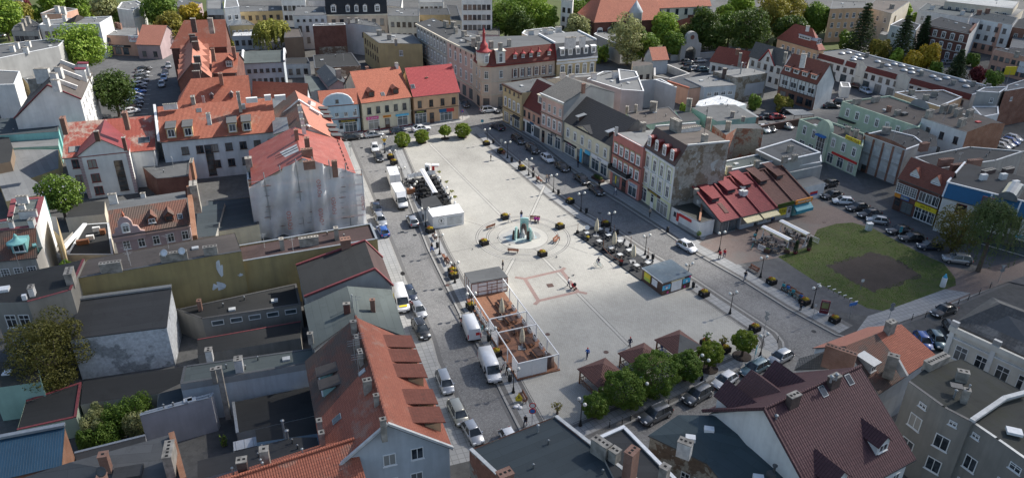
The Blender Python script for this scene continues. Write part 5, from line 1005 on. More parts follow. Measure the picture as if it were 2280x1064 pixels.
h=flat('transformer_station','small white flat-roofed kiosk building with graffiti beside parked black car',PS('d8',3.2,(1740,380),(2005,318),(1850,240),(1625,290)),'w_white','f_light',None,.0);h.b_(1.3,.5,.04,'s_red',.35,.7,0,name='shop_sign');h.b_(1.,.3,.04,'s_blue',.35,.7,0,name='shop_sign')
h=flat('storehouse','long grey concrete wall building behind the brown shop roof',PS('d8',4.8,(1545,195),(1965,105),(1900,75),(1540,160)),'w_con','f_light','rim',.15)
q4=[Pa4(690,925,10.6),Pa4(730,1000,10.6),Pa4(955,935,10.6),Pa4(900,800,10.6),Pa4(620,830,10.6)]
h=flat('tenement','rear tenement with exposed red brick wall and grey roof behind mansard house',[Pa4(770,845,10.6),Pa4(948,850,10.6),Pa4(900,815,10.6),Pa4(610,825,10.6),Pa4(700,890,10.6)],'w_peelbrick','f_grey',None,0)
for x,y in((590,775),(718,800)):h.chim('a4',x,y,12.6,1.,.8,2.6,'stucco',-20)
# -- north-east corner: brick, tower house and neighbours
z=11.7
h=House('tenement','ornate corner tenement with crimson onion turret and dark red mansard',PS('d5',z,(390,455),(1165,375),(1140,210),(260,270)))
p0,p1,p2=Pd5(270,455,z),Pd5(395,460,z),Pd5(1165,378,z);p9=Pd5(185,385,z)
bl=Pa3(225,255,z);e=(p2-p1).normalized();q=off(p1,p2,1.);bk=p2+q*11
wl=[p9,p0,p1,p2,bk,p9+q*9]
h.walls(wl,'w_stone',.25);zt=z+3.6
t=[p+q*(1.4 if i in(1,2,3)else 0)+U(3.6)for i,p in enumerate(wl)];t[0]+=V((e.x,e.y,0))*1.4;t[1]+=V((e.x,e.y,0))*.6
h.roof([[p1-q*.1,p2-q*.1,t[3],t[2]]],['t_darkred'],.15,'mansard');h.roof([[p9,p0,t[1],t[0]]],['t_darkred'],.15,'mansard');h.roof([[p0,p1,t[2],t[1]]],['t_darkred'],.15,'mansard');h.roof([t],['f_grey'],.2)
h.win(p1,p2,[8.2],1,.95,1.9,'white',.1,.2);h.win(p1,p2,[4.8],1,.95,1.9,'white',.1,.2);h.win(p1,p2,[8.0],6,.95,2.,'white',.31,.97);h.win(p1,p2,[4.5],6,.95,2.,'white',.31,.97);h.win(p1,p2,[.4],5,2.2,2.8,'dshop',.08,.97)
for i in range(14):h.band(p1,p2,7.8,2.4,.06,'bdark',.315+i*.0475,.327+i*.0475,name='brick_strip')
h.band(p1,p2,6.9,.6,.1,'bdark',.31,.98,name='brick_frieze')
h.win(p0,p1,[8.2,4.8],1,1.,1.9,'white');h.win(p0,p1,[.2],1,1.6,2.9,'door');h.win(p9,p0,[8.2,4.8],2,.9,1.9,'white');h.win(p9,p0,[.4],1,2.,2.6,'dshop')
for A,B in((p9,p0),(p0,p1),(p1,p2)):h.band(A,B,z-.45,.4,.35,'frame_red');h.band(A,B,3.9,.25,.22,'w_sand');h.band(A,B,7.3,.2,.15,'w_sand')
c=lerp(p0,p1,.5)+q*1.5;m=MB();m.lt((c.x,c.y,z-.2),[(1.7,0),(1.7,3.4)],8);tw=h.add('turret',m,'w_offwhite')
m=MB();m.lt((c.x,c.y,z+3.2),[(2.,0),(2.,.15),(1.3,.45),(1.,.9),(1.05,1.4),(.85,1.9),(.5,2.3),(.36,2.8),(.3,4.3),(.44,4.4),(.44,4.5),(.25,4.7),(.3,5.1),(.14,5.5),(.04,5.8),(.02,6.5)],12);h.add('turret_dome',m,'t_crimson')
fm,gm=wm(.8,1.7,'arch');pw=c-q*1.72;link('pane',gm,link('window',fm,h.root,(pw.x-h.o.x,pw.y-h.o.y,z+.7),math.atan2(e.y,e.x)))
for u in(.36,.485,.605,.725,.89):h.dm(p1,p2,1.4,z,zt,u,.25,1.,1.3,1.4,'hip','umber','t_crimson','white')
A=p1+e*.6*4;h.dm(p1,p2,1.4,z,zt,.14,.02,2.4,3.2,1.6,'flat','w_offwhite','w_offwhite','arch',ww=.4);h.dm(p9,p0,1.4,z,zt,.5,.02,2.2,3.2,1.6,'flat','w_offwhite','w_offwhite','arch',ww=.4)
m=MB();m.bar(p2+U(.2),t[3]+U(.3),.4,.5);h.add('fire_wall',m,'t_crimson')
for x,y,w_ in((180,135,.9),(235,110,.9),(255,185,1.2),(390,170,1.),(500,190,.9),(605,150,.8)):h.chim('d5',x,y,zt+1.8,w_,.9,2.2,'stucco',20)
z=11.6;a,b=Pd5(1172,390,z),Pd5(1655,345,z);e=(b-a).normalized();q=off(a,b,1.)
h=House('tenement','ochre and white tenement with slate mansard and five white dormers',quad(a,b,12));h.walls(quad(a,b,12),'w_yellow',.25);up=U(3.8)
h.roof([[a,b,b+q*1.5+up,a+q*1.5+up]],['t_slate'],.15,'mansard');h.roof([[a+q*1.5+up,b+q*1.5+up,b+q*12+up,a+q*12+up]],['f_light'],.2)
h.win(a,b,[7.3],5,1.,2.4,'trim',.06,.97);h.win(a,b,[3.8],5,1.,2.2,'trim',.06,.97);h.win(a,b,[.4],4,2.,2.5,'dshop',.06,.97);h.band(a,b,z-.5,.45,.35,'pale');h.band(a,b,10.2,.6,.06,'w_white')
for i in range(5):h.dm(a,b,1.5,z,z+3.8,.14+.19*i,.2,1.2,1.8,1.4,'flat','pale','pale','w1')
m=MB();[m.bar(p+q*1.5+up+U(.15),p+q*12+up+U(.15),.4,.4)for p in(a,b)];h.add('parapet_cap',m,'pale')
for x,y,w_ in((1320,125,2.2),(1365,120,1.2),(1475,110,1.4)):h.chim('d5',x,y,z+6.4,w_,.9,2.8,'cwhite',15)
q4=[Pd5(755,75,14.),Pd5(905,140,14.),Pd5(1310,85,14.),Pd5(1110,5,14.),Pd5(790,40,14.)]
h=flat('tenement','cream rear tenement with pale flat roof and white chimney blocks',q4,'w_cream','f_light','pale',.3)
for x,y,w_ in((862,40,1.4),(1035,15,1.6),(1090,40,1.4),(1190,0,1.6)):h.chim('d5',x,y,16.4,w_,1.,2.8,'cwhite',15)
z=13.2
a,b=Pa3(20,155,z),Pa3(222,262,z);c=Pa3(405,350,z)
h=flat('tenement','grey ornate tenement row with dark patched roof along the narrow street',[a,b,Pa3(300,190,z),Pa3(130,120,z)],'w_dirty','f_dark',None,0)
h.win(a,b,[9.3,5.6],9,.9,2.,'trim',.03,.98,ii=0);h.win(a,b,[12.],9,.5,.6,'plain',.03,.98,ii=0);h.win(a,b,[.5],6,2.,2.6,'dshop',.03,.98,ii=0);h.band(a,b,z-.5,.5,.4,'w_sand',0,1,0);h.band(a,b,8.6,.2,.2,'w_sand',0,1,0);h.band(a,b,4.2,.25,.25,'w_sand',0,1,0)
h=flat('tenement','sand-coloured ornate tenement with grey roof next to the turret house',[b,c,Pa3(500,300,z),Pa3(430,235,z),Pa3(300,192,z)],'w_rose','f_grey',None,0)
h.win(b,c,[8.8,5.],5,.9,2.1,'trim',.03,.98,ii=0);h.win(b,c,[11.8],5,.5,.6,'plain',.03,.98,ii=0);h.win(b,c,[.4],4,2.,2.8,'dshop',.03,.98,ii=0);h.band(b,c,z-.5,.5,.4,'w_sand',0,1,0);h.band(b,c,4.,.25,.25,'w_sand',0,1,0)
for x,y,w_ in((215,140,1.6),(265,145,1.6),(335,205,1.4),(355,235,.9),(398,258,1.),(430,245,1.2),(440,285,1.),(280,180,.9)):h.chim('a3',x,y,z+1.8,w_,.9,2.,'stucco',-50)
# -- right-hand block
z=7.4;q4=PS('a5',z,(162,668),(668,838),(745,720),(475,630))
h=flat('tenement','mint green house with white-rimmed parapet and round gable behind wing',q4,'w_green','f_brown','w_green',.35)
h.win(q4[0],q4[1],[4.3],7,.9,1.7,'trim',.04,.97,ii=0);h.win(q4[0],q4[1],[.5],6,1.2,2.,'white',.04,.97,ii=0);h.band(q4[0],q4[1],3.4,.15,1.,'black',.0,.25,0,name='balcony')
m=MB();c=Pa5(675,700,z);n=10;A=(q4[2]-q4[3]).normalized();m.add([(c.x+A.x*2.6*math.cos(i*math.pi/n),c.y+A.y*2.6*math.cos(i*math.pi/n),z-.2+1.8*math.sin(i*math.pi/n))for i in range(n+1)],[tuple(range(n+1))]);h.add('round_gable',m,'w_con')
for x,y in((263,650),(388,635)):h.chim('a5',x,y,z+1.2,2.2,.8,1.4,'stucco',30)
h.chim('a5',475,700,z+1.,.8,.8,1.4,'cbrick',30);h.chim('a5',530,725,z+1.,1.3,.8,1.3,'stucco',30);h.box('a5',575,742,z+.3,(1.5,1.,.6),'gutter',30)
z=6.9;a,b=Pa4(1182,785,z),Pa5(298,965,z)
bq=Pa5(315,880,z)-b;bq.z=0
bl=Pa4(1300,770,z)
h=flat('tenement','light green shop house with arched glazed entrance bay and yellow sign',[a,b,b+bq,a+(bl-a)],'w_green','f_brown','w_green',.35)
h.win(a,b,[4.1],6,.9,1.7,'trim',.04,.98,ii=0,skip=(2,));h.win(a,b,[.4],6,1.7,2.2,'shop',.04,.98,ii=0,skip=(2,))
e=(b-a).normalized();q=off(a,b,1.);c=lerp(a,b,.42)-q*.35;m=MB();n=10
ps=[(c+e*1.9*math.cos(i*math.pi/n)+V((0,0,.3+1.9*math.sin(i*math.pi/n))))for i in range(n+1)]+[c-e*1.9-U(z),c+e*1.9-U(z)]
N=len(ps);m.add(ps+[p+q*1.for p in ps],[tuple(range(N))]+[(i,(i+1)%N,N+(i+1)%N,N+i)for i in range(N)]);h.add('entrance_bay',m,'w_green')
h.win(a,b,[.2],1,2.3,5.2,'grid',.3,.54,ii=-.36);h.band(a,b,5.5,.3,.9,'s_blue',.35,.49,-.3,name='canopy')
h.band(a,b,6.7,1.,.12,'s_yellow',.73,.95,.3,text='WERONA',tm='s_maroon');h.band(a,b,2.7,.5,.15,'s_red',.6,.98,0,name='shop_sign')
for x,y in((205,835),(258,855)):h.chim('a5',x,y,z+1.3,1.1,.8,1.6,'stucco',-30)
z=8.;a,b=Pa5(308,885,z),Pa5(583,985,z);q4=[a,b,Pa5(700,942,z),Pa5(640,895,z),Pa5(455,850,z)]
h=flat('tenement','unfinished brick and white block house with boarded openings and wavy parapet',q4,'block_white','f_dark','pale',.2)
for zz in(4.6,1.9):h.win(a,b,[zz],4,1.7,2.,'roller',.04,.96,ii=0)
h.win(a,b,[.1],1,1.2,1.6,'door',.06,.3,ii=0)
for i in range(5):h.band(a,b,.1,7.6,.08,'brick',.0+.235*i,.045+.235*i,0,name='brick_pier')
m=MB();e=(b-a).normalized();L=(b-a).length;m.add([tuple(a+e*(L*i/12)+U(.0))for i in range(13)]+[tuple(a+e*(L*i/12)+V((0,0,.35+.5*math.sin(i/12*math.pi))))for i in range(13)],[(i,i+1,14+i,13+i)for i in range(12)]);h.add('brick_parapet',m,'brick')
h.chim('a5',460,838,z+1.3,1.7,.8,1.8,'stucco',-20);h.chim('a5',708,940,z+1.4,1.9,.8,1.8,'cbrick',20)
h=flat('outbuilding','brick-stepped annex roof behind the block house',PS('a5',7.,(590,985),(790,965),(785,900),(660,840),(560,860)),'block_white','f_dark',None,0)
z=8.6;q4=PS('a5',z,(688,775),(985,872),(1235,815),(1095,762),(880,690),(735,735))
h=flat('tenement','white house with dark brown roof, row of chimneys and bare orange brick gable',q4,'w_white','f_brown','gutter',.1,rimh=.05,eg=[0])
h.add('fire_wall',MB().add([(q4[1].x+.02,q4[1].y-.02,0),(q4[2].x+.02,q4[2].y-.02,0),(q4[2].x+.02,q4[2].y-.02,z+.05),lerp(q4[1],q4[2],.6)+V((0,-.02,.9)),(q4[1].x+.02,q4[1].y-.02,z+.05)],[(0,1,2,3,4)]),'borange')
h.win(q4[0],q4[1],[5.4],3,1.,1.6,'dark',.05,.98,ii=0);h.win(q4[0],q4[1],[1.8],3,1.,1.8,'dark',.05,.98,ii=0)
for x,y,m_ in((745,725,'s'),(840,690,0),(900,690,1),(935,715,0),(1010,722,0),(960,780,1)):h.chim('a5',x,y,z+1.7,2.2,.8,2.,'stucco',35,4)
h.box('a5',1060,800,z+.12,(1.1,.8,.2),'s_red',20,'skylight')
a,b=Pb5(528,140,6.4),Pb5(818,250,6.4)
h=gab('town_house','dark brick shop house with old orange tiled roof and two pointed eyelid dormers',a,b,Pb5(760,50,10.2),10.2,'bdark','t_brown')
h.w_([3.7],3,1.4,1.9,'grid',.02,.48);h.w_([3.7],3,1.3,1.9,'w1',.54,.98);h.w_([.1],1,1.2,2.6,'door',.04,.2);h.w_([.3],1,2.2,2.2,'dshop',.22,.48);h.w_([.2],3,1.3,2.3,'white',.54,.98)
h.b_(2.8,.7,.12,'s_orange',.02,.16,name='shop_sign');h.b_(2.8,.7,.14,'s_blue',.17,.36,text='SILESIA',tm='s_yellow');h.b_(2.55,.8,.3,'s_yellow',.52,.99,text='000 277',tm='s_black')
for u in(.3,.77):h.d_(u,.3,1.9,.5,2.6,'gable','w_white','t_or2','white',rise=1.3,ov=.15)
z=8.9;a,b=Pb5(818,262,6.8),Pb5(1500,440,6.8);e=(b-a).normalized();q=off(a,b,1.)
h=House('shop_building','white shop building with bright blue metal mansard edge and rooftop air units',quad(a,b,14));h.walls(quad(a,b,14),'w_white',.15)
up=U(2.3);h.roof([[a,b,b+q*1.3+up,a+q*1.3+up]],['s_navyroof'],.15,'mansard');h.roof([[a+q*1.3+up,b+q*1.3+up,b+q*14+up,a+q*14+up]],['f_dark'],.2)
m=MB();[m.bar(a+e*(L_*1.)+up*1.02+q*1.3,a+e*L_+q*0+U(.1),.25,.2)for L_ in(.1,7.2,11.6)];m.bar(a+q*1.35+up*1.06,b+q*1.35+up*1.06,.3,.2);m.bar(a+q*1.3+up*1.06,a+q*14+up*1.06,.3,.25);h.add('parapet_cap',m,'pale')
h.win(a,b,[4.6],1,1.7,1.8,'red',.13,.3,ii=.15);h.win(a,b,[4.6,1.4],1,1.8,2.,'dark',.68,.8,ii=.15);h.win(a,b,[.3],3,3.,2.4,'dshop',.42,.95,ii=.15);h.win(a,b,[4.8],1,2.,4.2,'red',.39,.5,ii=-.2)
m=MB();c=a+e*9.6+up+q*1.2;m.M=MX.Translation(c)@MX.Rotation(math.atan2(e.y,e.x),4,'Z')@MX.Rotation(-math.pi/2,4,'X');n=8;m.add([(1.5*math.cos(i*math.pi/n),-1.5*math.sin(i*math.pi/n),k)for k in(-.8,5)for i in range(n+1)],[(i,i+1,n+2+i,n+1+i)for i in range(n)]+[tuple(range(n+1))]);m.M=None;h.add('barrel_roof',m,'glass_shop')
h.band(a,b,3.2,.8,.15,'pale',.36,.46,.15,text='AUTO',tm='s_blue');h.band(a,b,3.1,.6,.15,'s_cyan',.78,.98,.15,text='Apteka',tm='white');h.band(a,b,2.3,.5,1.,'s_orange',.28,.36,.1,name='awning',sl_=.3)
for x,y in((1100,112),(1230,108),(1310,155),(1335,180)):h.box('b5',x,y,z+1.3,(1.2,.7,1.1),'w_white',15,'air_unit')
for x,y,w_ in((1130,80,3.),(1260,70,2.5)):h.chim('b5',x,y,z+1.,w_,.8,1.2,'cdark',25)
h=flat('outbuilding','dark flat roof block with brick chimneys behind the brick shop house',PS('b5',7.8,(800,75),(1180,20),(1360,-40),(1000,-70),(640,0)),'w_dirty','f_dark','rim',.2)
for x,y in((930,45),(1040,15),(850,10)):h.chim('b5',x,y,9.2,3.,.7,1.6,'cbrick',15,6)
z=6.6;a,b=Pa5(-20,345,z),Pa5(1018,625,z);c=Pa5(1165,575,z);d=Pa5(195,322,z)
h=flat('shop_hall','long white hall with grey roof, red pent eaves and rows of skylight domes',[a,b,c,d],'w_white','f_grey','pale',.3,eg=[1,2])
for u0,u1 in((0,.22),(.235,.305),(.375,.57),(.655,1.)):h.band(a,b,5.4,1.3,.5,'t_darkred',u0,u1,0,name='pent_roof',sl_=.12)
for u0,u1 in((.31,.37),(.575,.65)):
 A,B=lerp(a,b,u0),lerp(a,b,u1);m=MB();q=off(a,b,.15);mid=(A+B)/2;m.add([A-q-U(6.5),B-q-U(6.5),B-q,mid-q+U(1.),A-q],[(0,1,2,3,4)]);h.add('gable',m,'w_offwhite')
h.win(a,b,[3.3],20,1.1,1.4,'dark',.02,.98,ii=0);h.win(a,b,[.2],12,2.,2.4,'dshop',.04,.98,ii=0)
for x,y in((165,340),(210,335),(248,365),(290,375),(330,360),(270,350),(240,380),(400,393),(430,425),(465,418),(510,410),(560,420),(620,440),(625,465),(680,455),(690,480),(575,450),(765,490),(800,510),(855,500),(985,555),(1030,548),(1075,578),(1130,565),(900,540),(960,520)):
 p=Pa5(x,y,z+.5)
 if(x+y)%3:m=MB();m.lt((0,0,z-.3),[(.95,0),(.95,.3),(.8,.4),(.4,.58),(.01,.62)],10);m.bd('skylight_dome','zinc',h.root,(p.x-h.o.x,p.y-h.o.y,0))
 else:h.chim('a5',x,y-12,z+1.,1.,.9,1.3,'stucco',-20)
h=flat('outbuilding','grey flat roof with bright white parapet in front of the long hall',PS('a5',6.4,(512,608),(805,702),(955,640),(830,592),(570,600)),'w_orange','f_grey','pale',.35,rw=.4)
for x,y in((625,590),(720,625),(775,600)):h.chim('a5',x,y,7.6,1.4,.8,1.5,'stucco',-20)
h=flat('tenement','grey concrete fire wall block at the end of the long hall',PS('a5',9.2,(1050,600),(1200,610),(1260,570),(1100,575)),'w_con','f_light','pale',.2);h.w_([6.5],1,.8,1.2,'white',.6,.9,ii=0)
h=flat('tenement','tall bare brick building at the right edge of the picture',PS('a5',9.4,(1235,600),(1500,555),(1500,480),(1250,560)),'brick','f_light','rim',.2);h.w_([6.5],1,.8,1.,'white',.15,.3,ii=0)
h=flat('outbuilding','low grey roof with cluttered pipes beside the concrete block',PS('a5',6.,(1085,770),(1195,750),(1190,700),(1020,700)),'w_white','f_light','pale',.2)
a,b=Pa4(848,372,7.),Pa4(1078,440,7.)
h=gab('town_house','white plastered house with dark grey roof and pointed front gable',a,b,Pa4(950,290,11.),11.,'w_white','t_grey')
h.w_([4.6,1.6],5,1.,1.5,'dark',.04,.96);e=(h.B-h.A).normalized();q=off(h.A,h.B,1.);c=lerp(h.A,h.B,.55);m=MB()
m.add([c-e*2.6-q*.02+U(-.6),c+e*2.6-q*.02+U(-.6),c-q*.02+U(3.3)],[(0,1,2)]);h.add('gable',m,'w_white');c0=c-q*.3;up=U(3.5);h.roof([[c0-e*2.9+U(-.4),c0+up,c0+up+q*6,c0-e*2.9+q*1-U(.4)],[c0+up,c0+e*2.9-U(.4),c0+e*2.9+q*1-U(.4),c0+up+q*6]],['t_grey'],.15,'gable_roof')
m=MB();[m.bar(c-e*2.9*s_-q*.35+U(-.4),c+up-q*.35,.2,.25)for s_ in(1,-1)];h.add('verge',m,'t_crimson');h.w_([7.2],1,.9,1.2,'dark',.5,.6,ii=.0);h.chim('a4',1095,345,12.,.8,.8,3.,'stucco',-25)
a,b=Pa4(1055,485,7.),Pa4(1300,560,7.)
h=gab('town_house','half-timbered white house with brown tiled roof and four brown shed dormers',a,b,Pa4(1170,360,12.),12.,'w_white','t_brown')
for u in(.14,.37,.6,.84):h.d_(u,.18,1.7,1.2,3.,'shed','t_brown','t_brown','w1',rise=1.,ov=.2,side='w_white')
h.w_([4.2],4,2.,1.5,'w1',.04,.98);h.w_([.8],4,2.,1.8,'dark',.04,.98);h.b_(0,3.3,.012,'brick',0,1,name='brick_base')
for i in range(11):h.b_(3.3,3.4,.05,'umber',i*.098,i*.098+.012,name='timber')
h.b_(3.3,.2,.06,'umber',name='timber');h.chim('a4',1215,355,14.4,1.3,.9,3.6,'cwhite',-25)
h=flat('outbuilding','white stepped annex at the right end of the half-timbered house',PS('a5',3.2,(160,572),(220,575),(210,545),(150,540)),'w_white','f_light','pale',.2)
a,b=Pa4(1075,265,7.4),Pa5(-120+10,336,7.4)
h=gab('villa','big cream villa with brick-red hipped roof behind the half-timbered house',Pa4(1030,255,7.6),Pa4(1310,335,7.6),Pa4(1240,180,13.),13.,'w_orange','t_clay',hip=(5.,5.))
h.w_([4.6,1.2],7,1.,1.7,'white',.12,.98);h.d_(.62,.35,4.5,1.,2.6,'flat','w_white','rim','shop',ww=.9);h.chim('a4',1240,172,14.,1.,.8,1.6,'cwhite',-20);h.win(h.B,h.b2,[4.6,1.2],4,1.,1.7,'white')
for u in(.3,.6):h.dm(h.B,h.b2,6.,h.ze,h.zr,u,.25,1.4,1.2,2.2,'gable','t_clay','zinc','w1',rise=.5)
a,b=Pa4(588,405,3.6),Pa4(835,450,3.6)
h=gab('cottage','low white cottage with broad red-brown tiled hip roof',a,b,Pa4(680,310,8.),8.,'w_white','t_clay',hip=(1.5,0));h.w_([.9],5,1.,1.6,'dark',.05,.9);h.chim('a4',797,350,9.,.7,.9,4.,'stucco',-10);h.chim('a4',780,325,9.,1.2,.8,1.6,'cbrick',-10)
z=7.;h=flat('tenement','weathered grey cube building with lilac patch and steel flue',PS('a4',z,(765,512),(972,482),(855,450),(615,470)),'w_peel','f_light',None,.0);h.pipe('a4',805,415,10.,3.4,.2);h.chim('a4',693,450,8.6,.9,.9,3.6,'cdark',0)
h.b_(1.5,3.2,.03,'w_lilac',.35,.95,0,name='painted_patch')
z=5.8;q4=PS('a4',z,(560,575),(768,560),(620,490),(425,515))
h=flat('outbuilding','white-blue workshop with light roof and row of windows beside salmon house',q4,'w_bg','f_light','gutter',.1,rimh=.05,eg=[0]);h.win(q4[0],q4[1],[3.3],4,1.3,1.,'white',ii=0)
h=shed('outbuilding','salmon walled house with dark barred roof edge and orange coping',[Pa4(315,540,5.),Pa4(455,585,5.),Pa4(560,570,5.6),Pa4(410,505,5.6)],'w_salmon','m_dark');m=MB();m.bar(h.A+U(.2),h.B+U(.2),.5,.35);h.add('coping',m,'t_or');h.band(h.pts[1],h.pts[2],1.,3.4,.03,'w_bg',name='painted_patch')
h=flat('ruin','roofless shell of white block walls beside the parked cars',PS('a4',3.,(225,500),(330,520),(465,485),(320,425),(225,435)),'block_white','yard','block_white',2.2,rw=.5)
z=9.;h=flat('tenement','pale grey panelled rear building with white joint lines behind the square',PS('a4',z,(0,530),(125,505),(105,470),(-10,455)),'w_lilac','f_light','pale',.2)
h=flat('tenement','long pale grey panelled block with flat light roof',[Pa3(1145,520,8.4),Pa4(10,590,8.4),Pa4(160,600,8.4),Pa4(110,470,8.4),Pa3(1250,470,8.4)],'w_lilac','f_light','pale',.2)
h=flat('tenement','angular grey-white panelled block with slanted corner',PS('a4',7.6,(125,530),(235,525),(375,575),(270,520)),'w_lilac','f_light','pale',.2)
h=flat('outbuilding','light roofed rear wing with chimneys above cream corner house',[Pa3(880,520,8.2),Pa3(1000,510,8.2),Pa3(1230,500,8.2),Pa3(1330,470,8.2),Pa3(1060,490,8.2)],'w_offwhite','f_light','rim',.2)
for x,y in((985,480),(1045,490),(1190,480),(1330,470)):h.chim('a3',x,y,10.,1.3,.9,1.9,'cwhite',20)
h=flat('tenement','peach-walled courtyard building with two dark windows',PS('a4',7.,(85,440),(220,425),(200,410),(80,405)),'w_sand','f_brown',None,0);h.w_([3.],2,1.,1.4,'dark',.3,.95,ii=0)
h=gab('cottage','whitewashed gable end with orange tiled roof near the church wall',Pa4(215,400,5.),Pa4(325,395,5.),Pa4(270,310,8.),8.,'w_bg','t_or2')
h=flat('outbuilding','dark green-walled flat roof behind the black tile roof',PS('a4',6.6,(120,830),(408,785),(325,705),(40,740)),'w_mint','f_brown','gutter',.08,rimh=.05)
h.chim('a4',225,670,9.,1.5,1.,2.8,'stucco',-20);h.chim('a4',108,690,8.4,.6,.6,2.,'stucco',-20);h.chim('a4',50,700,8.2,.6,.6,1.8,'stucco',-20);h.chim('a4',370,790,8.2,2.2,.9,2.2,'stucco',-25)
h=flat('outbuilding','small dark felt roof linking courtyard houses',PS('a4',5.4,(410,810),(530,790),(480,745),(365,725)),'w_mint','f_dark',None,0)
h=flat('outbuilding','turquoise-walled courtyard hall with grey patched roof',PS('a4',6.,(475,710),(640,800),(900,770),(760,690),(620,690)),'w_mint','f_grey',None,0)
h.chim('a4',460,650,8.4,1.2,.9,3.8,'stucco',-20);h.chim('a4',745,735,7.4,.9,.6,1.6,'stucco',-20);h.chim('a4',815,768,6.8,.8,.6,1.2,'stucco',-20)
h=flat('market_hall','hall with wide white sheet roof in the courtyard',PS('a4',5.2,(500,695),(690,725),(835,688),(700,640),(650,630),(520,665)),'w_white','m_white',None,0)
h=flat('garage','brown sided garage row with pale sheet roof beside the courtyard cars',PS('a4',3.,(690,760),(800,800),(918,770),(790,690),(680,720)),'umber','m_grey',None,0)
h=shed('carport','open carport with pale grey roof over black car',[Pa4(1150,760,2.6),Pa4(1280,755,2.6),Pa4(1205,722,2.8),Pa4(1090,720,2.8)],None,'m_grey',cat='carport');m=MB();[m.cyl((p.x,p.y,0),(p.x,p.y,p.z-.1),.07)for p in h.pts];h.add('post',m,'gutter')
h=flat('fence','dark brown board fence along the courtyard car park',[Pa4(905,835,1.9),Pa4(1275,770,1.9),Pa4(1275,764,1.9),Pa4(905,829,1.9)],'umber','umber',None,0,cat='fence')
# -- church and park edge
ch=House('church','large brick church with broad orange tiled roofs and white clerestory wall',[Pa4(120,60,11.),Pa4(600,42,11.)])
a,b=Pa4(60,66,11.5),Pa4(605,42,11.5);e=(b-a).normalized();q=off(a,b,1.);zr=21.
t0=[a,b,b+q*9+U(9.5),a+q*9+U(9.5)];t1=[a+q*18,b+q*18]
ch.walls(ch.roof([[t0[0],t0[1],t0[2],t0[3]],[t0[3],t0[2],t1[1],t1[0]]],['t_or']),'w_offwhite',.3)
s0,s1=Pa4(150,178,5.5),Pa4(650,160,5.5);d=Pa4(180,112,8.6)
D_=(d-s0).dot(off(s0,s1,1.));qq=off(s0,s1,1.);lp=ch.roof([[s0,s1,s1+qq*D_+U(3.4),s0+qq*D_+U(3.4)]],['t_or2'],.2,'aisle_roof');ch.walls(lp,'bdark',.3,name='aisle_wall')
ch.win(a,b,[9.],7,1.1,2.,'plain',.2,.97,ii=.3);ch.win(s0,s1,[2.],8,1.2,2.6,'plain',ii=.3)
c1=Pa3(1190,152,9.);hch=gab('','',c1,c1+e*24,None,18.5,'bdark','t_or',hip=(6.,0),D=8.,hs=ch)
ch.win(c1,c1+e*12,[2.4],3,1.6,4.2,'arch',.05,.95,ii=.3);ch.win(hch.a2,c1,[2.4],3,1.6,4.2,'arch',.1,.9,ii=.3)
p=Pa4(108,55,13.);m=MB();m.lt((p.x,p.y,9.),[(2.2,0),(2.2,2.6),(2.4,2.8),(.05,6.5)],8);ch.add('stair_turret',m,'w_bg')
g0,g1=Pa4(335,405,0),Pa4(640,380,0);e=(g1-g0).normalized();a_=math.atan2(e.y,e.x)
gt=th('church_gate','arched grey stone gateway with round-topped gable in the churchyard wall','gate',Pa4(452,398,0),a_)
m=MB();pr=[(-3.6,0),(-3.6,5.2),(-2.6,5.6),(-2.,7.2)]+[(2.*math.cos(math.pi-i*math.pi/8),7.2+1.9*math.sin(i*math.pi/8))for i in range(1,8)]+[(2.,7.2),(2.6,5.6),(3.6,5.2),(3.6,0),(1.9,0),(1.9,2.6)]+[(1.9*math.cos(i*math.pi/8),2.6+1.9*math.sin(i*math.pi/8))for i in range(1,8)]+[(-1.9,2.6),(-1.9,0)]
n=len(pr);m.add([(x,-.7,z)for x,z in pr]+[(x,.7,z)for x,z in pr],[tuple(range(n)),tuple(range(n,2*n))[::-1]]+[(i,n+i,n+(i+1)%n,(i+1)%n)for i in range(n)]);m.bd('arch','w_con',gt)
m=MB();[m.box(-1.85+i*.25,-.05,0,-1.8+i*.25,.05,2.6)for i in range(15)];m.box(-1.85,-.05,1.2,1.85,.05,1.28);m.bd('iron_gate','iron',gt);m=MB();m.cyl((0,-.72,7.4),(0,-.8,7.4),.7,n=12);m.bd('oculus','bdark',gt)
for u0,u1,lb in((0,.27,'left'),(.53,1.,'right')):
 A,B=lerp(g0,g1,u0),lerp(g0,g1,u1);A.z=B.z=1.9
 flat('wall','pale churchyard wall '+lb+' of the stone gateway',quad(A,B,.5),'w_con','rim','rim',.05,cat='wall',rimh=.05)
# -- upper right houses
def bh(lab,zone,z,pts,wall,roof,floors,n,st='white',w_=1.1,h_=1.6,side=None,rim='gutter',name='tenement',chims=(),gable=0):
 q4=PS(zone,z,*pts);H=flat(name,lab,q4,wall,roof,rim,.1,rimh=.06)
 if floors:H.win(q4[0],q4[1],floors,n,w_,h_,st,.04,.96,ii=0)
 if side:H.win(q4[1],q4[2],floors,side,w_,h_,st,.08,.92,ii=0)
 for c in chims:H.chim(zone,c[0],c[1],z+1.5,c[2],.9,1.9,c[3]if len(c)>3 else 'stucco',c[4]if len(c)>4 else 10)
 return H
H=bh('red brick three-storey tenement with white window frames and white fire wall','a5',10.2,((690,158),(1002,218),(1040,172),(810,112)),'bdark','f_dark',[7.2,4.1,1.2],5,'trim',1.1,1.7);H.add('fire_wall',MB().add([(H.pts[1].x+.05,H.pts[1].y,0),tuple(V((H.pts[2].x,H.pts[2].y,0))+(H.pts[2]-H.pts[1])*1.),tuple(H.pts[2]+(H.pts[2]-H.pts[1])*1.),tuple(H.pts[1]+V((.05,0,.3)))],[(0,1,2,3)]),'w_white')
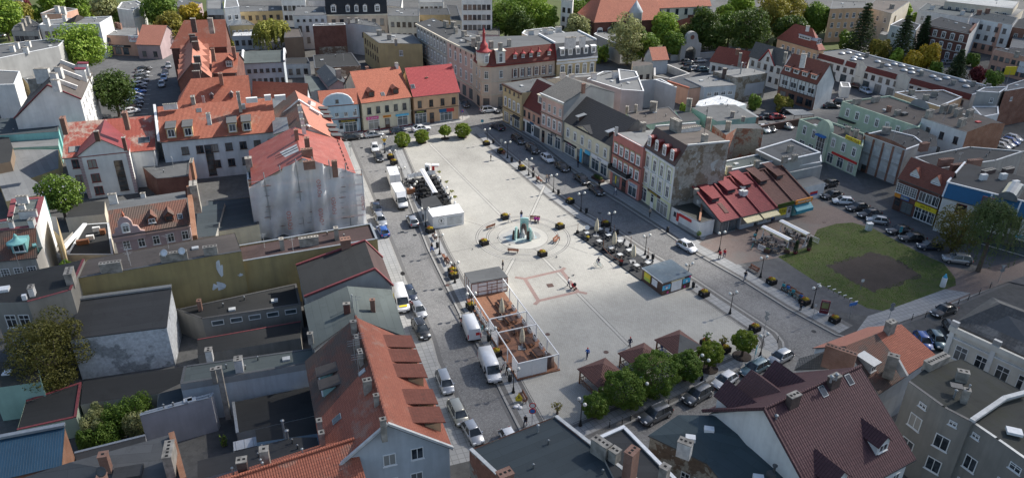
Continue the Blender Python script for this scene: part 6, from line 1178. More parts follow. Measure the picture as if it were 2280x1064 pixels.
for zz in(3.7,6.8,9.8):H.b_(zz,.18,.08,'w_offwhite',0,1,0)
m=MB();m.bar(H.pts[1]+U(.3),H.pts[2]+U(.3),.6,.8);H.add('coping',m,'brick')
bh('orange brick house wall with white stripes left of red tenement','a5',8.4,((480,165),(650,200),(680,165),(560,125)),'w_white','f_dark',[4.6],3,rim='pale')
bh('tan three-storey tenement at the top right with many windows','a5',11.5,((85,60),(325,52),(325,15),(100,5)),'w_orange','f_grey',[8.2,5.,1.8],5,'white',1.1,1.7)
bh('orange-yellow two-storey house beside the spruce tree','a5',8.,((260,88),(520,108),(520,72),(330,52)),'w_yellow','f_grey',[4.8,1.6],5,chims=((470,70,1.5,'cdark'),))
bh('grey-brown roofed house cluster at upper right edge','a5',10.,((330,50),(490,90),(610,8),(380,0)),'w_sand','f_brown',[6.4,3.],3,chims=((495,30,1.3),))
bh('garden wall building with blue mural left of spruce','a5',4.2,((410,225),(520,250),(540,225),(430,205)),'w_sand','f_light',None,0,name='outbuilding')
bh('long pink-white house with grey-blue roof and roof hatches','a5',8.5,((665,65),(1000,120),(1030,80),(720,22)),'w_white','f_slate',[5.,1.8],6,'white',chims=((760,35,1.2,'cwhite'),(960,70,1.2,'cwhite')))
bh('beige balcony block at the top right corner','a5',11.,((840,10),(1290,60),(1330,10),(900,-30)),'w_sand','m_grey',[7.8,4.6],8,'white',1.2,1.6)
bh('yellow-grey block with pale roof near the right edge','a5',9.,((1120,75),(1290,115),(1360,62),(1190,30)),'w_sand','f_light',[5.6],4)
H=bh('white and orange tenement with slate roof and red chimneys','a5',10.6,((1005,115),(1285,165),(1320,118),(1060,75)),'w_white','f_slate',[7.4,4.2,1.2],5,'dark',chims=((1070,68,1.2,'cbrick'),(1125,60,1.2,'cbrick')))
H.b_(0,10.3,.012,'w_salmon',.68,.78,0,name='painted_strip');H.b_(0,3.,.015,'w_salmon',0,1,0,name='plinth')
bh('brick house end at the far right edge','a5',9.4,((1285,180),(1420,200),(1420,100),(1320,130)),'brick','f_dark',[6,2.6],2)
bh('white block wall at the right edge under brick house','a5',6.5,((1268,310),(1420,330),(1420,215),(1295,222)),'w_white','f_light',None,0)
H=bh('salmon-pink two-storey office with flat dark roof near the road','a5',7.,((1160,325),(1420,385),(1420,320),(1220,318)),'w_salmon','f_dark',[4.,1.],6,'plain',1.2,1.3,chims=((1320,340,1.),));H.b_(2.2,3.2,.08,'pale',.73,.9,0,name='banner')
sg=th('billboard','yellow roadside sign on a post near the purple bush','sign',Pa5(1240,560,0));m=MB();m.cyl((0,0,0),(0,0,4.2),.12);m.bd('post','zinc',sg);m=MB();m.box(-1.6,-.1,3.,1.6,.1,5.4);m.bd('panel','s_yellow',sg)
# -- upper left
H=House('town_house','white gabled townhouse with brown roof and lit windowed facade by the car park',PS('a1',11.3,(530,658),(612,482)))
f0,f1=Pa1(535,655,11.),Pa1(612,480,11.);A=Pa1(310,548,15.);w0=Pa1(150,690,8.);e=(f1-f0);q=off(f0,f1,1.);e.z=0
D=(A-f0).dot(q);D2=(w0-A).dot(q);r0,r1=f0+q*D+U(3.6),f1+q*D+U(3.6);b0,b1=f0+q*(D+D2),f1+q*(D+D2);b0.z=b1.z=8.
H.walls(H.roof([[f0,f1,r1,r0],[r0,r1,b1,b0]],['f_brown']),'w_white',.25);H.win(f0,f1,[8.,5.,2.],5,1.,1.7,'trim',.04,.96);H.win(f0,f1,[9.6],1,1.,1.2,'plain',.75,.85)
m=MB();up=U(.1);[m.bar(p+up,r+up,.25,.2)for p,r in((f0,r0),(b0,r0))];H.add('verge',m,'s_maroon')
for u in(.62,.85):H.dm(f0,f1,D,11.,14.6,u,.03,1.5,3.,2.,'hip' if 0 else 'flat','w_white','s_maroon','w1',ov=.1)
for u in(.2,.55,.85):
 m=MB();p,q2=lerp(f0,f1,u)+q*1.,lerp(r0,r1,u);m.bar(p+U(1.4),q2+U(.4),.5,.9);H.add('fire_wall',m,'cwhite')
for x,y in((360,525),(380,440),(350,480)):H.chim('a1',x,y,16.4,1.6,.7,2.6,'cwhite',-10)
H.chim('a1',270,450,15.,3.,1.2,3.4,'cwhite',10);H.chim('a1',225,520,12.6,2.6,1.2,3.,'stucco',10)
flat('outbuilding','grey lean-to roof against the white gabled townhouse',PS('a1',5.2,(150,760),(555,765),(530,690),(155,700)),'w_white','f_grey',None,0)
flat('outbuilding','long slate-grey flat roof before the white gabled townhouse',PS('a1',5.6,(-60,895),(385,865),(385,795),(545,790),(555,750),(30,780),(-60,790)),'w_turq','f_slate','gutter',.08,rimh=.05)
H=flat('outbuilding','turquoise banded shop front under a slate-grey roof',PS('a1',4.,(75,975),(385,960),(385,900),(70,910)),'w_aqua','f_light',None,0);H.b_(2.2,1.2,.06,'w_teal',0,1,0,name='band');H.w_([2.3],3,1.6,1.,'plain',.05,.95,ii=0)
flat('outbuilding','broad low concrete-grey felt roof below turquoise shop front',[Pa1(-60,1064,3.6),Pb1(40,290,3.6),Pb1(245,250,3.6),Pb1(285,185,3.6),Pb1(200,140,3.6),Pb1(385,75,3.6),Pa1(385,985,3.6),Pa1(85,985,3.6),Pa1(-60,900,3.6)],'w_ochre','f_light',None,0)
flat('outbuilding','dark brown hipped shed at the left picture edge',PS('a1',5.6,(-60,1090),(70,1064),(85,975),(60,905),(-60,900)),'w_brown','f_black',None,0)
flat('tenement','white block with blue graffiti at the left edge',PS('a1',8.5,(-60,560),(95,555),(130,470),(-60,460)),'w_white','f_grey','pale',.2)
H=flat('tenement','wide light grey concrete block with flat roof left of bright green tree',PS('a1',11.,(-60,395),(385,305),(420,270),(340,255),(-60,300)),'w_grey','f_grey','pale',.3)
for x,y in((105,280),(165,310),(180,270),(75,300)):H.chim('a1',x,y,12.4,1.1,.9,1.8,'cwhite',10)
flat('outbuilding','low brown-walled yard houses between white blocks',PS('a1',5.,(100,460),(190,560),(230,520),(150,430)),'w_ochre','f_light',None,0)
flat('outbuilding','white-grey roofed rear house left of the tall gable',PS('a1',6.,(-60,440),(110,430),(145,408),(-60,405)),'w_sand','f_green',None,0)
H=flat('tenement','white tenement with low central gable behind the bright green tree',PS('a1',10.5,(258,165),(655,155),(735,108),(460,120),(300,135)),'w_white','f_light','pale',.3);H.w_([6.8,3.4],8,1.2,1.7,'dark',.04,.96,ii=0)
for x,y in((305,120),(420,100),(290,100)):H.chim('a1',x,y,12.6,1.,1.,2.4,'cwhite',0)
a,b=Pa1(475,152,10.5),Pa1(560,122,10.5);m=MB();mid=Pa1(505,100,12.6);m.add([Pa1(415,155,10.4),Pa1(485,155,10.4),Pa1(510,98,12.8),Pa1(560,118,10.4)],[(0,1,2),(1,3,2)]);H.add('roof_gable',m,'f_brown')
H=flat('tenement','old ornate brown-grey house with dark sagging roof at far left',PS('a1',9.5,(75,205),(255,208),(260,160),(190,120),(95,170)),'w_dirty','f_dark','gutter',.1,rimh=.05);H.w_([6.2,2.8],5,1.2,1.8,'dark',ii=0)
for x,y in((152,125),(180,110),(135,155)):H.chim('a1',x,y,11.6,1.,.9,2.4,'stucco',0)
H=flat('tenement','flat-roofed house with chimneys among trees at the top left',PS('a1',9.,(265,90),(400,92),(510,60),(380,45)),'w_salmon','f_brown','rim',.2)
for x,y in((372,40),(412,45)):H.chim('a1',x,y,11.,1.3,1.,2.6,'cwhite',0)
H=flat('shop','pink and brown shop building with white billboard by the car park',PS('a1',6.2,(668,232),(905,240),(905,180),(745,180)),'w_salmon','f_light','gutter',.1,rimh=.05);H.b_(2.6,.7,.15,'s_black',0,.75,0,text='ROLETY ZALUZJE',tm='white');H.w_([.3],3,1.8,2.2,'dshop',.05,.7,ii=0);H.w_([4.3],1,.9,1.1,'plain',.12,.25,ii=0);H.b_(4.4,2.,.2,'pale',.75,1.08,0,name='billboard',text='Padma',tm='s_red')
for x,y in((718,160),(765,150),(785,155)):H.chim('a1',x,y,8.,.9,.9,2.2,'cbrick',0)
a,b=Pa1(905,290,4.8),Pa1(1040,295,4.8);h=gab('shop','pink gabled shop with salmon tiled roof at the end of the car park',Pa1(890,295,4.4),Pa1(1055,300,4.4),Pa1(980,165,9.),9.,'w_pink','t_pink');h.w_([.8],2,1.2,1.6,'plain')
flat('tenement','modern white stepped house with dark band windows at the top left',PS('a1',9.5,(770,55),(870,70),(950,30),(900,5),(800,15)),'w_white','f_light','pale',.3)
flat('tenement','pale flat block behind modern stepped house',PS('a1',7.,(880,120),(945,105),(950,70),(870,75)),'w_white','f_light','pale',.3)
H=bh('dark clad block at the top left corner','a1',9.,((-60,40),(130,55),(150,0),(-60,-20)),'w_grey','f_dark',[6,2.6],5)
# -- upper centre
H=bh('yellow-walled low house row behind the willow','a2',8.,((200,80),(500,70),(500,40),(230,38)),'w_yellow','f_grey',[5.,1.8],6,'dark')
bh('olive house with grey shed roof left of willow','a2',6.5,((150,172),(318,165),(260,130),(160,118)),'w_ochre','f_grey',[3.4],4,'white',name='outbuilding')
bh('white narrow tower house at upper left centre','a2',12.,((115,55),(215,45),(200,-5),(120,0)),'w_white','f_light',[8,4.6],2,rim='pale')
bh('blue-grey garden house with white sheet roof patch','a2',4.5,((165,240),(350,235),(345,205),(180,210)),'w_bg','m_white',[1.5],4,'dark',name='outbuilding')
H=bh('white three-storey tenement with grey roof beside dark mansard house','a2',10.8,((570,105),(788,100),(775,45),(590,45)),'w_white','f_grey',[8.8],5,'plain',.8,.8);H.w_([5.6,2.],4,1.,1.9,'dark',ii=0)
z=10.;a,b=Pa2(785,98,z),Pa2(1190,92,z);e=(b-a).normalized();q=off(a,b,1.);H=House('tenement','sandstone tenement with black mansard roof and five white dormers',quad(a,b,11));H.walls(quad(a,b,11),'w_stone',.2);up=U(5.2);H.roof([[a,b,b+q*1.8+up,a+q*1.8+up],[a+q*1.8+up,b+q*1.8+up,b+q*11+up*.6,a+q*11+up*.6]],['t_black'])
for u in(.13,.36,.5,.64,.84):H.dm(a,b,1.8,z,z+5.2,u,.12,1.7 if u in(.13,.84)else 1.3,2.2,1.6,'gable','w_white','t_black','arch',rise=.4)
H.win(a,b,[6.2,2.4],7,1.3,2.2,'dark',.05,.97,ii=.2);H.band(a,b,z-.5,.45,.35,'w_sand',0,1,.2)
H=bh('sand-coloured tenement right of the black mansard house','a2',10.2,((1195,105),(1400,108),(1400,55),(1195,52)),'w_sand','f_grey',[6.6,3.],5,'dark')
H=bh('pale blue fire wall house next to big brick wall','a2',9.6,((910,150),(1150,180),(1110,150),(985,118)),'w_bg','f_grey',[5.6],1,'dark',chims=((935,120,.9),(985,120,.9)))
H=bh('block with huge bare red brick fire wall','a2',10.,((698,172),(915,165),(905,150),(705,160)),'bdark','f_grey',None,0,rim='rim')
H.b_(0,3.4,.1,'w_peelbrown',.12,1,0,name='plinth')
H=bh('house with ochre side wall and grey row facade behind red roofs','a2',9.4,((1135,285),(1420,290),(1360,230),(1030,210)),'w_ochre','f_light',[5.8],1,'white',chims=((1135,200,1.4),(1200,228,1.2),(1245,258,.8)));H.win(H.pts[3],H.pts[0],[6.2,3.4],6,.8,1.6,'dark',.05,.95,ii=0)
bh('dark courtyard house with graffiti-covered walls beside the willow','a2',7.,((510,250),(635,245),(610,180),(520,178)),'w_brown','f_brown',None,0);
bh('white courtyard house with black-railed terrace','a2',4.,((515,425),(680,420),(665,380),(520,385)),'w_bg','f_black',[1.],3,'dark',name='outbuilding')
H=bh('dark felt roof building in front of the brick fire wall','a2',5.6,((712,450),(1015,432),(955,348),(700,365)),'w_peelbrown','f_black',None,0,name='outbuilding')
h=gab('outbuilding','grey seam-roofed courtyard house with pink side wall behind blue house',Pa2(720,470,6.),Pa2(800,575,6.),Pa2(860,520,7.6),7.6,'w_pink','m_dark');h.chim('a2',865,455,9.6,1.4,.9,2.6,'stucco',20);h.chim('a2',925,510,9.4,1.2,.9,3.2,'stucco',20)
bh('grey-green flat roof yard behind the blue gabled house','a2',4.8,((660,610),(975,575),(960,550),(640,490)),'w_grey','f_green',None,0,name='outbuilding')
H=bh('tall white apartment block behind the trees at top centre','a3',16.,((318,-5),(520,-5),(520,-60),(330,-60)),'w_white','f_light',[12.6,9.4,6.2,3.],6,'dark',1.2,1.6)
bh('brown timber-sided barn with grey roof near white apartment block','a3',6.,((345,128),(490,120),(480,92),(348,95)),'umber','f_grey',None,0,name='outbuilding')
bh('old grey-roofed cottage with pink wall and two windows','a3',6.4,((430,228),(570,232),(565,155),(428,160)),'w_pink','t_grey',[3.],3,'white',name='cottage')
bh('grey roofed rear houses with crooked eaves at top centre','a3',8.5,((20,100),(245,98),(230,55),(30,60)),'w_yellow','f_dark',[5],5,'dark')
bh('narrow dark roof row running beside rear houses','a3',8.,((250,130),(318,138),(290,40),(215,35)),'w_sand','f_dark',[5],2)
bh('red-roofed white houses at top centre edge','a3',9.,((35,20),(200,18),(200,-30),(40,-30)),'w_white','f_light',[6,2.8],5,'dark')
bh('white-grey apartment slab right of the tall park trees','a3',14.,((975,0),(1050,10),(1060,-50),(980,-60)),'w_white','f_light',[10,7,4],2,'dark')
bh('grey fire wall and low roof between park and ochre tenement','a3',6.,((1190,225),(1370,300),(1370,225),(1240,190)),'w_con','f_light',None,0,rim='pale')
for i,(zn,z,pts,wl,rf,lb)in enumerate((('a2',12.,((490,0),(650,0),(650,-50),(490,-50)),'w_white','f_light','white and pink house row at the very top left of centre'),('a2',11.,((0,60),(110,60),(100,0),(0,0)),'w_white','f_light','white-roofed block above the brick school house'),('a2',11.,((670,5),(790,5),(790,-40),(670,-40)),'w_lilac','f_grey','lilac-grey tenement at the top edge'),('a2',10.,((1190,40),(1280,48),(1290,-20),(1200,-20)),'w_white','f_grey','white house behind the black mansard at top edge'),('a1',8.,((1140,45),(1260,55),(1330,20),(1190,-10)),'w_pink','f_grey','pink-grey flat block at the top above the yellow tree'),('a1',6.,((1150,85),(1200,95),(1190,15),(1140,20)),'w_white','f_light','narrow white wall house at the top left centre'))):
 H=bh(lb,zn,z,pts,wl,rf,[z-3.6,z-6.8],5,'dark')
for i in range(56):
 x=-260+i*21+random.uniform(-4,4);y=352+random.uniform(0,45)+abs(x)*.12
 if i>25:k=(i-26)//2;y=45+(k//2)*38;x=37+y*.6+(k%2)*27+random.uniform(0,6);x=x if i%2 else-x-34
 z=random.choice((8.,10.,11.,12.));w_=random.uniform(12,20);d=random.uniform(9,13)
 a,b=V((x,y,z)),V((x+w_,y+random.uniform(-2,2),z))
 if i%3:h=gab('house',['pale','grey','cream','pinkish','ochre'][i%5]+' house with tiled roof standing beyond the edge of the picture',a,b,a+V((0,d*.5,4)),z+3.6,['w_white','w_grey','w_cream','w_pink','w_ochre'][i%5],['t_or2','t_brown','t_grey'][i%3],group='distant houses');
 else:h=flat('house',['pale','grey','cream','pinkish','ochre'][i%5]+' flat-roofed house standing beyond the edge of the picture',quad(a,b,d),['w_white','w_grey','w_cream','w_pink','w_ochre'][i%5],'f_grey','rim',.2,group='distant houses')
 h.w_([z-3.2,z-6.4],5,1.1,1.6,'dark')
# -- trees and plants
def leaves(mb,cen,nor,size,rng,flat_=.5,asp=.7):
 n=len(cen);v=nor+rng.normal(0,flat_,(n,3));v/=np.linalg.norm(v,axis=1)[:,None]
 t=rng.normal(0,1,(n,3));u=np.cross(v,t);u/=np.linalg.norm(u,axis=1)[:,None];w_=np.cross(v,u)
 s=size*rng.uniform(.6,1.35,(n,1));o=len(mb.v)
 c=np.stack([cen-u*s*.5,cen+w_*s*.5*asp+v*s*.12,cen+u*s*.5,cen-w_*s*.5*asp+v*s*.12],1).reshape(-1,3)
 mb.v+=[tuple(p)for p in c.tolist()];mb.f+=[[o+4*i,o+4*i+1,o+4*i+2,o+4*i+3]for i in range(n)];mb.m+=[0]*n;mb.sm+=[False]*n
def blob(mb,c,r,n,size,rng,inner=.55):
 d=rng.normal(0,1,(n,3));d/=np.linalg.norm(d,axis=1)[:,None]
 k=rng.uniform(inner,1.,(n,1))**.6
 leaves(mb,np.array(c)+d*k*np.array(r),d/np.array(r)*max(r),size,rng)
def crown_mesh(kind_,H,R,seed,size,n):
 rng=np.random.default_rng(seed);mb=MB();pts=[]
 if kind_ in('round','tall','loose'):
  zc=H-R*(1.0 if kind_=='round' else 1.25);rz=R*(1.0 if kind_=='round' else 1.25)
  k=26 if kind_!='loose' else 20
  for i in range(k):
   th=2.4*i+rng.uniform(0,.6);zz=1-2*(i+.5)/k;rr=math.sqrt(1-zz*zz);q=rng.uniform(.42,.78)
   c=(math.cos(th)*rr*R*q,math.sin(th)*rr*R*q,zc+zz*rz*q);br=R*rng.uniform(.24,.44);pts.append(c)
   blob(mb,c,(br*1.15,br*1.15,br*.85),n//k,size,rng,.5)
  if kind_!='loose':blob(mb,(0,0,zc),(R*.62,R*.62,rz*.62),n//6,size,rng,.6)
 elif kind_=='ball':
  zc=H-R*.92
  blob(mb,(0,0,zc),(R*.88,R*.88,R*.78),n*2//5,size,rng,.75)
  for i in range(60):
   d=rng.normal(0,1,3);d/=np.linalg.norm(d);br=R*rng.uniform(.12,.21);k=rng.uniform(.82,.96);blob(mb,(d[0]*R*k,d[1]*R*k,zc+d[2]*R*k*.88),(br,br,br*.7),n//100,size,rng,.5)
 elif kind_=='willow':
  zc=H-R*.8
  for i in range(9):
   th=2.4*i;q=rng.uniform(.1,.6);blob(mb,(math.cos(th)*R*q,math.sin(th)*R*q,zc+rng.uniform(0,.5)*R),(R*.4,R*.4,R*.35),n//30,size,rng,.4)
  m=n*2//3;k=170
  for i in range(k):
   th=rng.uniform(0,6.28);q=R*math.sqrt(rng.uniform(.15,1));top=zc+R*.7*math.sqrt(max(0,1-(q/R)**2))*rng.uniform(.5,1.);ln=rng.uniform(.35,.9)*min(top-1.,H*.62)
   tt=rng.uniform(0,1,m//k);c=np.stack([math.cos(th)*q*(1+.12*tt)+rng.normal(0,.1,len(tt)),math.sin(th)*q*(1+.12*tt)+rng.normal(0,.1,len(tt)),top-tt*ln],1)
   leaves(mb,c,np.tile([math.cos(th),math.sin(th),.2],(len(tt),1)),size,rng,.35,.45)
 elif kind_=='conifer':
  k=16
  for i in range(k):
   z=H*(.1+.88*i/k);r=R*(1-(i/k))**.8+.15;a0=rng.uniform(0,6)
   for j in range(9):
    a=a0+j*.698;q=r*rng.uniform(.75,1.08);nn=n//(k*9);t=rng.uniform(.15,1,nn)
    c=np.stack([math.cos(a)*q*t+rng.normal(0,.12*R*.3,nn),math.sin(a)*q*t+rng.normal(0,.12*R*.3,nn),z-q*t*.28+rng.normal(0,.12,nn)],1)
    leaves(mb,c,np.tile([0,0,1.],(nn,1)),size,rng,.5,.5)
 elif kind_=='sparse':
  for i in range(34):
   d=rng.normal(0,1,3);d/=np.linalg.norm(d);q=rng.uniform(.35,1.);br=R*rng.uniform(.10,.2);blob(mb,(d[0]*R*q,d[1]*R*q,H-R+d[2]*R*q*.8),(br*1.3,br*1.3,br),n//34,size,rng,.2)
 elif kind_=='bush':
  for i in range(14):
   th=2.4*i;q=rng.uniform(.1,.75);br=R*rng.uniform(.3,.5);blob(mb,(math.cos(th)*R*q,math.sin(th)*R*q,H*rng.uniform(.25,.7)),(br,br,H*.34),n//14,size,rng,.5)
 return mb
CM={}
def trunk_mesh(H,R,kind_,seed):
 rng=random.Random(seed);m=MB();hb=max(.8,H-1.75*R)if kind_ not in('conifer',)else H*.9;r=.10+.022*H
 top=V((rng.uniform(-.2,.2),rng.uniform(-.2,.2),hb));m.cyl((0,0,-.2),(0,0,.3),r*1.5,r*1.05,8);m.cyl((0,0,.3),top,r*1.05,r*.7 if kind_!='conifer' else.05,8)
 if kind_!='conifer':
  for i in range(7):
   a=i*.9+rng.uniform(-.2,.2);q=R*rng.uniform(.45,.8);e=V((math.cos(a)*q,math.sin(a)*q,hb+R*rng.uniform(.4,1.3)));mid=top*.5+e*.5+U(-.15*R);m.cyl(top-U(.2),mid,r*.5,r*.3,6);m.cyl(mid,e,r*.3,r*.08,5)
 return m
def tree(name,label,loc,H,R,kind_='round',leaf='l_mid',seed=1,size=.45,n=3600,cat='tree',group=None,crown='crown',ground=0.):
 t=th(name,label,cat,(loc.x,loc.y,ground),random.Random(seed).uniform(0,6),group)
 trunk_mesh(H,R,kind_,seed).bd('trunk' if H>2.5 else 'stem','bark',t)
 crown_mesh(kind_,H,R,seed,size,n).bd(crown,leaf,t)
 return t
def tpx(name,label,zone,x,y,rp,zc,kind_='round',leaf='l_mid',seed=1,n=4200,size=None,rz=1.,**k):
 p=P(zone,x,y,zc);dist=math.sqrt(p.x**2+p.y**2+(CH-zc)**2);R=rp*dist/FOC;f={'round':1.,'tall':1.25,'loose':1.25,'ball':.92,'willow':.8,'conifer':0,'sparse':1.,'bush':1}[kind_]
 H=zc+R*f if kind_!='conifer' else zc*2
 return tree(name,label,p,H,R,kind_,leaf,seed,size or max(.2,dist*.0026),n,**k)
tpx('broadleaf_tree','large bright green tree standing among the white houses beside the car park','a1',535,305,50,8.5,'round','l_bri',3,7000)
tpx('broadleaf_tree','dark green round tree at the corner of the parked car rows','a1',745,590,42,7.,'round','l_drk',4,6500)
tpx('chestnut_tree','chestnut tree with white blossom candles beside the white villa','b1',388,245,42,5.2,'round','l_mid',5,6500)
mb=MB();rng_=np.random.default_rng(2)
for o in list(bpy.data.objects):
 if o.name=='chestnut_tree':
  R_=4.0;d=rng_.normal(0,1,(150,3));d/=np.linalg.norm(d,axis=1)[:,None];d=d[d[:,2]>-.2];c=d*np.array([3.4,3.4,3.2])+np.array([0,0,5.4]);leaves(mb,c,d,.34,rng_);leaves(mb,c+np.array([0,0,.15]),d,.26,rng_);mb.bd('blossom','blossom',o)
tpx('broadleaf_tree','big olive-yellow tree leaning over the mint yard house','c1',300,215,76,6.5,'loose','leaf_olive2',6,12000,.26)
for i,(x,y,r,z,lf,lb)in enumerate(((620,720,20,2.4,'leaf_grey','pale green shrub with drooping leaves at the left of the yard thicket'),(760,640,26,3.,'l_mid','dense green shrub in the middle of the yard thicket'),(900,580,24,3.,'l_mid','broad green shrub at the upper right of the yard thicket'),(900,700,22,2.6,'leaf_grey','grey-green shrub above the pale yard wall'),(700,770,22,2.2,'l_mid','low green shrub at the lower edge of the yard thicket'),(560,810,18,2.,'l_mid','dark green shrub beside the blue metal roof'),(640,620,16,2.6,'leaf_grey','small grey-green shrub at the upper left of the yard thicket'))):
 tpx('shrub',lb,'c1',x,y,r*1.25,z,'bush',lf,30+i,4200,.22,cat='shrub')
tree('ivy_shrub','bright green ivy climbing the olive fire wall corner',Pb1(490,900,5.),10.5,.9,'tall','l_bri',8,.22,2600,'ivy')
tree('ivy_shrub','ivy mass hanging lower on the old grey tenement corner',Pb1(470,985,4.),7.5,1.2,'tall','l_mid',9,.22,2200,'ivy')
tpx('shrub','tiny weed tuft growing on the black yard roof','c2',105,790,8,1.6,'bush','l_bri',41,300,.16,cat='shrub')
tpx('willow_tree','yellow-green weeping willow behind the white workshop','a2',430,215,38,6.5,'willow','leaf_willow',10,9000)
for i,(zn,x,y,r,z,kd,lf,lb)in enumerate((('a1',20,110,38,8,'round','l_bri','big bright tree at the far left picture edge'),('a1',130,95,24,6,'round','l_oli','olive tree right of the big left edge tree'),('a1',230,85,14,4,'round','l_mid','small tree behind the blue tarpaulin at top left'),('a1',350,15,26,7,'round','l_bri','light green tree touching the top edge near left'),('a1',490,0,24,7,'round','l_mid','tree at the top edge beside the parked cars'),('a1',690,45,28,8,'round','leaf_grey','blossoming grey-green chestnut in front of the modern white house'),('a1',570,85,17,4,'bush','l_bri','low bright shrub beside the chestnut at top left'),('a1',810,130,17,4,'bush','l_mid','green shrub left of the pale flat block'),('a1',910,150,14,4,'bush','l_mid','dark shrub below the pale flat block'),('a1',1040,60,36,9,'round','l_mid','tall full green tree at the top left of the school house'),('a1',1125,180,32,7,'loose','l_oli','autumn-olive tree overhanging the pink gabled shop'),('a1',1260,110,24,7,'loose','leaf_yellow','yellowish tree left above the brick school house'),('a1',150,40,16,5,'round','leaf_purple','purple-leaved tree at the top left corner'),('a2',20,110,14,6,'loose','leaf_yellow','small yellow tree behind the orange school roof'),('a2',150,290,9,4,'loose','l_oli','creeper-grown young tree beside the brick school wall'),('a3',610,110,42,9,'tall','l_mid','tall dense tree left of the pair in the park'),('a3',760,60,48,10,'tall','l_bri','tallest bright tree in the park at top centre'),('a3',870,110,32,8,'round','l_bri','sunny round tree right of the tallest park tree'),('a3',690,170,34,7,'round','l_drk','dark lower tree in front of the tallest park tree'),('a3',690,250,16,3,'bush','l_bri','light shrub on the lawn behind the turret house'),('a3',1080,190,32,7,'loose','leaf_grey','silvery poplar beside the church choir'),('a3',1070,60,26,8,'round','l_mid','tree between church choir and white slab'),('a3',1160,20,20,8,'round','l_mid','tree at the top edge left of the church roof'),('a3',1240,350,18,3,'bush','l_mid','shrub against the grey fire wall'),('a3',1340,230,22,5,'loose','leaf_grey','pale willow bush right of the grey fire wall'),('a4',60,260,46,8,'loose','leaf_grey','large silver-leaved willow before the church aisle'),('a4',160,300,30,6,'loose','l_mid','green tree right of the silver-leaved willow'),('a4',120,105,24,8,'round','l_bri','round bright tree in front of the church roof'),('a4',300,190,34,7,'tall','l_bri','bright tree before the church aisle roof'),('a4',360,290,24,5,'loose','l_mid','slim tree left of the stone gateway'),('a4',420,220,18,5,'loose','leaf_grey','thin tree behind the stone gateway'),('a4',545,180,40,8,'tall','l_drk','dark full tree right of the stone gateway'),('a4',640,240,30,6,'round','l_drk','dark tree behind the low cottage'),('a4',730,160,32,8,'round','l_mid','tree left of the great dark tree'),('a4',855,200,44,9,'tall','l_drk','great dark tree behind the white pointed-gable house'),('a4',1000,90,40,10,'loose','l_oli','tall olive willow at the top right centre'),('a4',1110,60,46,10,'loose','l_oli','broad yellowish-olive willow at the top right centre'),('a4',1120,190,34,7,'round','l_drk','dark tree before the cream villa'),('a4',1290,110,30,8,'round','l_mid','round tree beside the cream villa chimney'),('a4',800,20,30,8,'round','l_bri','bright tree at the top edge near the church road'),('a4',700,90,20,6,'round','l_mid','small tree by the church buttress'),('a4',1040,290,10,4,'tall','leaf_conifer','small dark conifer at the cream villa wall'),('a5',15,130,28,7,'round','l_mid','leafy tree left of the tan tenement'),('a5',570,85,15,5,'loose','l_bri','light tree behind the white striped house'),('a5',420,335,22,3,'bush','l_oli','olive bush beside the long hall'),('a5',520,375,16,3,'bush','l_bri','bright bush at the long hall roof edge'),('a5',210,280,20,3,'bush','l_mid','green bush below the great spruce'),('a5',650,400,20,3,'bush','leaf_yellow','yellow-green shrub near the road'),('a5',740,370,24,4,'bush','leaf_yellow','golden shrub in front of the red brick tenement'),('a5',790,440,12,2.5,'bush','l_mid','small green shrub beside the grey car road'),('a5',1060,490,15,2.6,'bush','leaf_purple','purple-leaved shrub near the yellow roadside sign'),('a5',1160,530,18,2,'bush','l_mid','hedge-like shrub below the yellow roadside sign'),('a5',1030,400,14,2,'bush','l_mid','ivy hedge along the road wall'),('a5',910,340,12,3,'tall','leaf_conifer','slim dark conifer beside the red brick tenement'),('a5',640,130,12,4,'loose','l_bri','light tree left of the pink-white house'),('a4',890,650,13,3,'bush','l_mid','shrub growing at the grey cube building'),('a4',1080,690,20,1.8,'bush','l_oli','creeper-covered pergola in the courtyard'),('a4',420,705,8,2.6,'bush','l_bri','tiny green shrub beside the turquoise hall'))):
 tpx('shrub' if kd=='bush' else 'broadleaf_tree',lb,zn,x,y,r,z,kd,lf,100+i,1500 if r<20 else 3800 if r<32 else 5200,cat='shrub' if kd=='bush' else 'tree')
tpx('spruce_tree','tall dark spruce behind the long hall, the largest of the conifers','a5',305,190,36,9.,'conifer','leaf_conifer',60,5200)
tpx('spruce_tree','second dark spruce left of the red brick tenement','a5',570,255,32,8.,'conifer','leaf_conifer',61,4600)
tpx('spruce_tree','narrow spruce standing against the red brick tenement','a5',700,235,19,7.,'conifer','leaf_conifer',62,3600)
tpx('spruce_tree','blue-grey conifer by the road behind the long hall','a5',930,430,24,5.,'conifer','leaf_conifer',63,3600)
tree('broadleaf_tree','gnarled olive street tree with bare fork before the blue roofed building',Pb5(872,640,0),9.6,3.9,'loose','leaf_olive2',70,.3,5200)
tree('willow_tree','drooping dark willow before the blue roofed building',Pb5(1055,755,0),13.,4.2,'willow','leaf_dusk',71,.3,12000)
def balltree(zone,x,y,H,R,lab,leaf='leaf_ball',seed=1,n=7000,bed=True):
 p=P(zone,x,y,KZ);t=tree('ball_tree',lab,p,H,R,'ball',leaf,seed,max(.17,.0017*math.hypot(p.y,CH)),n,group='clipped ball trees of the square',ground=KZ)
 if bed:
  m=MB();m.lt((0,0,.012),[(1.05,0),(1.05,.05),(.9,.06),(.1,.1)],20);m.bd('soil_bed','soil',t)
 return t
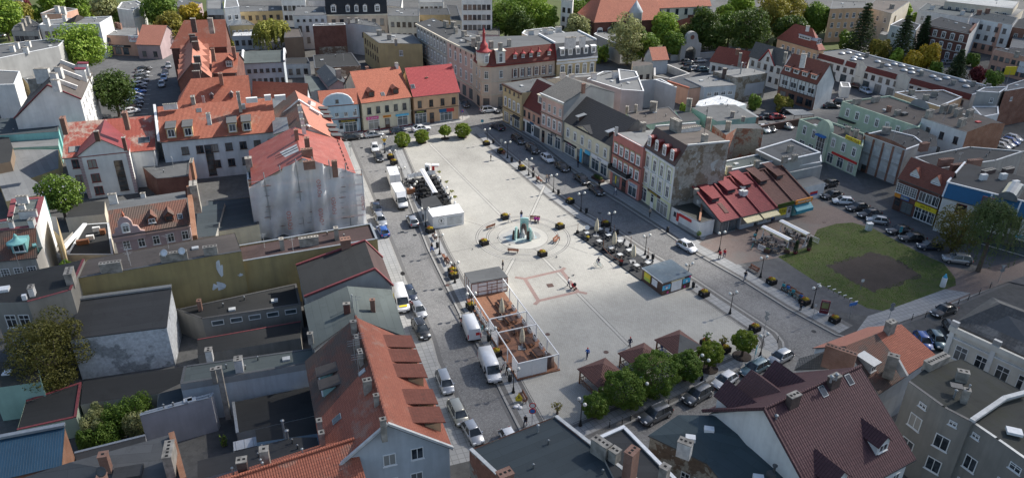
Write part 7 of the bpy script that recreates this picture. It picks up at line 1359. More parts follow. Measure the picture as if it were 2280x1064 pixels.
for i,(zn,x,y,H,R,lb)in enumerate((('f',896,326,3.3,1.85,'leftmost of the four small ball trees before the cream shop house'),('f',940,318,3.2,1.75,'second small ball tree from the left before the pale orange house'),('f',991,309,3.3,1.4,'thinnest of the small ball trees before the pale orange house'),('f',1030,306,3.5,1.9,'small ball tree nearest to the narrow cream corner house'))):balltree(zn,x,y,H,R,lb,'leaf_ball',80+i,3200)
for i,(zn,x,y,z,rp,lb,lf)in enumerate((('e7',255,850,1.9,31,'small ball tree at the left end of the gazebo row','l_mid'),('e7',550,680,2.6,50,'big ball tree before the first gazebo','l_mid'),('e7',870,520,2.8,56,'largest ball tree between two lamps before the middle gazebo','l_mid'),('e7',1200,440,2.4,37,'ball tree close before the patched gazebo','l_mid'),('c4',600,245,2.6,29,'ball tree in a round bed right of the patched gazebo','leaf_ball'),('c4',822,165,2.6,27,'yellow-green ball tree alone at the rounded corner','leaf_ball'))):
 p=P(zn,x,y,z);dist=math.sqrt(p.x**2+p.y**2+(CH-z)**2);R=rp*dist/FOC
 t=tree('ball_tree',lb,p,z+R*.92,R,'ball',lf,90+i,.19,15000 if R>2 else 9000,group='clipped ball trees of the square',ground=KZ)
 if i>3:m=MB();m.lt((0,0,.012),[(1.3,0),(1.3,.05),(1.15,.06),(.1,.1)],20);m.bd('soil_bed','soil',t)
 if i==5:
  m=MB();[m.cyl((.2*math.cos(a),.2*math.sin(a),0),(.1*math.cos(a),.1*math.sin(a),1.2),.03)for a in(0,2.1,4.2)];m.bd('stake','wood',t)
for i,(x,y,lb)in enumerate(((865,545,'left dark columnar thuja at the cafe awning leg'),(1065,495,'right dark columnar thuja beside the white fence panel'))):
 p=Pe6(x,y+85,KZ);t=th('thuja',lb,'thuja',p);m=MB();m.lt((0,0,0),[(.3,0),(.4,.45)],10);m.bd('pot','s_maroon',t);mb=MB();rng_=np.random.default_rng(i+5)
 for k in range(9):blob(mb,(0,0,.6+k*.22),(.48-.03*k,.48-.03*k,.3),150,.14,rng_,.5)
 mb.bd('foliage','leaf_conifer',t)
rg=np.random.default_rng(12);gp=[(p.x,p.y)for p in grass_poly]
def inside(x,y,q):
 c=False
 for i in range(len(q)):
  (x0,y0),(x1,y1)=q[i-1],q[i]
  if(y0>y)!=(y1>y)and x<(x1-x0)*(y-y0)/(y1-y0)+x0:c=not c
 return c
soilq=[(p.x,p.y)for p in F((1846,594),(1945,566),(2005,588),(2046,614),(1945,650),(1888,621))];xs=[p[0]for p in gp];ys=[p[1]for p in gp];cs=[]
while len(cs)<11000:
 x,y=rg.uniform(min(xs),max(xs)),rg.uniform(min(ys),max(ys))
 if inside(x,y,gp)and not inside(x,y,soilq)and math.sin(x*.55+math.sin(y*.4)*2)+math.sin(y*.7+x*.2)>rg.uniform(-2.4,1.6):cs.append((x,y,KZ+.03+rg.uniform(0,.05)))
mb=MB();cs=np.array(cs);leaves(mb,cs,np.tile([.2,-.3,.6],(len(cs),1)),.13,rg,.8,.5);kind(mb.bd('grass','l_mid'),'stuff')
# -- vehicles
def loft(mb,st,m=0,sm=True):
 vs=[];k=10
 for x,w_,zl,zt in st:
  h=zt-zl
  for y,z in((-.82,0),(-.97,.16),(-1,.45),(-.97,.8),(-.85,1.),(.85,1.),(.97,.8),(1,.45),(.97,.16),(.82,0)):vs.append((x,y*w_,zl+z*h))
 fs=[(i*k+j,i*k+(j+1)%k,(i+1)*k+(j+1)%k,(i+1)*k+j)for i in range(len(st)-1)for j in range(k)]
 fs=[f[::-1]for f in fs]
 mb.add(vs,fs,m,sm);n=len(st)
 return mb.add(vs,[tuple(range(k)),tuple(range((n-1)*k,n*k))[::-1]],m,False)
SPEC={'hatch':(4.0,1.72,1.47,.93,.86,.93,.35,-1.35,1.05,-1.85),'sedan':(4.6,1.78,1.44,.92,.82,.95,.25,-1.0,1.0,-1.75),'estate':(4.6,1.78,1.47,.93,.84,.93,.3,-1.85,1.05,-2.2),'suv':(4.5,1.84,1.66,1.05,1.0,1.05,.4,-1.75,1.15,-2.1),'mpv':(4.3,1.76,1.6,1.0,.92,1.0,.75,-1.7,1.4,-2.05)}
def wheel(root,x,y,r=.32):
 w_=MB();s=1 if y>0 else-1;w_.cyl((x,y-.1,r),(x,y+.1,r),r,n=14);o=w_.bd('wheel','rubber',root)
 g=MB();g.cyl((x,y+s*.09,r),(x,y+s*.112,r),r*.62,n=10);g.bd('rim','alloy',o)
def base_car(tp):
 L,W,H,be,hz,tz,rf,rr,sb,rb=SPEC[tp];l=L/2;w_=W/2;root=th('parked_car','car','car')
 b=MB();loft(b,[(-l,w_*.80,.36,tz*.78),(-l+.1,w_*.94,.26,tz*.97),(-l+.55,w_,.22,tz+.0),(rb,w_,.22,tz),(rb+.7,w_,.22,be),(.2,w_,.22,be),(sb,w_,.22,be-.02),(sb+.15,w_*.99,.22,hz+.03),(l-.55,w_*.97,.22,hz-.05),(l-.15,w_*.9,.25,hz-.17),(l,w_*.72,.34,hz-.30)])
 rw,bw=w_*.70,w_*.90
 rp=[(rr-.05,-rw,H-.06),(rf+.05,-rw,H-.06),(rf+.05,rw,H-.06),(rr-.05,rw,H-.06)]
 b.add(rp+[(rr+.1,-rw*.9,H),(rf-.12,-rw*.9,H),(rf-.12,rw*.9,H),(rr+.1,rw*.9,H)],[(4,5,6,7),(0,1,5,4),(1,2,6,5),(2,3,7,6),(3,0,4,7),(0,3,2,1)],0,True)
 for s in(-1,1):
  b.bar((sb-.02,s*bw,be-.03),(rf+.03,s*rw,H-.05),.09);b.bar((rb+.02,s*bw,be-.03),(rr-.03,s*rw,H-.05),.13);mx=(rf+rr)/2;b.bar((mx+.1,s*(bw+.005),be-.03),(mx+.05,s*(rw+.01),H-.05),.09);b.box(sb-.35,s*(w_+.02)-.09,be-.02,sb-.17,s*(w_+.02)+.09,be+.13)
 body=b.bd('body','p_black',root)
 g=MB();gv=[(rb,-bw,be-.04),(sb,-bw,be-.04),(sb,bw,be-.04),(rb,bw,be-.04),(rr-.04,-rw,H-.05),(rf+.04,-rw,H-.05),(rf+.04,rw,H-.05),(rr-.04,rw,H-.05)];g.add(gv,[(0,1,5,4),(1,2,6,5),(2,3,7,6),(3,0,4,7),(4,5,6,7)]);g.bd('windows','glass_car',root)
 for x in(-l+.78,l-.82):
  for y in(-w_+.1,w_-.1):wheel(root,x,y,.31 if tp!='suv' else.36)
 for s in(-1,1):
  m=MB();m.cbox((l-.10,s*w_*.62,hz-.22),(.2,.36,.14));m.bd('headlight','lamp_clear',root);m=MB();m.cbox((-l+.05,s*w_*.72,tz*.80),(.16,.26,.2));m.bd('taillight','lamp_red',root)
 for x in(l,-l):m=MB();m.cbox((x,0,.47),(.05,.5,.11));m.bd('number_plate','plate',root)
 m=MB();m.cbox((l-.02,0,.33),(.1,W*.6,.16));m.cbox((-l+.02,0,.33),(.1,W*.6,.14));m.bd('bumper_grille','black',root)
 if tp in('suv','estate'):m=MB();[m.bar((rr+.1,s*rw*.86,H+.03),(rf-.2,s*rw*.86,H+.03),.05)for s in(-1,1)];m.bd('roof_rail','alloy',root)
 return root
def base_van():
 root=th('delivery_van','van','van');b=MB();L,w_,H=5.6,.98,2.45;l=L/2
 loft(b,[(-l,w_*.93,.4,H-.1),(-l+.1,w_,.35,H),(.9,w_,.35,H),(1.35,w_*.98,.35,H-.12),(2.0,w_*.97,.35,1.32),(2.55,w_*.93,.38,1.12),(2.8,w_*.8,.42,.95)]);b.bd('body','p_white',root)
 g=MB();g.add([(1.40,-.80,H-.22),(2.0,-.86,1.36),(2.0,.86,1.36),(1.40,.80,H-.22)],[(0,1,2,3)]);g.v=[(x+.06,y,z+.05)for x,y,z in g.v];g.bd('windscreen','glass_car',root)
 for s in(-1,1):
  g=MB();g.add([(.7,s*(w_+.012),1.35),(1.75,s*(w_+.0),1.35),(1.4,s*(w_-.0),1.95),(.7,s*(w_+.012),1.95)],[(0,1,2,3)]if s<0 else[(3,2,1,0)]);g.bd('side_window','glass_car',root)
  m=MB();m.cbox((2.62,s*.72,.98),(.22,.34,.2));m.bd('headlight','lamp_clear',root);m=MB();m.cbox((-l+.02,s*.9,1.2),(.1,.14,.7));m.bd('taillight','lamp_red',root);m=MB();m.cbox((1.65,s*1.12,1.55),(.12,.18,.3));m.bd('mirror','black',root)
  for x in(-1.6,1.85):wheel(root,x,s*.88,.35)
 m=MB();m.cbox((2.72,0,.55),(.25,1.7,.26));m.cbox((-l,0,.5),(.2,1.8,.2));m.bd('bumper','black',root);m=MB();m.cbox((2.87,0,.6),(.03,.5,.11));m.cbox((-l-.1,.0,.72),(.03,.5,.11));m.bd('number_plate','plate',root)
 return root
def base_truck():
 root=th('box_truck','truck','truck');b=MB();loft(b,[(1.1,.95,.4,2.1),(1.5,.96,.4,2.2),(1.9,.96,.4,2.1),(2.5,.95,.4,1.35),(3.05,.92,.42,1.12),(3.3,.8,.45,.95)]);b.bd('cab','p_white',root)
 m=MB();m.box(-3.3,-1.06,.75,1.15,1.06,3.0);bo=m.bd('cargo_box','canvas',root);m=MB()
 for s in(-1,1):m.box(-3.32,s*1.04-.04,.75,1.17,s*1.04+.04,.85);m.box(-3.32,s*1.04-.04,2.94,1.17,s*1.04+.04,3.03)
 m.box(-3.33,-.02,.8,-3.30,.02,2.95);m.bd('rail','zinc',bo);m=MB();m.add([(1.2,-.9,2.15),(2.,-.85,2.2),(1.2,-.9,3.0),(1.2,.9,2.15),(2.,.85,2.2),(1.2,.9,3.0)],[(0,1,2),(5,4,3),(1,4,5,2)]);m.bd('air_deflector','p_white',root)
 g=MB();g.add([(1.97,-.8,2.08),(2.56,-.86,1.38),(2.56,.86,1.38),(1.97,.8,2.08)],[(0,1,2,3)]);g.bd('windscreen','glass_car',root)
 for s in(-1,1):
  g=MB();g.add([(1.3,s*.972,1.35),(2.3,s*.965,1.35),(1.95,s*.965,1.95),(1.3,s*.972,1.95)],[(0,1,2,3)]if s<0 else[(3,2,1,0)]);g.bd('side_window','glass_car',root)
  m=MB();m.cbox((3.08,s*.72,.98),(.22,.34,.2));m.bd('headlight','lamp_clear',root);m=MB();m.cbox((2.1,s*1.15,1.6),(.1,.18,.34));m.bd('mirror','black',root);m=MB();m.cbox((-3.3,s*.9,.62),(.08,.2,.14));m.bd('taillight','lamp_red',root)
  for x in(-2.,2.2):wheel(root,x,s*.86,.36)
 m=MB();m.cbox((3.2,0,.55),(.25,1.7,.26));m.box(-3.2,-.8,.45,1.,.8,.75);m.bd('chassis','black',root);return root
BASE={}
def car(tp,colr,label,rear,front,z=.02,zone='f',name=None,cat=None,group='cars parked around the square',scale=None):
 a,b=P(zone,*rear,z),P(zone,*front,z);c=(a+b)/2;c.z=z;rz=math.atan2(b.y-a.y,b.x-a.x)
 if tp not in BASE:
  BASE[tp]=base_van()if tp=='van' else base_truck()if tp=='truck' else base_car(tp);r=BASE[tp];r.location=c;r.rotation_euler=(0,0,rz)
 else:r=dup(BASE[tp],c,rz)
 r['label']=label;r['group']=group if tp not in('van','truck')else 'vans and box trucks'
 if name:r.name=name
 for ch in kids(r):
  if ch.name.split('.')[0]in('body','cab','air_deflector'):ch.material_slots[0].link='OBJECT';ch.material_slots[0].material=M[colr]
 return r
W_='west street '
car('sedan','p_black','black sedan parked before the light blue gabled house',(762,313),(807,308))
car('sedan','p_silver','silver sedan parked before the cream shop house door',(812,307),(853,302))
car('hatch','p_navy','dark hatchback half hidden by the leftmost small ball tree',(872,298),(900,294))
car('sedan','p_white','white car behind the small ball trees before the pale orange house',(918,294),(958,288))
wc=car('hatch','p_white','white hatchback with open door by the warning sign post',(832,322),(838,347))
m=MB();m.M=MX.Translation((.55,.86,0))@MX.Rotation(rad(-55),4,'Z');m.box(-.95,0,.35,0,.06,.95);m.box(-.85,.01,.95,-.1,.05,1.35);m.M=None;m.bd('door','p_white',wc)
car('hatch','p_black','black car right behind the white hatchback with open door',(838,345),(850,366))
car('truck','p_white','white box truck with pink sticker on its rear doors',(884,428),(868,385))
car('truck','p_white','white box truck with cream roof driving towards the viewer',(879,430),(904,478))
car('hatch','p_silver','light silver hatchback beside the white ice cream kiosk',(926,512),(911,484))
car('sedan','p_navy','dark blue sedan at the pavement corner of the netted house',(832,452),(846,488))
car('estate','p_silver','silver estate with roof rails parked between dark sedan and blue car',(840,480),(856,512))
car('hatch','p_blue','bright blue hatchback parked behind the silver estate',(862,537),(845,505))
car('hatch','p_navy','dark blue car beside the white post van',(905,642),(922,679))
car('hatch','p_silver','silver-blue hatchback behind the dark blue car near the post van',(922,678),(944,716))
car('suv','p_black','black suv parked before the low grey-green roofed house',(925,717),(952,766))
car('mpv','p_silver','silver car parked before the tiled shed dormers',(980,830),(1003,889))
car('mpv','p_champagne','champagne grey car, middle of three near the grey gable',(1008,902),(1033,954))
car('hatch','p_silver','silver car with dark glass roof nearest to the bottom edge',(1038,946),(1068,996))
car('hatch','p_white','white car almost hidden behind the slate-grey roof',(1125,968),(1150,1010))
v=car('van','p_white','white van with red logo seen from behind beside the wooden terrace',(1060,772),(1034,708))
m=MB();m.box(-2.83,-.75,1.3,-2.80,-.2,1.75);m.box(1.2,.99,1.0,1.9,.995,1.5);m.bd('red_logo','s_red',v)
car('van','p_white','white passenger van facing the viewer beside the white plank fence',(1074,790),(1109,872))
for r_,f_,tp,c_,lb in(((1488,916),(1428,946),'suv','p_grey','dark grey suv parked nearest to the teal slate roof'),((1582,869),(1521,905),'suv','p_grey','graphite suv parked below the bollards and ball trees'),((1638,838),(1586,870),'hatch','p_white','white hatchback behind the plum roof dormer'),((1706,812),(1650,842),'estate','p_teal','grey-blue estate hidden behind the plum dormers'),((1762,789),(1710,816),'hatch','p_silver','silver hatchback at the rounded pavement corner')):car(tp,c_,lb,r_,f_)
car('sedan','p_black','black sedan on the asphalt street beside the white classical house',(2128,688),(2070,708))
car('hatch','p_teal','petrol grey car parked between orange roof and white classical house',(2068,738),(2102,790))
car('hatch','p_blue','blue car peeping out behind the orange tiled roof',(2042,748),(2066,786))
car('hatch','p_black','dark car tucked behind the white classical house corner',(2108,724),(2128,756))
LOT='cars parked along the side street'
for tp,c_,lb,r_,f_ in(('hatch','p_black','black car beside the graffiti kiosk, first of the side street row',(1858,412),(1832,418)),('sedan','p_black','black coupe next to the graffiti kiosk and a white hatchback',(1874,436),(1827,444)),('hatch','p_white','white hatchback in the side street row between black cars',(1898,455),(1854,452)),('sedan','p_black','black car right of the white hatchback in the side street row',(1932,463),(1884,470)),('sedan','p_black','black estate before the brick shop house',(1962,478),(1906,485)),('hatch','p_silver','silver hatchback at the upper corner of the lawn',(1978,500),(1928,493)),('sedan','p_black','black sedan parked along the lawn with red tail lamp',(2028,515),(1972,521)),('sedan','p_black','black low sedan along the lawn right of another black sedan',(2060,535),(2000,535)),('hatch','p_navy','black-blue hatchback along the lawn before the gnarled tree',(2098,555),(2038,553)),('suv','p_silver','silver suv parked between gnarled tree and bare earth',(2162,588),(2096,580))):car(tp,c_,lb,r_,f_,.14,group=LOT)
RS='cars parked along the shaded east street'
for tp,c_,lb,r_,f_ in(('sedan','p_navy','dark blue sedan before the narrow cream corner house',(1122,294),(1094,280)),('estate','p_black','black estate before the dark red roof house',(1140,306),(1168,327)),('suv','p_black','black car before the brown-pink house',(1170,326),(1201,350)),('hatch','p_white','white hatchback with black roof in the shaded street',(1204,347),(1234,369)),('hatch','p_black','black hatchback right behind the white car in the shaded street',(1235,366),(1268,390)),('sedan','p_black','black sedan before the cream house shops, left of a pair',(1278,392),(1312,417)),('estate','p_black','black estate, right car of the pair before the red house',(1308,414),(1346,443))):car(tp,c_,lb,r_,f_,group=RS)
car('hatch','p_white','white hatchback driving on the cobbled street near the red shops',(1507,542),(1551,568))
car('suv','p_white','white suv before the turret house entrance',(1071,252),(1106,248));car('hatch','p_grey','grey car half hidden behind the narrow cream corner house',(1128,247),(1109,252));car('sedan','p_black','black car in the shadow of the narrow street by the pale orange house',(1030,226),(1041,246))
CY='cars in the courtyard car parks'
for tp,c_,lb,r_,f_ in(('hatch','p_silver','silver hatchback alone right in the courtyard car park',(1731,280),(1767,291)),('hatch','p_black','black hatchback left of the silver one in the courtyard car park',(1698,284),(1728,297)),('hatch','p_white','white car partly behind the brick wall in the courtyard car park',(1690,286),(1712,299)),('sedan','p_black','black sedan behind the brown board fence',(1690,266),(1722,262)),('sedan','p_red','dark red car behind the brown board fence',(1716,266),(1742,264)),('suv','p_black','black suv under the open carport',(1742,252),(1768,253)),('sedan','p_black','black sedan beside the white stepped annex',(1836,240),(1866,241)),('hatch','p_black','dark car parked behind the mint green house corner',(1860,230),(1884,234)),('hatch','p_lightblue','light blue hatchback before the long hall garages',(1915,202),(1938,212)),('sedan','p_black','dark car in the garage shade of the long hall',(1895,194),(1918,199))):car(tp,c_,lb,r_,f_,.14,group=CY)
CG='cars parked before the church gate'
for c_,lb,x,y in(('p_grey','grey car left before the church gate',1530,142),('p_silver','silver estate nearest the church gate pillar',1559,139),('p_black','black car in the second row before the church gate',1536,151),('p_silver','silver car in the third row before the church gate',1547,157),('p_teal','dark teal car right in the row before the church gate',1565,159),('p_black','black car near the roofless white shell',1528,160)):car('hatch',c_,lb,(x-13,y+1),(x+13,y-1),group=CG)
PL='cars in the western car park'
cl=['p_black','p_silver','p_grey','p_silver','p_white','p_navy','p_blue','p_white','p_lightblue','p_navy','p_black','p_white'];nm=['black','silver','dark grey','light silver','white','dark navy','blue','white','pale blue','navy','black','white']
pos=['at far end of left row','second from far end of left row','third from far end of left row','fourth from far end of left row','fifth from far end of left row','sixth from far end of left row','seventh from far end of left row','eighth from far end of left row','fourth from near end of left row','third from near end of left row','second from near end of left row','at near end of left row']
for i in range(12):
 x,y=322-i*2.4,158+i*8.5;car('hatch' if i%3 else 'sedan',cl[i],nm[i]+' car '+pos[i]+', western car park',(x-15,y+3),(x+12,y-2),group=PL)
for c_,lb,x,y in(('p_silver','silver suv first at the far end of the right row by the orange wing',377,150),('p_navy','dark car second in the right row by the orange wing',370,166),('p_lightblue','pale blue car third in the right row by the orange wing',367,178),('p_silver','silver hatchback nearest in the right row by the orange wing',362,192)):car('hatch',c_,lb,(x,y-7),(x-2,y+7),group=PL)
car('hatch','p_grey','grey car under the yellow-olive tree near the pink gabled shop',(378,115),(390,116),group='cars on far streets');car('estate','p_silver','silver car at the far left edge near the ornate house',(5,84),(28,78),group='cars on far streets')
car('estate','p_silver','silver car on the road behind the long hall',(2094,144),(2126,141),group='cars on far streets');car('hatch','p_lightblue','pale blue car beside the white orange-striped tenement',(2196,101),(2218,100),group='cars on far streets');car('van','p_white','white van beside the tan tenement garden wall',(1890,78),(1860,82))
for i,(c_,lb,x,y)in enumerate((('p_white','white car farthest left at the right picture edge',2256,313),('p_blue','blue car between the white and silver cars at the right edge',2249,320),('p_silver','silver car next to the blue one at the right picture edge',2239,325),('p_silver','silver-grey car nearest to the orange brick gable',2229,330))):car('hatch',c_,lb,(x-14,y-4),(x+14,y+4),.14,group='cars at the right picture edge')
v=car('van','p_white','white post van with yellow stripes beside the dark roofed house',(883,646),(905,714))
m=MB();m.box(2.0,-.6,1.235,2.45,.6,1.30);m.box(-1.2,-.985,1.,-.2,-.982,1.8);m.box(-2.81,-.7,1.9,-2.80,.7,2.3);m.bd('yellow_panel','s_yellow',v)
# -- street furniture
def lampbase():
 t=th('street_lamp','lamp','street lamp');m=MB()
 m.lt((0,0,0),[(.24,0),(.24,.15),(.15,.3),(.13,.7),(.09,.85),(.06,.95),(.05,3.3),(.09,3.35),(.05,3.5),(.03,3.6)],10);m.bd('post','iron',t)
 for s in(-1,1):
  m=MB();m.cyl((0,0,3.3),(s*.35,0,3.22),.03,n=6);m.cyl((s*.35,0,3.22),(s*.6,0,3.38),.03,n=6);m.lt((s*.6,0,3.36),[(.06,0),(.13,.05),(.1,.1)],8);o=m.bd('arm','iron',t)
  m=MB();m.ball((s*.6,0,3.66),.24,n=14);m.bd('globe','globe',o)
 return t
LB=lampbase();used_={}
def fi(base,loc,rz,label,group):
 k=base.as_pointer()
 if k not in used_:used_[k]=1;base.location=loc;base.rotation_euler=(0,0,rz);r=base
 else:r=dup(base,loc,rz)
 r['label']=label;r['group']=group;return r
for zn,x,y,a,lb in(('f',1085,322,25,'farthest lamp on the shaded east edge of the square'),('f',1130,352,25,'second lamp from the far end on the east edge, beside the bench'),('f',1177,391,25,'lamp with yellow-tinted globes beside the two dark dressed people'),('f',1232,428,25,'lamp right of the bench with the red dressed person'),('f',1293,470,25,'lamp left of the cafe deck throwing a long shadow on the pavers'),('f',1359,515,25,'lamp beside the planter at the cafe deck'),('f',1436,567,25,'lamp at the right end of the cafe deck'),('f',1529,632,25,'lamp partly behind the grey roofed ice cream kiosk'),('f',1625,698,25,'lamp on the pavement right of the grey roofed kiosk'),('f',1692,794,25,'tall lamp at the rounded pavement corner'),('f',1601,560,25,'lamp in front of the red roofed shops'),('f',1693,617,25,'lamp beside the bench and the cafe awnings'),('f',1808,685,25,'lamp next to the maroon information board'),('f',896,411,12,'lamp behind the first white box truck'),('f',948,505,12,'lamp hidden beside the white kiosk side wall'),('f',979,566,12,'lamp beside the bench near the white kiosk'),('f',1013,629,12,'lamp beside two planters on the west edge'),('f',1050,700,12,'lamp left of the wooden terrace kiosk'),('f',1093,780,12,'lamp between the two white vans at the terrace'),('f',1143,873,12,'lamp at the near corner of the white plank fence'),('f',876,372,12,'lamp by the planters beside the far end of the west street'),('f',857,340,12,'lamp beside the warning sign at the far west corner'),('e7',102,1050,-60,'lamp at the left of the smallest near ball tree'),('c4',540,422,-60,'lamp before the patched gazebo and bollards')):
 fi(LB,P(zn,x,y,KZ),rad(a),lb,'twin globe lamps of the square')
p=Pf(1434,846,3.9);fi(LB,V((p.x,p.y,KZ)),rad(-60),'lamp whose globes rise between the two largest ball trees','twin globe lamps of the square')
p=Pe4(457,405,3.0);fi(LB,V((p.x,p.y,KZ)),rad(80),'lamp standing at the black terrace floor edge','twin globe lamps of the square')
def benchbase():
 t=th('bench','bench','bench');m=MB()
 for i in range(4):m.box(-.95,-.22+i*.12,.42,.95,-.13+i*.12,.46)
 m.bd('seat','wood_red',t);m=MB()
 for i in range(3):m.add([(-.95,.26+i*.02,.55+i*.14),(.95,.26+i*.02,.55+i*.14),(.95,.28+i*.02,.66+i*.14),(-.95,.28+i*.02,.66+i*.14),(-.95,.30+i*.02,.55+i*.14),(.95,.30+i*.02,.55+i*.14),(.95,.32+i*.02,.66+i*.14),(-.95,.32+i*.02,.66+i*.14)],[(0,1,2,3),(5,4,7,6),(3,2,6,7),(0,4,5,1),(1,5,6,2),(0,3,7,4)])
 m.bd('backrest','wood_red',t)
 for s in(-.75,.75):m=MB();m.bar((s,-.22,0),(s,-.2,.42),.07);m.bar((s,.2,0),(s,.24,.42),.07);m.bar((s,-.25,.40),(s,.28,.40),.06);m.bar((s,.24,.4),(s,.35,.98),.06);m.bar((s,-.22,.62),(s,.28,.62),.05);m.bd('leg','iron',t)
 return t
BB=benchbase()
for zn,x,y,a,lb in(('f',1201,404,120,'bench with a red dressed person in the sun near the east street'),('e1',390,370,-140,'empty bench left of the fountain'),('e1',1145,245,-8,'bench behind the fountain with two people in pink'),('e1',1515,590,60,'bench right of the fountain seen from its side'),('e1',780,775,172,'bench in front of the fountain'),('f',967,532,-70,'bench between planter and lamp by the white kiosk'),('f',994,586,-70,'bench below the lone walker on the west edge'),('f',990,577,110,'bench beside the black planter on the west edge'),('f',1163,890,-70,'bench behind the yellow road works sign'),('f',1118,344,-57,'bench in the shade beside a planter at the far east edge'),('f',1677,604,-57,'bench with blue bag beside the lamp near the awnings'),('f',1757,650,-57,'left bench with resting cyclists'),('f',1772,661,-57,'right bench with resting cyclists')):
 fi(BB,P(zn,x,y,KZ),rad(a),lb,'benches of the square')
def planterbase():
 t=th('planter','planter','planter');m=MB();m.box(-.6,-.6,0,.6,.6,.8);
 for s in(-1,1):
  for q in(-.58,-.2,.2,.58):m.box(q-.03,s*.63-.02,.02,q+.03,s*.63+.02,.82);m.box(s*.63-.02,q-.03,.02,s*.63+.02,q+.03,.82)
 m.bd('box','black',t);m=MB();m.box(-.55,-.55,.8,.55,.55,.83);m.bd('soil','soil',t)
 rg=np.random.default_rng(5);mb=MB();blob(mb,(0,0,.85),(.58,.58,.25),260,.16,rg,.3);mb.bd('plants','leaf_yellow',t);mb=MB();blob(mb,(.2,.1,.98),(.35,.4,.12),70,.14,rg,.2);mb.bd('flowers','flower_yellow',t);mb=MB();blob(mb,(-.3,-.1,.98),(.2,.4,.1),50,.13,rg,.2);mb.bd('flowers','flower_red',t)
 m=MB();m.cyl((0,-.655,.42),(0,-.66,.42),.09,n=8);m.bd('emblem','rim',t);return t
PB=planterbase();SH=None
for zn,x,y,lb in(('e1',642,205,'planter behind the fountain near the white dressed person'),('e1',1570,365,'planter right behind the fountain in the sun'),('e1',287,640,'planter left in front of the fountain'),('e1',1272,830,'planter right in front of the fountain'),('f',1162,378,'planter beside the dark dressed walker on the east edge'),('f',1269,452,'planter between two lamps on the east edge'),('f',1348,503,'planter behind the first cafe umbrella'),('f',958,517,'planter at the near corner of the white kiosk'),('f',1010,618,'planter right beside the lamp on the west edge'),('f',1008,608,'planter behind another planter on the west edge'),('f',1049,686,'planter left of the wooden terrace'),('f',1083,323,'planter at the foot of the farthest east lamp'),('f',870,353,'planter farther of two by the far west lamp'),('f',877,365,'planter nearer of two by the far west lamp'),('f',1104,790,'planter between the vans and the wooden terrace'),('f',1567,658,'planter right of the grey roofed kiosk'),('f',1717,631,'planter between bench and lamp by the lawn path'),('f',1680,735,'planter near the rounded pavement corner'),('f',1791,676,'planter beside the resting cyclists'),('f',1857,716,'planter in front of the maroon information board'),('f',1613,782,'planter with small dry standard tree'),('f',1571,768,'planter with small green standard tree'),('f',1115,341,'planter between benches in the shade of the east edge')):
 t=fi(PB,P(zn,x,y,KZ),rad(-57+random.uniform(-6,6)),lb,'black planters with yellow flowers')
for zn,x,y,lb,lf in(('c4',685,150,'dry brownish standard tree in a planter near gazebo','l_oli'),('c4',582,125,'green standard tree in a planter behind the patched gazebo','l_mid'),('c4',610,180,'thin bare shrub between the two planters','l_oli')):
 p=P(zn,x,y,2.4);t=tree('standard_tree',lb,p,2.3,.75,'sparse',lf,int(x),.12,700,ground=KZ+.6)
p=Pc3(950,612,.8);tree('standard_tree','dry bare shrub behind the slate-grey roof edge',p,1.9,.8,'sparse','l_oli',77,.12,600,ground=KZ)
def binbase():
 t=th('litter_bin','bin','bin');m=MB();m.lt((0,0,.12),[(.2,0),(.24,.05),(.25,.75),(.22,.78)],12);m.bd('bucket','black',t);m=MB();m.cyl((.3,0,0),(.3,0,1.1),.035,n=6);m.lt((0,0,.95),[(.28,0),(.26,.08),(.05,.16)],12);m.bar((.3,0,1.02),(0,0,1.02),.04);m.bd('hood','iron',t);return t
BI=binbase()
for zn,x,y,lb in(('f',1243,433,'bin between lamp and planter on the east edge'),('f',1305,475,'bin near the lamp left of the cafe deck'),('f',1187,395,'bin at the feet of the dark dressed walker'),('f',1139,361,'bin left of the first walker on the east edge'),('f',1374,523,'bin behind the second cafe umbrella'),('f',1453,578,'bin at the right end of the cafe deck'),('f',1543,641,'bin at the corner of the grey roofed kiosk'),('f',1486,517,'bin on the pavement before the mansard house'),('f',1088,760,'bin between the white vans and the terrace'),('f',1135,850,'bin at the white plank fence corner'),('f',944,489,'bin with blue top beside the white kiosk'),('f',974,552,'bin right of the lone walker on the west edge'),('f',1268,381,'bin on the shaded east pavement behind the black hatchback'),('f',1047,650,'bin at the kiosk of the wooden terrace'),('f',1008,602,'bin behind planters on the west edge'),('f',1098,320,'bin beside the farthest planter on the east edge')):fi(BI,P(zn,x,y,KZ),rad(25),lb,'black litter bins')
def bollard():
 t=th('bollard','bollard','bollard');m=MB();m.lt((0,0,0),[(.08,0),(.08,.1),(.055,.12),(.05,1.),(.07,1.02),(.06,1.08),(.01,1.1)],8);m.bd('post','iron',t);m=MB();m.lt((0,0,.86),[(.058,0),(.058,.1)],8);m.bd('ring','rim',t);return t
BO=bollard()
for i,(x,y)in enumerate(((1357,950),(1404,936),(1446,918),(1488,900),(1530,880),(1569,862),(1645,833),(1683,814),(1716,800),(1731,762),(2204,641),(2180,655),(2155,668),(2133,677),(2108,690),(2085,697),(2060,706),(2030,712),(1385,944))):fi(BO,Pf(x,y,KZ),0,'dark thin bollard along the kerb of the pavement','bollards along the kerbs')
def manhole(x,y,z,lb,zone='f'):
 m=MB();p=P(zone,x,y,z);m.lt((0,0,0),[(.36,0),(.36,.012),(.33,.014),(.3,.01)],16);tag(m.bd('manhole_cover','umber' if z>.1 else 'iron',None,(p.x,p.y,z)),lb,'manhole cover','manhole covers')
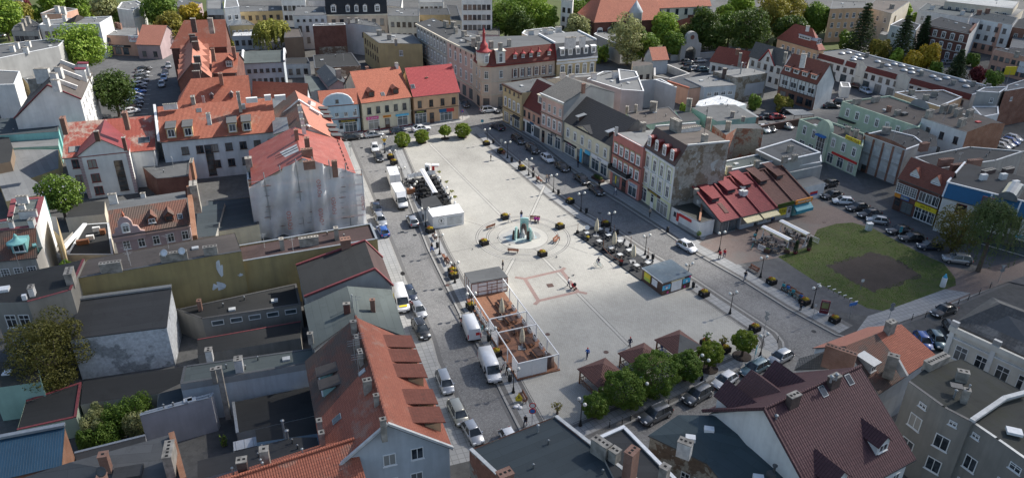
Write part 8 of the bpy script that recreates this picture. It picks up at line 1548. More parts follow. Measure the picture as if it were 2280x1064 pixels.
for i,(zn,x,y,z)in enumerate((('c3',1270,235,.13),('c3',885,118,.13),('e8',1340,518,.01),('b3',180,868,.01),('b3',225,842,.13),('b2',1295,650,.01),('b2',1128,282,.01),('e4',445,975,.01),('e4',296,940,.01),('e5',500,97,.01),('e5',945,385,.01),('a2',1020,975,.01),('e4',12,560,.01),('b5',45,428,.14))):manhole(x,y,z,'round iron manhole cover set into the paving',zn)
m=MB();p=Pb3(902,843,KZ+.015);m.box(-.5,-.5,0,.5,.5,.02);tag(m.bd('drain_grate','umber',None,(p.x,p.y,KZ+.012),rad(15)),'square dark grate in the middle of the pink paving star','drain grate')
def psg(name,label,zone,x,y,h,plates,z=KZ,rz=0.,r=.04,group=None):
 p=P(zone,x,y,z);t=th(name,label,'sign',p,rz,group);m=MB();m.cyl((0,0,0),(0,0,h),r,n=6);m.bd('post','zinc',t)
 for sh,zc,s,mats in plates:
  m=MB()
  if sh=='o':m.cyl((0,-.05,zc),(0,-.08,zc),s,n=16);m.cyl((0,-.08,zc),(0,-.09,zc),s*.72,n=16,m=1)
  elif sh=='v':m.add([(-s,-.06,zc+s*.6),(s,-.06,zc+s*.6),(0,-.06,zc-s*1.1),(-s,-.03,zc+s*.6),(s,-.03,zc+s*.6),(0,-.03,zc-s*1.1)],[(0,2,1),(3,4,5),(0,1,4,3),(1,2,5,4),(2,0,3,5)]);m.add([(-s*.6,-.065,zc+s*.38),(s*.6,-.065,zc+s*.38),(0,-.065,zc-s*.65)],[(0,2,1)],1)
  elif sh=='r':m.box(-s,-.07,zc-s*.35,s,-.03,zc+s*.35);m.box(-s*.9,-.08,zc-s*.25,s*.9,-.07,zc+s*.25,1)
  elif sh=='q':m.box(-s,-.07,zc-s,s,-.03,zc+s);m.box(-s*.8,-.08,zc-s*.8,s*.8,-.07,zc+s*.8,1)
  m.bd('panel',mats,t)
 return t
psg('road_sign','yield sign above a round sign on a tall pole at the rounded corner','e8',746,545,3.8,(('v',3.4,.5,['zinc','zinc']),('o',2.75,.38,['zinc','zinc'])),rz=rad(-57))
psg('road_sign','blue banner sign on a grey pole behind the parked cars','e8',613,945,3.6,(('q',3.1,.5,['zinc','s_teal']),('q',2.4,.4,['zinc','s_teal'])),rz=rad(60))
psg('road_sign','red-ringed and blue no-stopping signs on one post near the slate roof','c3',782,712,3.2,(('o',3.0,.42,['s_red','white']),('o',2.15,.42,['s_red','s_blue'])))
psg('road_sign','yellow triangle above a blue round sign at the far west corner','a2',1175,1000,3.,(('v',2.7,.55,['s_yellow','s_orange']),('o',1.9,.35,['zinc','s_blue'])))
psg('road_sign','two small grey signs before the red metal roof gutter','d1',1222,795,3.2,(('o',2.9,.32,['zinc','zinc']),('q',2.2,.3,['zinc','zinc'])))
psg('road_sign','round grey sign back on a thin post by the white post van','b2',1297,858,2.8,(('o',2.6,.36,['gutter','gutter']),))
psg('road_sign','thin tall pole with small plate beside the crossing','e8',1310,430,3.4,(('q',3.2,.2,['zinc','rim']),))
psg('street_name_sign','blue street name plates on a short post at the lawn corner','b5',210,1062,2.8,(('r',2.6,.7,['s_blue','s_blue']),),rz=rad(20))
psg('road_sign','two round grey sign backs at the road mouth by the lawn','b5',470,1064,2.8,(('o',2.5,.36,['zinc','zinc']),('o',1.8,.36,['zinc','zinc'])))
psg('road_sign','tall white-grey sign pair near the drooping willow','b5',1190,820,3.2,(('v',2.9,.5,['zinc','rim']),('o',2.2,.36,['zinc','zinc'])))
psg('road_sign','small teal signs beside the black sedan on the lawn side','b5',532,540,2.6,(('q',2.3,.3,['zinc','s_teal']),('q',1.7,.3,['zinc','s_teal'])))
psg('notice_board','small white notice on a stick in the bare earth','b5',283,872,2.,(('q',1.7,.25,['rim','white']),))
psg('road_sign','blue parking sign beside the narrow cream corner house','a3',455,860,2.8,(('q',2.4,.35,['zinc','s_teal']),));psg('road_sign','red and blue round sign by the pale orange house corner','a3',325,790,2.4,(('o',2.2,.34,['s_red','s_blue']),))
psg('road_sign','blue information sign at the turret house entrance','a3',447,700,2.6,(('q',2.3,.45,['zinc','s_cyan']),));psg('road_sign','thin grey post sign on the east edge near the shaded bench','a3',580,995,2.8,(('q',2.5,.3,['zinc','zinc']),))
t=psg('road_works_sign','yellow road works sign with black figure standing before the bench','c3',695,560,.9,(),r=.04);m=MB();m.box(-.42,-.06,.1,.42,-.02,.5);m.add([(-.5,-.07,.5),(.5,-.07,.5),(0,-.07,1.35),(-.5,-.03,.5),(.5,-.03,.5),(0,-.03,1.35)],[(0,1,2),(3,5,4),(1,4,5,2),(0,2,5,3)]);m.bd('panel','s_yellow',t);m=MB();m.box(-.06,-.08,.62,.06,-.072,.95);m.box(-.2,-.08,.6,.2,-.072,.67);m.bd('symbol','s_black',t)
for i,(x,y,sx)in enumerate(((675,600,1.),(705,605,.8),(690,590,.7))):
 m=MB();p=Pc3(x,y,KZ);m.lt((0,0,0),[(.3,0),(.36,.1),(.3,.22),(.1,.3)],8,0,sx,.7);tag(m.bd('sandbag','canvas',None,p,i*.9),['left white sandbag at the yellow sign','right white sandbag at the yellow sign','middle white sandbag behind the other two'][i],'sandbag')
t=th('information_board','maroon information board with city map on white foot beside the lamp','information board',Pe8(1452,312,KZ),rad(-18));m=MB();m.box(-.62,-.12,.12,.62,.12,2.35);m.bd('panel','s_maroon',t);m=MB();m.box(-.48,-.14,1.05,.48,-.121,2.0);m.bd('map','leaf_grey',t);m=MB();m.box(-.72,-.25,0,.72,.25,.12);m.bd('foot','pale',t);lettering('PLAN MIASTA',t,(0,-.135,2.15),.15,'white',1.);lettering('informacja turystyczna',t,(0,-.135,.75),.13,'white',1.05)
t=th('water_pillar','white bottle-shaped pillar with blue cap at the lawn edge','pillar',Pb5(822,852,KZ));m=MB();m.lt((0,0,0),[(.38,0),(.42,.1),(.4,1.5),(.36,1.75)],14);m.bd('body','pale',t);m=MB();m.lt((0,0,1.75),[(.36,0),(.2,.25),(.12,.5),(.1,.6)],14);m.bd('cap','s_cyan',t)
t=th('switch_cabinet','white electric cabinet standing at the upper corner of the lawn','cabinet',Pb5(335,480,KZ),rad(10));m=MB();m.box(-.5,-.35,0,.5,.35,1.35);m.box(-.55,-.4,1.35,.55,.4,1.45);m.bd('body','pale',t);m=MB();m.box(-.45,-.37,.1,.45,-.352,1.3);m.bd('door','rim',t)
for i,(x,y)in enumerate(((78,875),(113,895),(148,915),(183,935),(220,955),(258,975),(12,860))):
 p=Pb5(x-8,y,KZ);t=th('hoop_rail','low white-topped stake along the lawn edge path','rail',p,rad(20),'white stakes along the lawn');m=MB();m.cyl((0,0,0),(0,0,.7),.03,n=6);m.bd('post','iron',t);m=MB();m.box(-.3,-.05,.68,.3,.05,.78);m.bd('top','white',t)
FT=th('fountain','stone fountain with three upright turquoise glass slabs and a water jet','fountain',(FC.x,FC.y,KZ));m=MB();n=60
bs=PS('e1',KZ,(575,480),(640,450),(740,400),(830,360),(1000,345),(1110,410),(1200,450),(1248,500),(1225,540),(1130,560),(1060,590),(960,625),(830,635),(700,615),(600,590),(555,560),(540,520))
m.prism([(p.x-FC.x,p.y-FC.y)for p in bs],.009,.06);m.bd('basin','w_con',FT)
m=MB();m.lt((0,0,.008),[(FR*.53,0),(FR*.53,.012),(.1,.03)],48,0,1.,1.,False);m.bd('apron','pavers_light',FT)
m=MB();m.prism([((p.x-FC.x)*.75+.1,(p.y-FC.y)*.72-.3)for p in bs],.06,.075);m.bd('water','water',FT)
def slab(x,y,w_,h,a,arch):
 p=Pe1(x,y,KZ);m=MB();n=10;pr=[(-w_/2,0)]+[(-w_/2*math.cos(i*math.pi/n),h-arch+arch*math.sin(i*math.pi/n))for i in range(n+1)]+[(w_/2,0)];k=len(pr)
 m.add([(u,-.14,z)for u,z in pr]+[(u,.14,z)for u,z in pr],[tuple(range(k)),tuple(range(k,2*k))[::-1]]+[(i,k+i,k+(i+1)%k,(i+1)%k)for i in range(k)]);m.bd('glass_slab','clear_glass',FT,(p.x-FC.x,p.y-FC.y,.06),rad(a))
slab(965,455,1.5,3.1,0,.2);slab(828,550,1.1,2.4,75,.8);slab(1062,565,1.1,2.4,-75,.8)
for x,y,w_,h,mt in((792,555,.55,1.7,'cdark'),(862,530,.4,1.7,'cdark'),(1028,560,.4,1.6,'cdark'),(1100,550,.7,1.7,'cwhite'),(958,485,.9,2.2,'cdark')):
 p=Pe1(x,y,KZ);m=MB();r=random.Random(x);m.lt((0,0,0),[(w_*.62,0),(w_*.6,h*.4),(w_*.5,h*.8),(w_*.3,h)],7,0,1,.7,False);m.v=[(a+r.uniform(-.06,.06),b+r.uniform(-.06,.06),c+r.uniform(-.06,.06))for a,b,c in m.v];m.bd('rock',mt,FT,(p.x-FC.x,p.y-FC.y,.06))
p=Pe1(945,515,KZ);m=MB();rg=random.Random(3)
for i in range(26):a=rg.uniform(0,6.28);q=rg.uniform(0,.5);h=rg.uniform(.5,1.9)*(1-q*.6);m.cyl((math.cos(a)*q,math.sin(a)*q,0),(math.cos(a)*q*.6,math.sin(a)*q*.6,h),.09,.02,5)
m.bd('water_jet','white',FT,(p.x-FC.x,p.y-FC.y,.06))
for i,(lc,nc,ap,lb)in enumerate((((70,462),(300,668),(365,355),'nearest brown gazebo at the left end of the row of three'),((487,300),(612,415),(757,205),'middle brown gazebo partly behind the largest ball tree'),((865,162),(1085,340),(1122,70),'right brown gazebo with grey replaced roof face'))):
 a,b=Pe7(*lc,2.45),Pe7(*nc,2.45);
 e=(Pe7(300,668,2.45)-Pe7(70,462,2.45));e.z=0;e.normalize();s_=4.6;b=a+e*s_;q=off(a,b,1.);c=(a+b)/2+q*s_/2;rz=math.atan2(e.y,e.x)
 G_=th('gazebo',lb,'gazebo',(c.x,c.y,KZ),rz,'brown gazebos');h=s_/2
 for sx in(-1,1):
  for sy in(-1,1):m=MB();m.bar((sx*(h-.3),sy*(h-.3),0),(sx*(h-.3),sy*(h-.3),2.4),.16);m.bar((sx*(h-.3),sy*(h-.3),1.8),(sx*(h-.9),sy*(h-.3),2.35),.1);m.bd('post','wood',G_)
 m=MB();vs=[(-h,-h,2.3),(h,-h,2.3),(h,h,2.3),(-h,h,2.3),(0,0,3.75)];lo=[(x,y,z-.12)for x,y,z in vs];m.add(vs+lo,[(0,1,4),(2,3,4),(3,0,4)],0);m.add(vs,[(1,2,4)],1 if i==2 else 0);m.add(vs+lo,[(5,9,6),(6,9,7),(7,9,8),(8,9,5),(0,5,6,1),(1,6,7,2),(2,7,8,3),(3,8,5,0)],0);m.bd('roof',['t_winebrown','f_grey'],G_)
 m=MB()
 for sx,sy in((-1,0),(0,-1),(1,0)):
  n=15
  for k in range(n):
   t_=-h+.4+(s_-.8)*k/(n-1);x,y=(sx*(h-.3),t_)if sx else(t_,sy*(h-.3));m.box(x-.03,y-.03,.15,x+.03,y+.03,.85)
  if sx:m.box(sx*(h-.3)-.04,-h+.3,.82,sx*(h-.3)+.04,h-.3,.92)
  else:m.box(-h+.3,sy*(h-.3)-.04,.82,h-.3,sy*(h-.3)+.04,.92)
 m.bd('railing','wood',G_);m=MB();m.box(-.9,-.5,.7,.9,.5,.76);m.bar((-.6,0,0),(-.6,0,.7),.1);m.bar((.6,0,0),(.6,0,.7),.1);m.bd('table','wood',G_)
# -- furniture of the cafes
def tablebase(name,top,leg,w_,d):
 t=th(name,'t','table');m=MB();m.box(-w_/2,-d/2,.70,w_/2,d/2,.74);m.bd('tabletop',top,t)
 for sx in(-1,1):
  for sy in(-1,1):m=MB();m.bar((sx*(w_/2-.06),sy*(d/2-.06),0),(sx*(w_/2-.06),sy*(d/2-.06),.7),.05);m.bd('leg',leg,t)
 return t
def chairbase(name,seat,leg):
 t=th(name,'c','chair');m=MB();m.box(-.23,-.23,.42,.23,.23,.47);m.bd('seat',seat,t);m=MB();m.add([(-.23,.2,.5),(.23,.2,.5),(.21,.28,.9),(-.21,.28,.9),(-.23,.24,.5),(.23,.24,.5),(.21,.32,.9),(-.21,.32,.9)],[(0,1,2,3),(5,4,7,6),(3,2,6,7),(0,4,5,1),(1,5,6,2),(4,0,3,7)]);m.bd('backrest',seat,t)
 for sx in(-1,1):
  for sy in(-1,1):m=MB();m.bar((sx*.2,sy*.2,0),(sx*.2,sy*.2,.42),.04);m.bd('leg',leg,t)
 return t
TG=tablebase('cafe_table','rim','iron',.8,.8);CG_=chairbase('cafe_chair','gutter','iron');CB=chairbase('cafe_chair','black','iron');TB=tablebase('cafe_table','black','iron',.75,.75);TW=tablebase('wooden_table','wood_dark','wood_dark',.9,1.7);TK=tablebase('cafe_table','gutter','iron',.8,.8)
def benchw():
 t=th('wooden_bench','b','bench');m=MB();m.box(-.18,-.85,.40,.18,.85,.45);m.bd('seat','wood_dark',t)
 for s in(-1,1):m=MB();m.bar((-.14,s*.65,0),(.05,s*.65,.4),.07);m.bar((.14,s*.65,0),(-.05,s*.65,.4),.07);m.bd('leg','wood_dark',t)
 return t
BW=benchw()
def ss(T,C,p,rz,tl,cl,tg,cg,n=4,r=.72):
 fi(T,p,rz,tl,tg)
 for k in range(n):
  a=rz+k*2*math.pi/n;fi(C,p+V((math.cos(a)*r,math.sin(a)*r,0)),a-math.pi/2+random.uniform(-.25,.25),cl,cg)
def umbrella(zone,x,y,lb,h=3.3,z=KZ,base='slabs',tilt=0.):
 p=P(zone,x,y,z);t=th('closed_parasol',lb,'parasol',p,0,'closed cream parasols');t.rotation_euler=(tilt,0,0);m=MB();m.cyl((0,0,0),(0,0,h+.05),.035,n=8);m.bd('pole','pale',t)
 m=MB();n=16;prof=[(.10,.95),(.3,1.05),(.34,1.5),(.30,2.2),(.2,2.9),(.07,h),(.02,h+.1)];vs=[(r*(1+.22*(i%2)*(1 if 0<k<5 else 0))*math.cos(2*math.pi*i/n),r*(1+.22*(i%2)*(1 if 0<k<5 else 0))*math.sin(2*math.pi*i/n),z_)for k,(r,z_)in enumerate(prof)for i in range(n)];m.add(vs,[(k*n+i,k*n+(i+1)%n,(k+1)*n+(i+1)%n,(k+1)*n+i)for k in range(len(prof)-1)for i in range(n)],0,True);m.bd('canopy','cream_cloth',t)
 m=MB();m.box(-.5,-.5,0,.5,.5,.1);m.bd('base',base,t);return t
dk=PS('e5',KZ,(118,402),(1060,1075),(1330,850),(1210,770),(940,600),(560,300),(340,340));m=MB();m.prism([(p.x,p.y)for p in PS('e5',KZ,(120,402),(1110,1100),(1290,880),(470,290))],KZ+.02,KZ+.16,0,1);tag(m.bd('cafe_deck',['f_dark','black'],None,ang=A1),'low dark grey cafe deck with black edge beside the east street','deck')
DZ=KZ+.16
for x,y in((500,345),(628,430),(497,520),(668,622),(800,525),(803,722),(935,655),(1050,880),(1215,840),(310,400)):ss(TG,CG_,Pe5(x,y,DZ+.5)-U(.5),rad(-57+random.uniform(-8,8)),'square pale cafe table with its chairs on the grey deck by the east street','dark wicker chair at a pale table on the grey deck','pale cafe tables on the deck','dark chairs on the cafe deck',4 if x!=310 else 2)
umbrella('e5',447,432,'closed cream parasol farthest left on the cafe deck',3.4,DZ);umbrella('e5',707,625,'closed cream parasol in the middle of the cafe deck',3.3,DZ);umbrella('e5',990,820,'tilted closed cream parasol nearest the grey roofed kiosk',3.3,DZ)
for i,(x,y,h)in enumerate(((172,390,1.9),(550,640,1.9),(808,860,1.9),(535,290,1.8),(710,405,1.8),(955,585,1.9),(1210,755,1.9),(700,680,.9))):
 p=Pe5(x,y,DZ);t=th('rope_post','dark wooden rope post with black foot on the edge of the cafe deck','post',p,0,'rope posts of the cafe deck');m=MB();m.cyl((0,0,0),(0,0,h),.04,n=6);m.bd('post','wood',t);m=MB();m.lt((0,0,0),[(.3,0),(.26,.45),(.2,.5)],10);m.bd('foot','black',t)
for(x0,y0,x1,y1,lb)in((550,600,808,800,'rope hanging along the near edge of the cafe deck'),):
 a,b=Pe5(x0,y0,DZ+.9),Pe5(x1,y1,DZ+.9);m=MB();pts=[lerp(a,b,i/8)-V((0,0,.35*math.sin(i/8*math.pi)))for i in range(9)];[m.cyl(pts[i],pts[i+1],.03,n=5)for i in range(8)];tag(m.bd('rope','wood_red',None),lb,'rope')
for x,y,lb in((322,500,'flower pot on the near edge of the cafe deck'),(820,860,'pot with red flowers at the deck post')):
 t=th('flower_pot',lb,'flower pot',Pe5(x,y,DZ));m=MB();m.lt((0,0,0),[(.2,0),(.3,.6)],10);m.bd('pot','black',t);mb=MB();blob(mb,(0,0,.75),(.3,.3,.2),90,.14,np.random.default_rng(x),.2);mb.bd('flowers','flower_red' if x>500 else 'flower_yellow',t)
t=th('menu_board','white round-topped menu stand on the deck near the first parasol','menu stand',Pe5(310,420,DZ));m=MB();m.cyl((0,0,0),(0,0,1.3),.03);m.bd('post','iron',t);m=MB();m.M=MX.Translation((0,0,1.5))@MX.Rotation(rad(70),4,'X');m.cyl((0,0,-.02),(0,0,.02),.42,n=16);m.bd('panel','white',t)
k=[Pe3(*q,2.45)for q in((255,315),(678,627),(1257,447),(835,148))];K=House('ice_cream_kiosk','brown kiosk with blue-grey metal roof, white shutter and ice cream posters',k,'kiosk')
K.walls(k,'wood' if 0 else 'umber',.12,.1,KZ);K.roof([[k[0],k[1],k[2],k[3]]],['m_bluegrey'],.14);K.band(k[0],k[1],2.32,.14,.03,'pale',0,1,.0,name='roof_edge')
K.band(k[0],k[1],.75,1.35,.05,'s_yellow',.13,.42,.12,name='poster');K.band(k[0],k[1],.75,.55,.06,'s_lime',.14,.41,.12,name='poster_base');K.band(k[0],k[1],.85,1.15,.06,'pale',.50,.74,.12,name='shutter')
K.band(k[1],k[2],.35,1.75,.06,'pale',.32,.67,.12,name='shutter');K.band(k[1],k[2],2.1,.2,.14,'canvas_cream',.28,.74,.12,name='shutter_box');K.band(k[1],k[2],1.0,.85,.05,'s_cyan',.02,.28,.12,name='poster');K.band(k[1],k[2],1.1,.85,.05,'s_cyan',.71,.96,.12,name='poster')
e=(k[2]-k[1]).normalized()
for u,z in((.2,.5),(.78,.55),(.93,2.15),(.15,1.4),(.83,1.5)):
 p=lerp(k[1],k[2],u)+off(k[1],k[2],.03 if z not in(1.4,1.5)else.04);m=MB();m.M=MX.Rotation(math.atan2(e.y,e.x),4,'Z');m.cyl((0,0,z),(0,-.03,z),.2,n=12);m.bd('badge','s_pink' if z not in(1.4,1.5)else 'white',K.root,(p.x-K.o.x,p.y-K.o.y,0))
lettering('LODY',K.root,tuple(lerp(k[1],k[2],.15)+off(k[1],k[2],.01)-K.o+U(-2.45+1.62)),.3,'s_pink',None,(math.pi/2,0,math.atan2(e.y,e.x)))
k=[Pe4(*q,2.55)for q in((655,762),(1028,707),(962,602),(588,665))];K=House('white_kiosk','white ice cream kiosk with cone emblem and wide closed shutter',k,'kiosk')
K.walls(k,'white',.05,.05,KZ);K.roof([k],['canvas'],.1);K.band(k[0],k[1],.45,1.65,.05,'rim',.46,.93,.05,name='shutter');e=(k[1]-k[0]).normalized();p=lerp(k[0],k[1],.27)+off(k[0],k[1],.02);a_=math.atan2(e.y,e.x)
m=MB();m.M=MX.Rotation(a_,4,'Z');n=24;m.add([(r*math.cos(i*6.2832/n),-.03,1.55+r*math.sin(i*6.2832/n))for r in(.5,.54)for i in range(n)],[(i,(i+1)%n,n+(i+1)%n,n+i)for i in range(n)]);m.add([(-.12,-.03,1.5),(.12,-.03,1.5),(0,-.03,1.15)],[(0,2,1)]);m.add([(.15*math.cos(i*.5236),-.03,1.62+.16*math.sin(i*.5236))for i in range(12)],[tuple(range(12))]);m.bd('cone_emblem','iron',K.root,(p.x-K.o.x,p.y-K.o.y,0))
lettering('ICE CREAM ROLL',K.root,tuple(p-K.o+V((e.y*.04,-e.x*.04,-2.55+.85))),.15,'iron',1.3,(math.pi/2,0,a_))
k=[Pe4(*q,2.7)for q in((545,668),(770,612),(690,502),(515,550))];K=House('kiosk','small white sales booth with dark grey roof behind the white kiosk',k,'kiosk');K.walls(k,'pale',.1,.1,KZ);K.roof([k],['f_dark'],.15)
tz=PS('e4',KZ,(355,330),(480,600),(560,690),(880,610),(760,420),(690,280));m=MB();m.prism([(p.x,p.y)for p in tz],KZ+.02,KZ+.12);tag(m.bd('terrace_floor','f_black'),'black floor of the ice cream terrace','terrace floor');TZ=KZ+.12
rows=[(430,350),(540,335),(650,310),(440,400),(520,385),(620,360),(700,350),(500,440),(560,430),(700,410),(480,490),(560,490),(650,480),(740,455),(720,520),(800,500),(810,560),(600,520),(370,345)]
for x,y in rows:ss(TB,CB,Pe4(x,y,TZ+.5)-U(.5),rad(20+random.uniform(-10,10)),'black square table of the ice cream terrace','black chair of the ice cream terrace','black tables of the ice cream terrace','black chairs of the ice cream terrace')
def market_awning(zone,a,b,h,lb,cloth='canvas',val='canvas',wd=.45,legs=True,vh=.12,lett=None):
 A,B=P(zone,*a,h),P(zone,*b,h);c=(A+B)/2;e=(B-A);L=e.length;rz=math.atan2(e.y,e.x);t=th('market_awning',lb,'awning',(c.x,c.y,KZ),rz);H=h-KZ
 m=MB();l=L/2;w_=wd;m.add([(-l,-w_,H-.12),(l,-w_,H-.12),(l,w_,H-.12),(-l,w_,H-.12),(-l,0,H+.08),(l,0,H+.08)],[(0,1,5,4),(2,3,4,5),(0,4,3),(1,2,5),(0,3,2,1)]);m.bd('canopy',cloth,t)
 m=MB();[m.box(-l,s*w_-.02,H-.12-vh,l,s*w_+.02,H-.1)for s in(-1,1)];v=m.bd('valance',val,t)
 for s in(-1,1):
  m=MB();x=s*(l-.25)if not(zone=='e4')else s*l*.45;m.bar((x,0,0),(x,0,H-.1),.09);m.bar((x,-.7,0.03),(x,.7,.03),.09);m.bar((x,-.6,.05),(x,0,.8),.06);m.bar((x,.6,.05),(x,0,.8),.06);m.bd('leg','pale',t)
  if lett:lettering(lett,t,(-l*.7*s,-w_-.025,H-.22),.2,'s_red')
 return t
market_awning('e4',(528,190),(688,466),2.9,'long white folded awning across the black ice cream terrace')
def boxrow(zone,pts,z,n,lb,group,mat='pale',top='l_oli',w_=.7,d=.3,h=.5):
 for i in range(n):
  t_=(i+.5)/n*(len(pts)-1);k=min(int(t_),len(pts)-2);a,b=P(zone,*pts[k],z),P(zone,*pts[k+1],z);p=lerp(a,b,t_-k);e=b-a;t=th('planter_box',lb,'planter box',p,math.atan2(e.y,e.x),group);m=MB();m.box(-w_/2,-d/2,0,w_/2,d/2,h);m.bd('box',mat,t);m=MB();m.box(-w_/2+.05,-d/2+.05,h,w_/2-.05,d/2-.05,h+.015);m.bd('soil','soil',t)
boxrow('e4',((350,300),(520,268),(690,252)),KZ,8,'white planter box along the far end of the ice cream terrace','white planter boxes of the ice cream terrace',h=.8);boxrow('e4',((352,300),(470,560)),KZ,8,'white planter box along the street side of the ice cream terrace','white planter boxes of the ice cream terrace');boxrow('e4',((690,265),(870,590)),KZ,10,'white planter box along the sunny side of the ice cream terrace','white planter boxes of the ice cream terrace')
for i,(x,y,lb)in enumerate(((735,310,'farthest pale grassy palm at the ice cream terrace'),(825,430,'second pale grassy palm at the ice cream terrace'),(883,545,'third pale grassy palm at the ice cream terrace'),(920,610,'pale grassy palm next to the white kiosk corner'))):
 p=Pe4(x,y,KZ);t=th('potted_grass',lb,'potted plant',p);m=MB();m.lt((0,0,0),[(.2,0),(.25,.5)],10);m.cyl((0,0,.5),(0,0,1.3),.03,n=5);m.bd('pot','pale',t);m=MB();rg=random.Random(i)
 for k_ in range(40):a=rg.uniform(0,6.28);q=rg.uniform(.25,.6);m.add([(0,0,1.2),(math.cos(a)*q*.6+.04,math.sin(a)*q*.6,1.75),(math.cos(a)*q,math.sin(a)*q,1.55+rg.uniform(-.3,.2)),(math.cos(a)*q*.6-.04,math.sin(a)*q*.6,1.7)],[(0,1,2,3)])
 m.bd('leaves','leaf_willow',t)
for zn,x,y,lb,mt,h in(('e4',600,240,'white fridge cabinet with black glass door on the terrace end','pale',2.),):
 t=th('fridge',lb,'fridge',P(zn,x,y,KZ),rad(-10));m=MB();m.box(-.5,-.45,0,.5,.45,h);m.bd('body',mt,t);m=MB();m.box(-.3,-.47,.3,.3,-.452,1.5);m.bd('door','glass',t)
t=th('ice_cream_stand','red and white ice cream sun shade stand at the far terrace end','parasol',Pe4(665,245,KZ));m=MB();m.box(-.25,-.2,0,.25,.2,1.6);m.bd('stand','s_red',t);m=MB();m.box(-.3,-.5,1.75,1.2,.5,2.);m.bd('shade','canvas',t);m=MB();m.box(-.3,-.51,1.7,1.2,-.505,1.8);m.bd('edge','s_red',t)
t=th('trash_counter','brown wooden counter with bags at the street side of the black terrace','counter',Pe4(400,480,KZ),rad(20));m=MB();m.box(-.8,-.4,0,.8,.4,1.);m.bd('body','wood',t);m=MB();m.lt((.1,0,1.),[(.3,0),(.32,.2),(.1,.4)],8);m.bd('bag','canvas',t)
H2=2.65
C=[Pe2(*q,H2)for q in((545,872),(890,792),(462,145),(150,197))];nl,nr,fr_,fl=C;e=(nr-nl);Wd=e.length;e.normalize();q=off(nl,nr,1.);Ld=(fr_-nr).dot(q);rz=math.atan2(e.y,e.x)
WT=th('wooden_terrace','brown plank terrace with white beam frame and white plank walls','terrace',(nl.x,nl.y,KZ),rz);W_,L_=Wd,Ld;hz=H2-KZ
m=MB();nb=int(W_/.14)
m.box(-.15,-.25,.0,W_+.2,L_+.2,.16)
m.bd('floor','deck',WT)
m=MB();[m.box(i*W_/22-.006,-.25,.161,i*W_/22+.006,L_,.163)for i in range(23)];m.bd('floor_joint','umber',WT)
def wb(a,b,w_=.13):m=MB();m.bar(a,b,w_);m.bd('beam','white',WT)
wb((0,0,hz),(0,L_,hz));wb((W_,0,hz),(W_,L_,hz));wb((0,0,hz),(W_,0,hz));wb((0,L_*.36,hz),(W_,L_*.36,hz));wb((0,L_*.53,hz),(W_,L_*.53,hz));wb((0,L_*.53,hz-.25),(.5,L_*.53,hz-.02),.09)
for x in(0,W_):
 for y in(0,.18,.36,.53,.70,.86,1.):m=MB();m.bar((x,y*L_,.16),(x,y*L_,hz),.12);m.bd('post','white',WT)
m=MB()
for i in range(14):m.box(0,-.04,.2+i*.165,W_*.70,.04,.2+i*.165+.15)
m.box(W_*.35-.06,-.07,.16,W_*.35+.06,.07,hz);m.box(W_*.70-.06,-.07,.16,W_*.70+.06,.07,hz);m.bd('plank_wall','white',WT)
def lattice(x,y0,y1):
 m=MB()
 n=11
 for i in range(n):yy=y0+(y1-y0)*i/n;m.box(x-.02,yy,.2,x+.02,yy+.05,hz)
 for i in range(10):m.box(x-.03,y0,.3+i*.23,x+.03,y1,.34+i*.23)
 m.bd('lattice','white',WT)
lattice(0,.36*L_,.53*L_);lattice(W_,.36*L_,.53*L_);lattice(0,0,.10*L_)
m=MB();m.add([(W_*.78,.3,.2),(W_*.95,.5,.2),(W_*.95,2.,.2),(W_*.8,1.6,.2),(W_*.82,.35,2.1),(W_*.92,.6,2.0),(W_*.9,1.9,1.7),(W_*.82,1.5,1.8)],[(0,1,5,4),(1,2,6,5),(2,3,7,6),(3,0,4,7),(4,5,6,7)],0,True);m.bd('tarpaulin','umber',WT)
def onter(x,y,z=.16):c_,s_=math.cos(rz),math.sin(rz);return V((nl.x+x*c_-y*s_,nl.y+x*s_+y*c_,KZ+z))
for side,x in(('street',.25),('square',W_-.25)):
 for i in range(7):
  y=L_*(.56+.06*i)if side=='street' else L_*(.15+.1*i);p=onter(x,y);t=th('planter_box','white planter box with dark soil along the '+side+' side of the wooden terrace','planter box',p,rz+math.pi/2,'white planter boxes of the wooden terrace');m=MB();m.box(-.45,-.16,0,.45,.16,.62);m.bd('box','white',t);m=MB();m.box(-.38,-.11,.62,.38,.11,.635);m.bd('soil','soil',t)
for x,y in((.72,.86),(.66,.64),(.2,.60),(.22,.44),(.68,.5),(.70,.33),(.74,.18),(.26,.14),(.62,.75)):
 p=onter(W_*x,L_*y*.95);a=rz+rad(random.uniform(-8,8));fi(TW,p,a,'dark brown wooden table on the plank terrace','wooden tables on the plank terrace')
 for s in(-1,1):fi(BW,p+V((math.cos(a)*.68*s,math.sin(a)*.68*s,0)),a,'dark brown bench at a wooden table on the plank terrace','benches on the plank terrace')
umbrella('e2',407,488,'closed cream parasol farther on the wooden terrace',3.5,KZ+.16);umbrella('e2',578,740,'closed cream parasol nearer on the wooden terrace',3.5,KZ+.16)
k=[Pe2(*q,2.75)for q in((148,190),(460,137),(385,47),(88,103))];K=House('terrace_kiosk','white panelled kiosk with brown timber frame and grey roof on the terrace end',k,'kiosk');K.walls(k,'white',.08,.08,KZ);K.roof([k],['f_grey'],.12)
A,B=k[0],k[1];Lk=(B-A).length
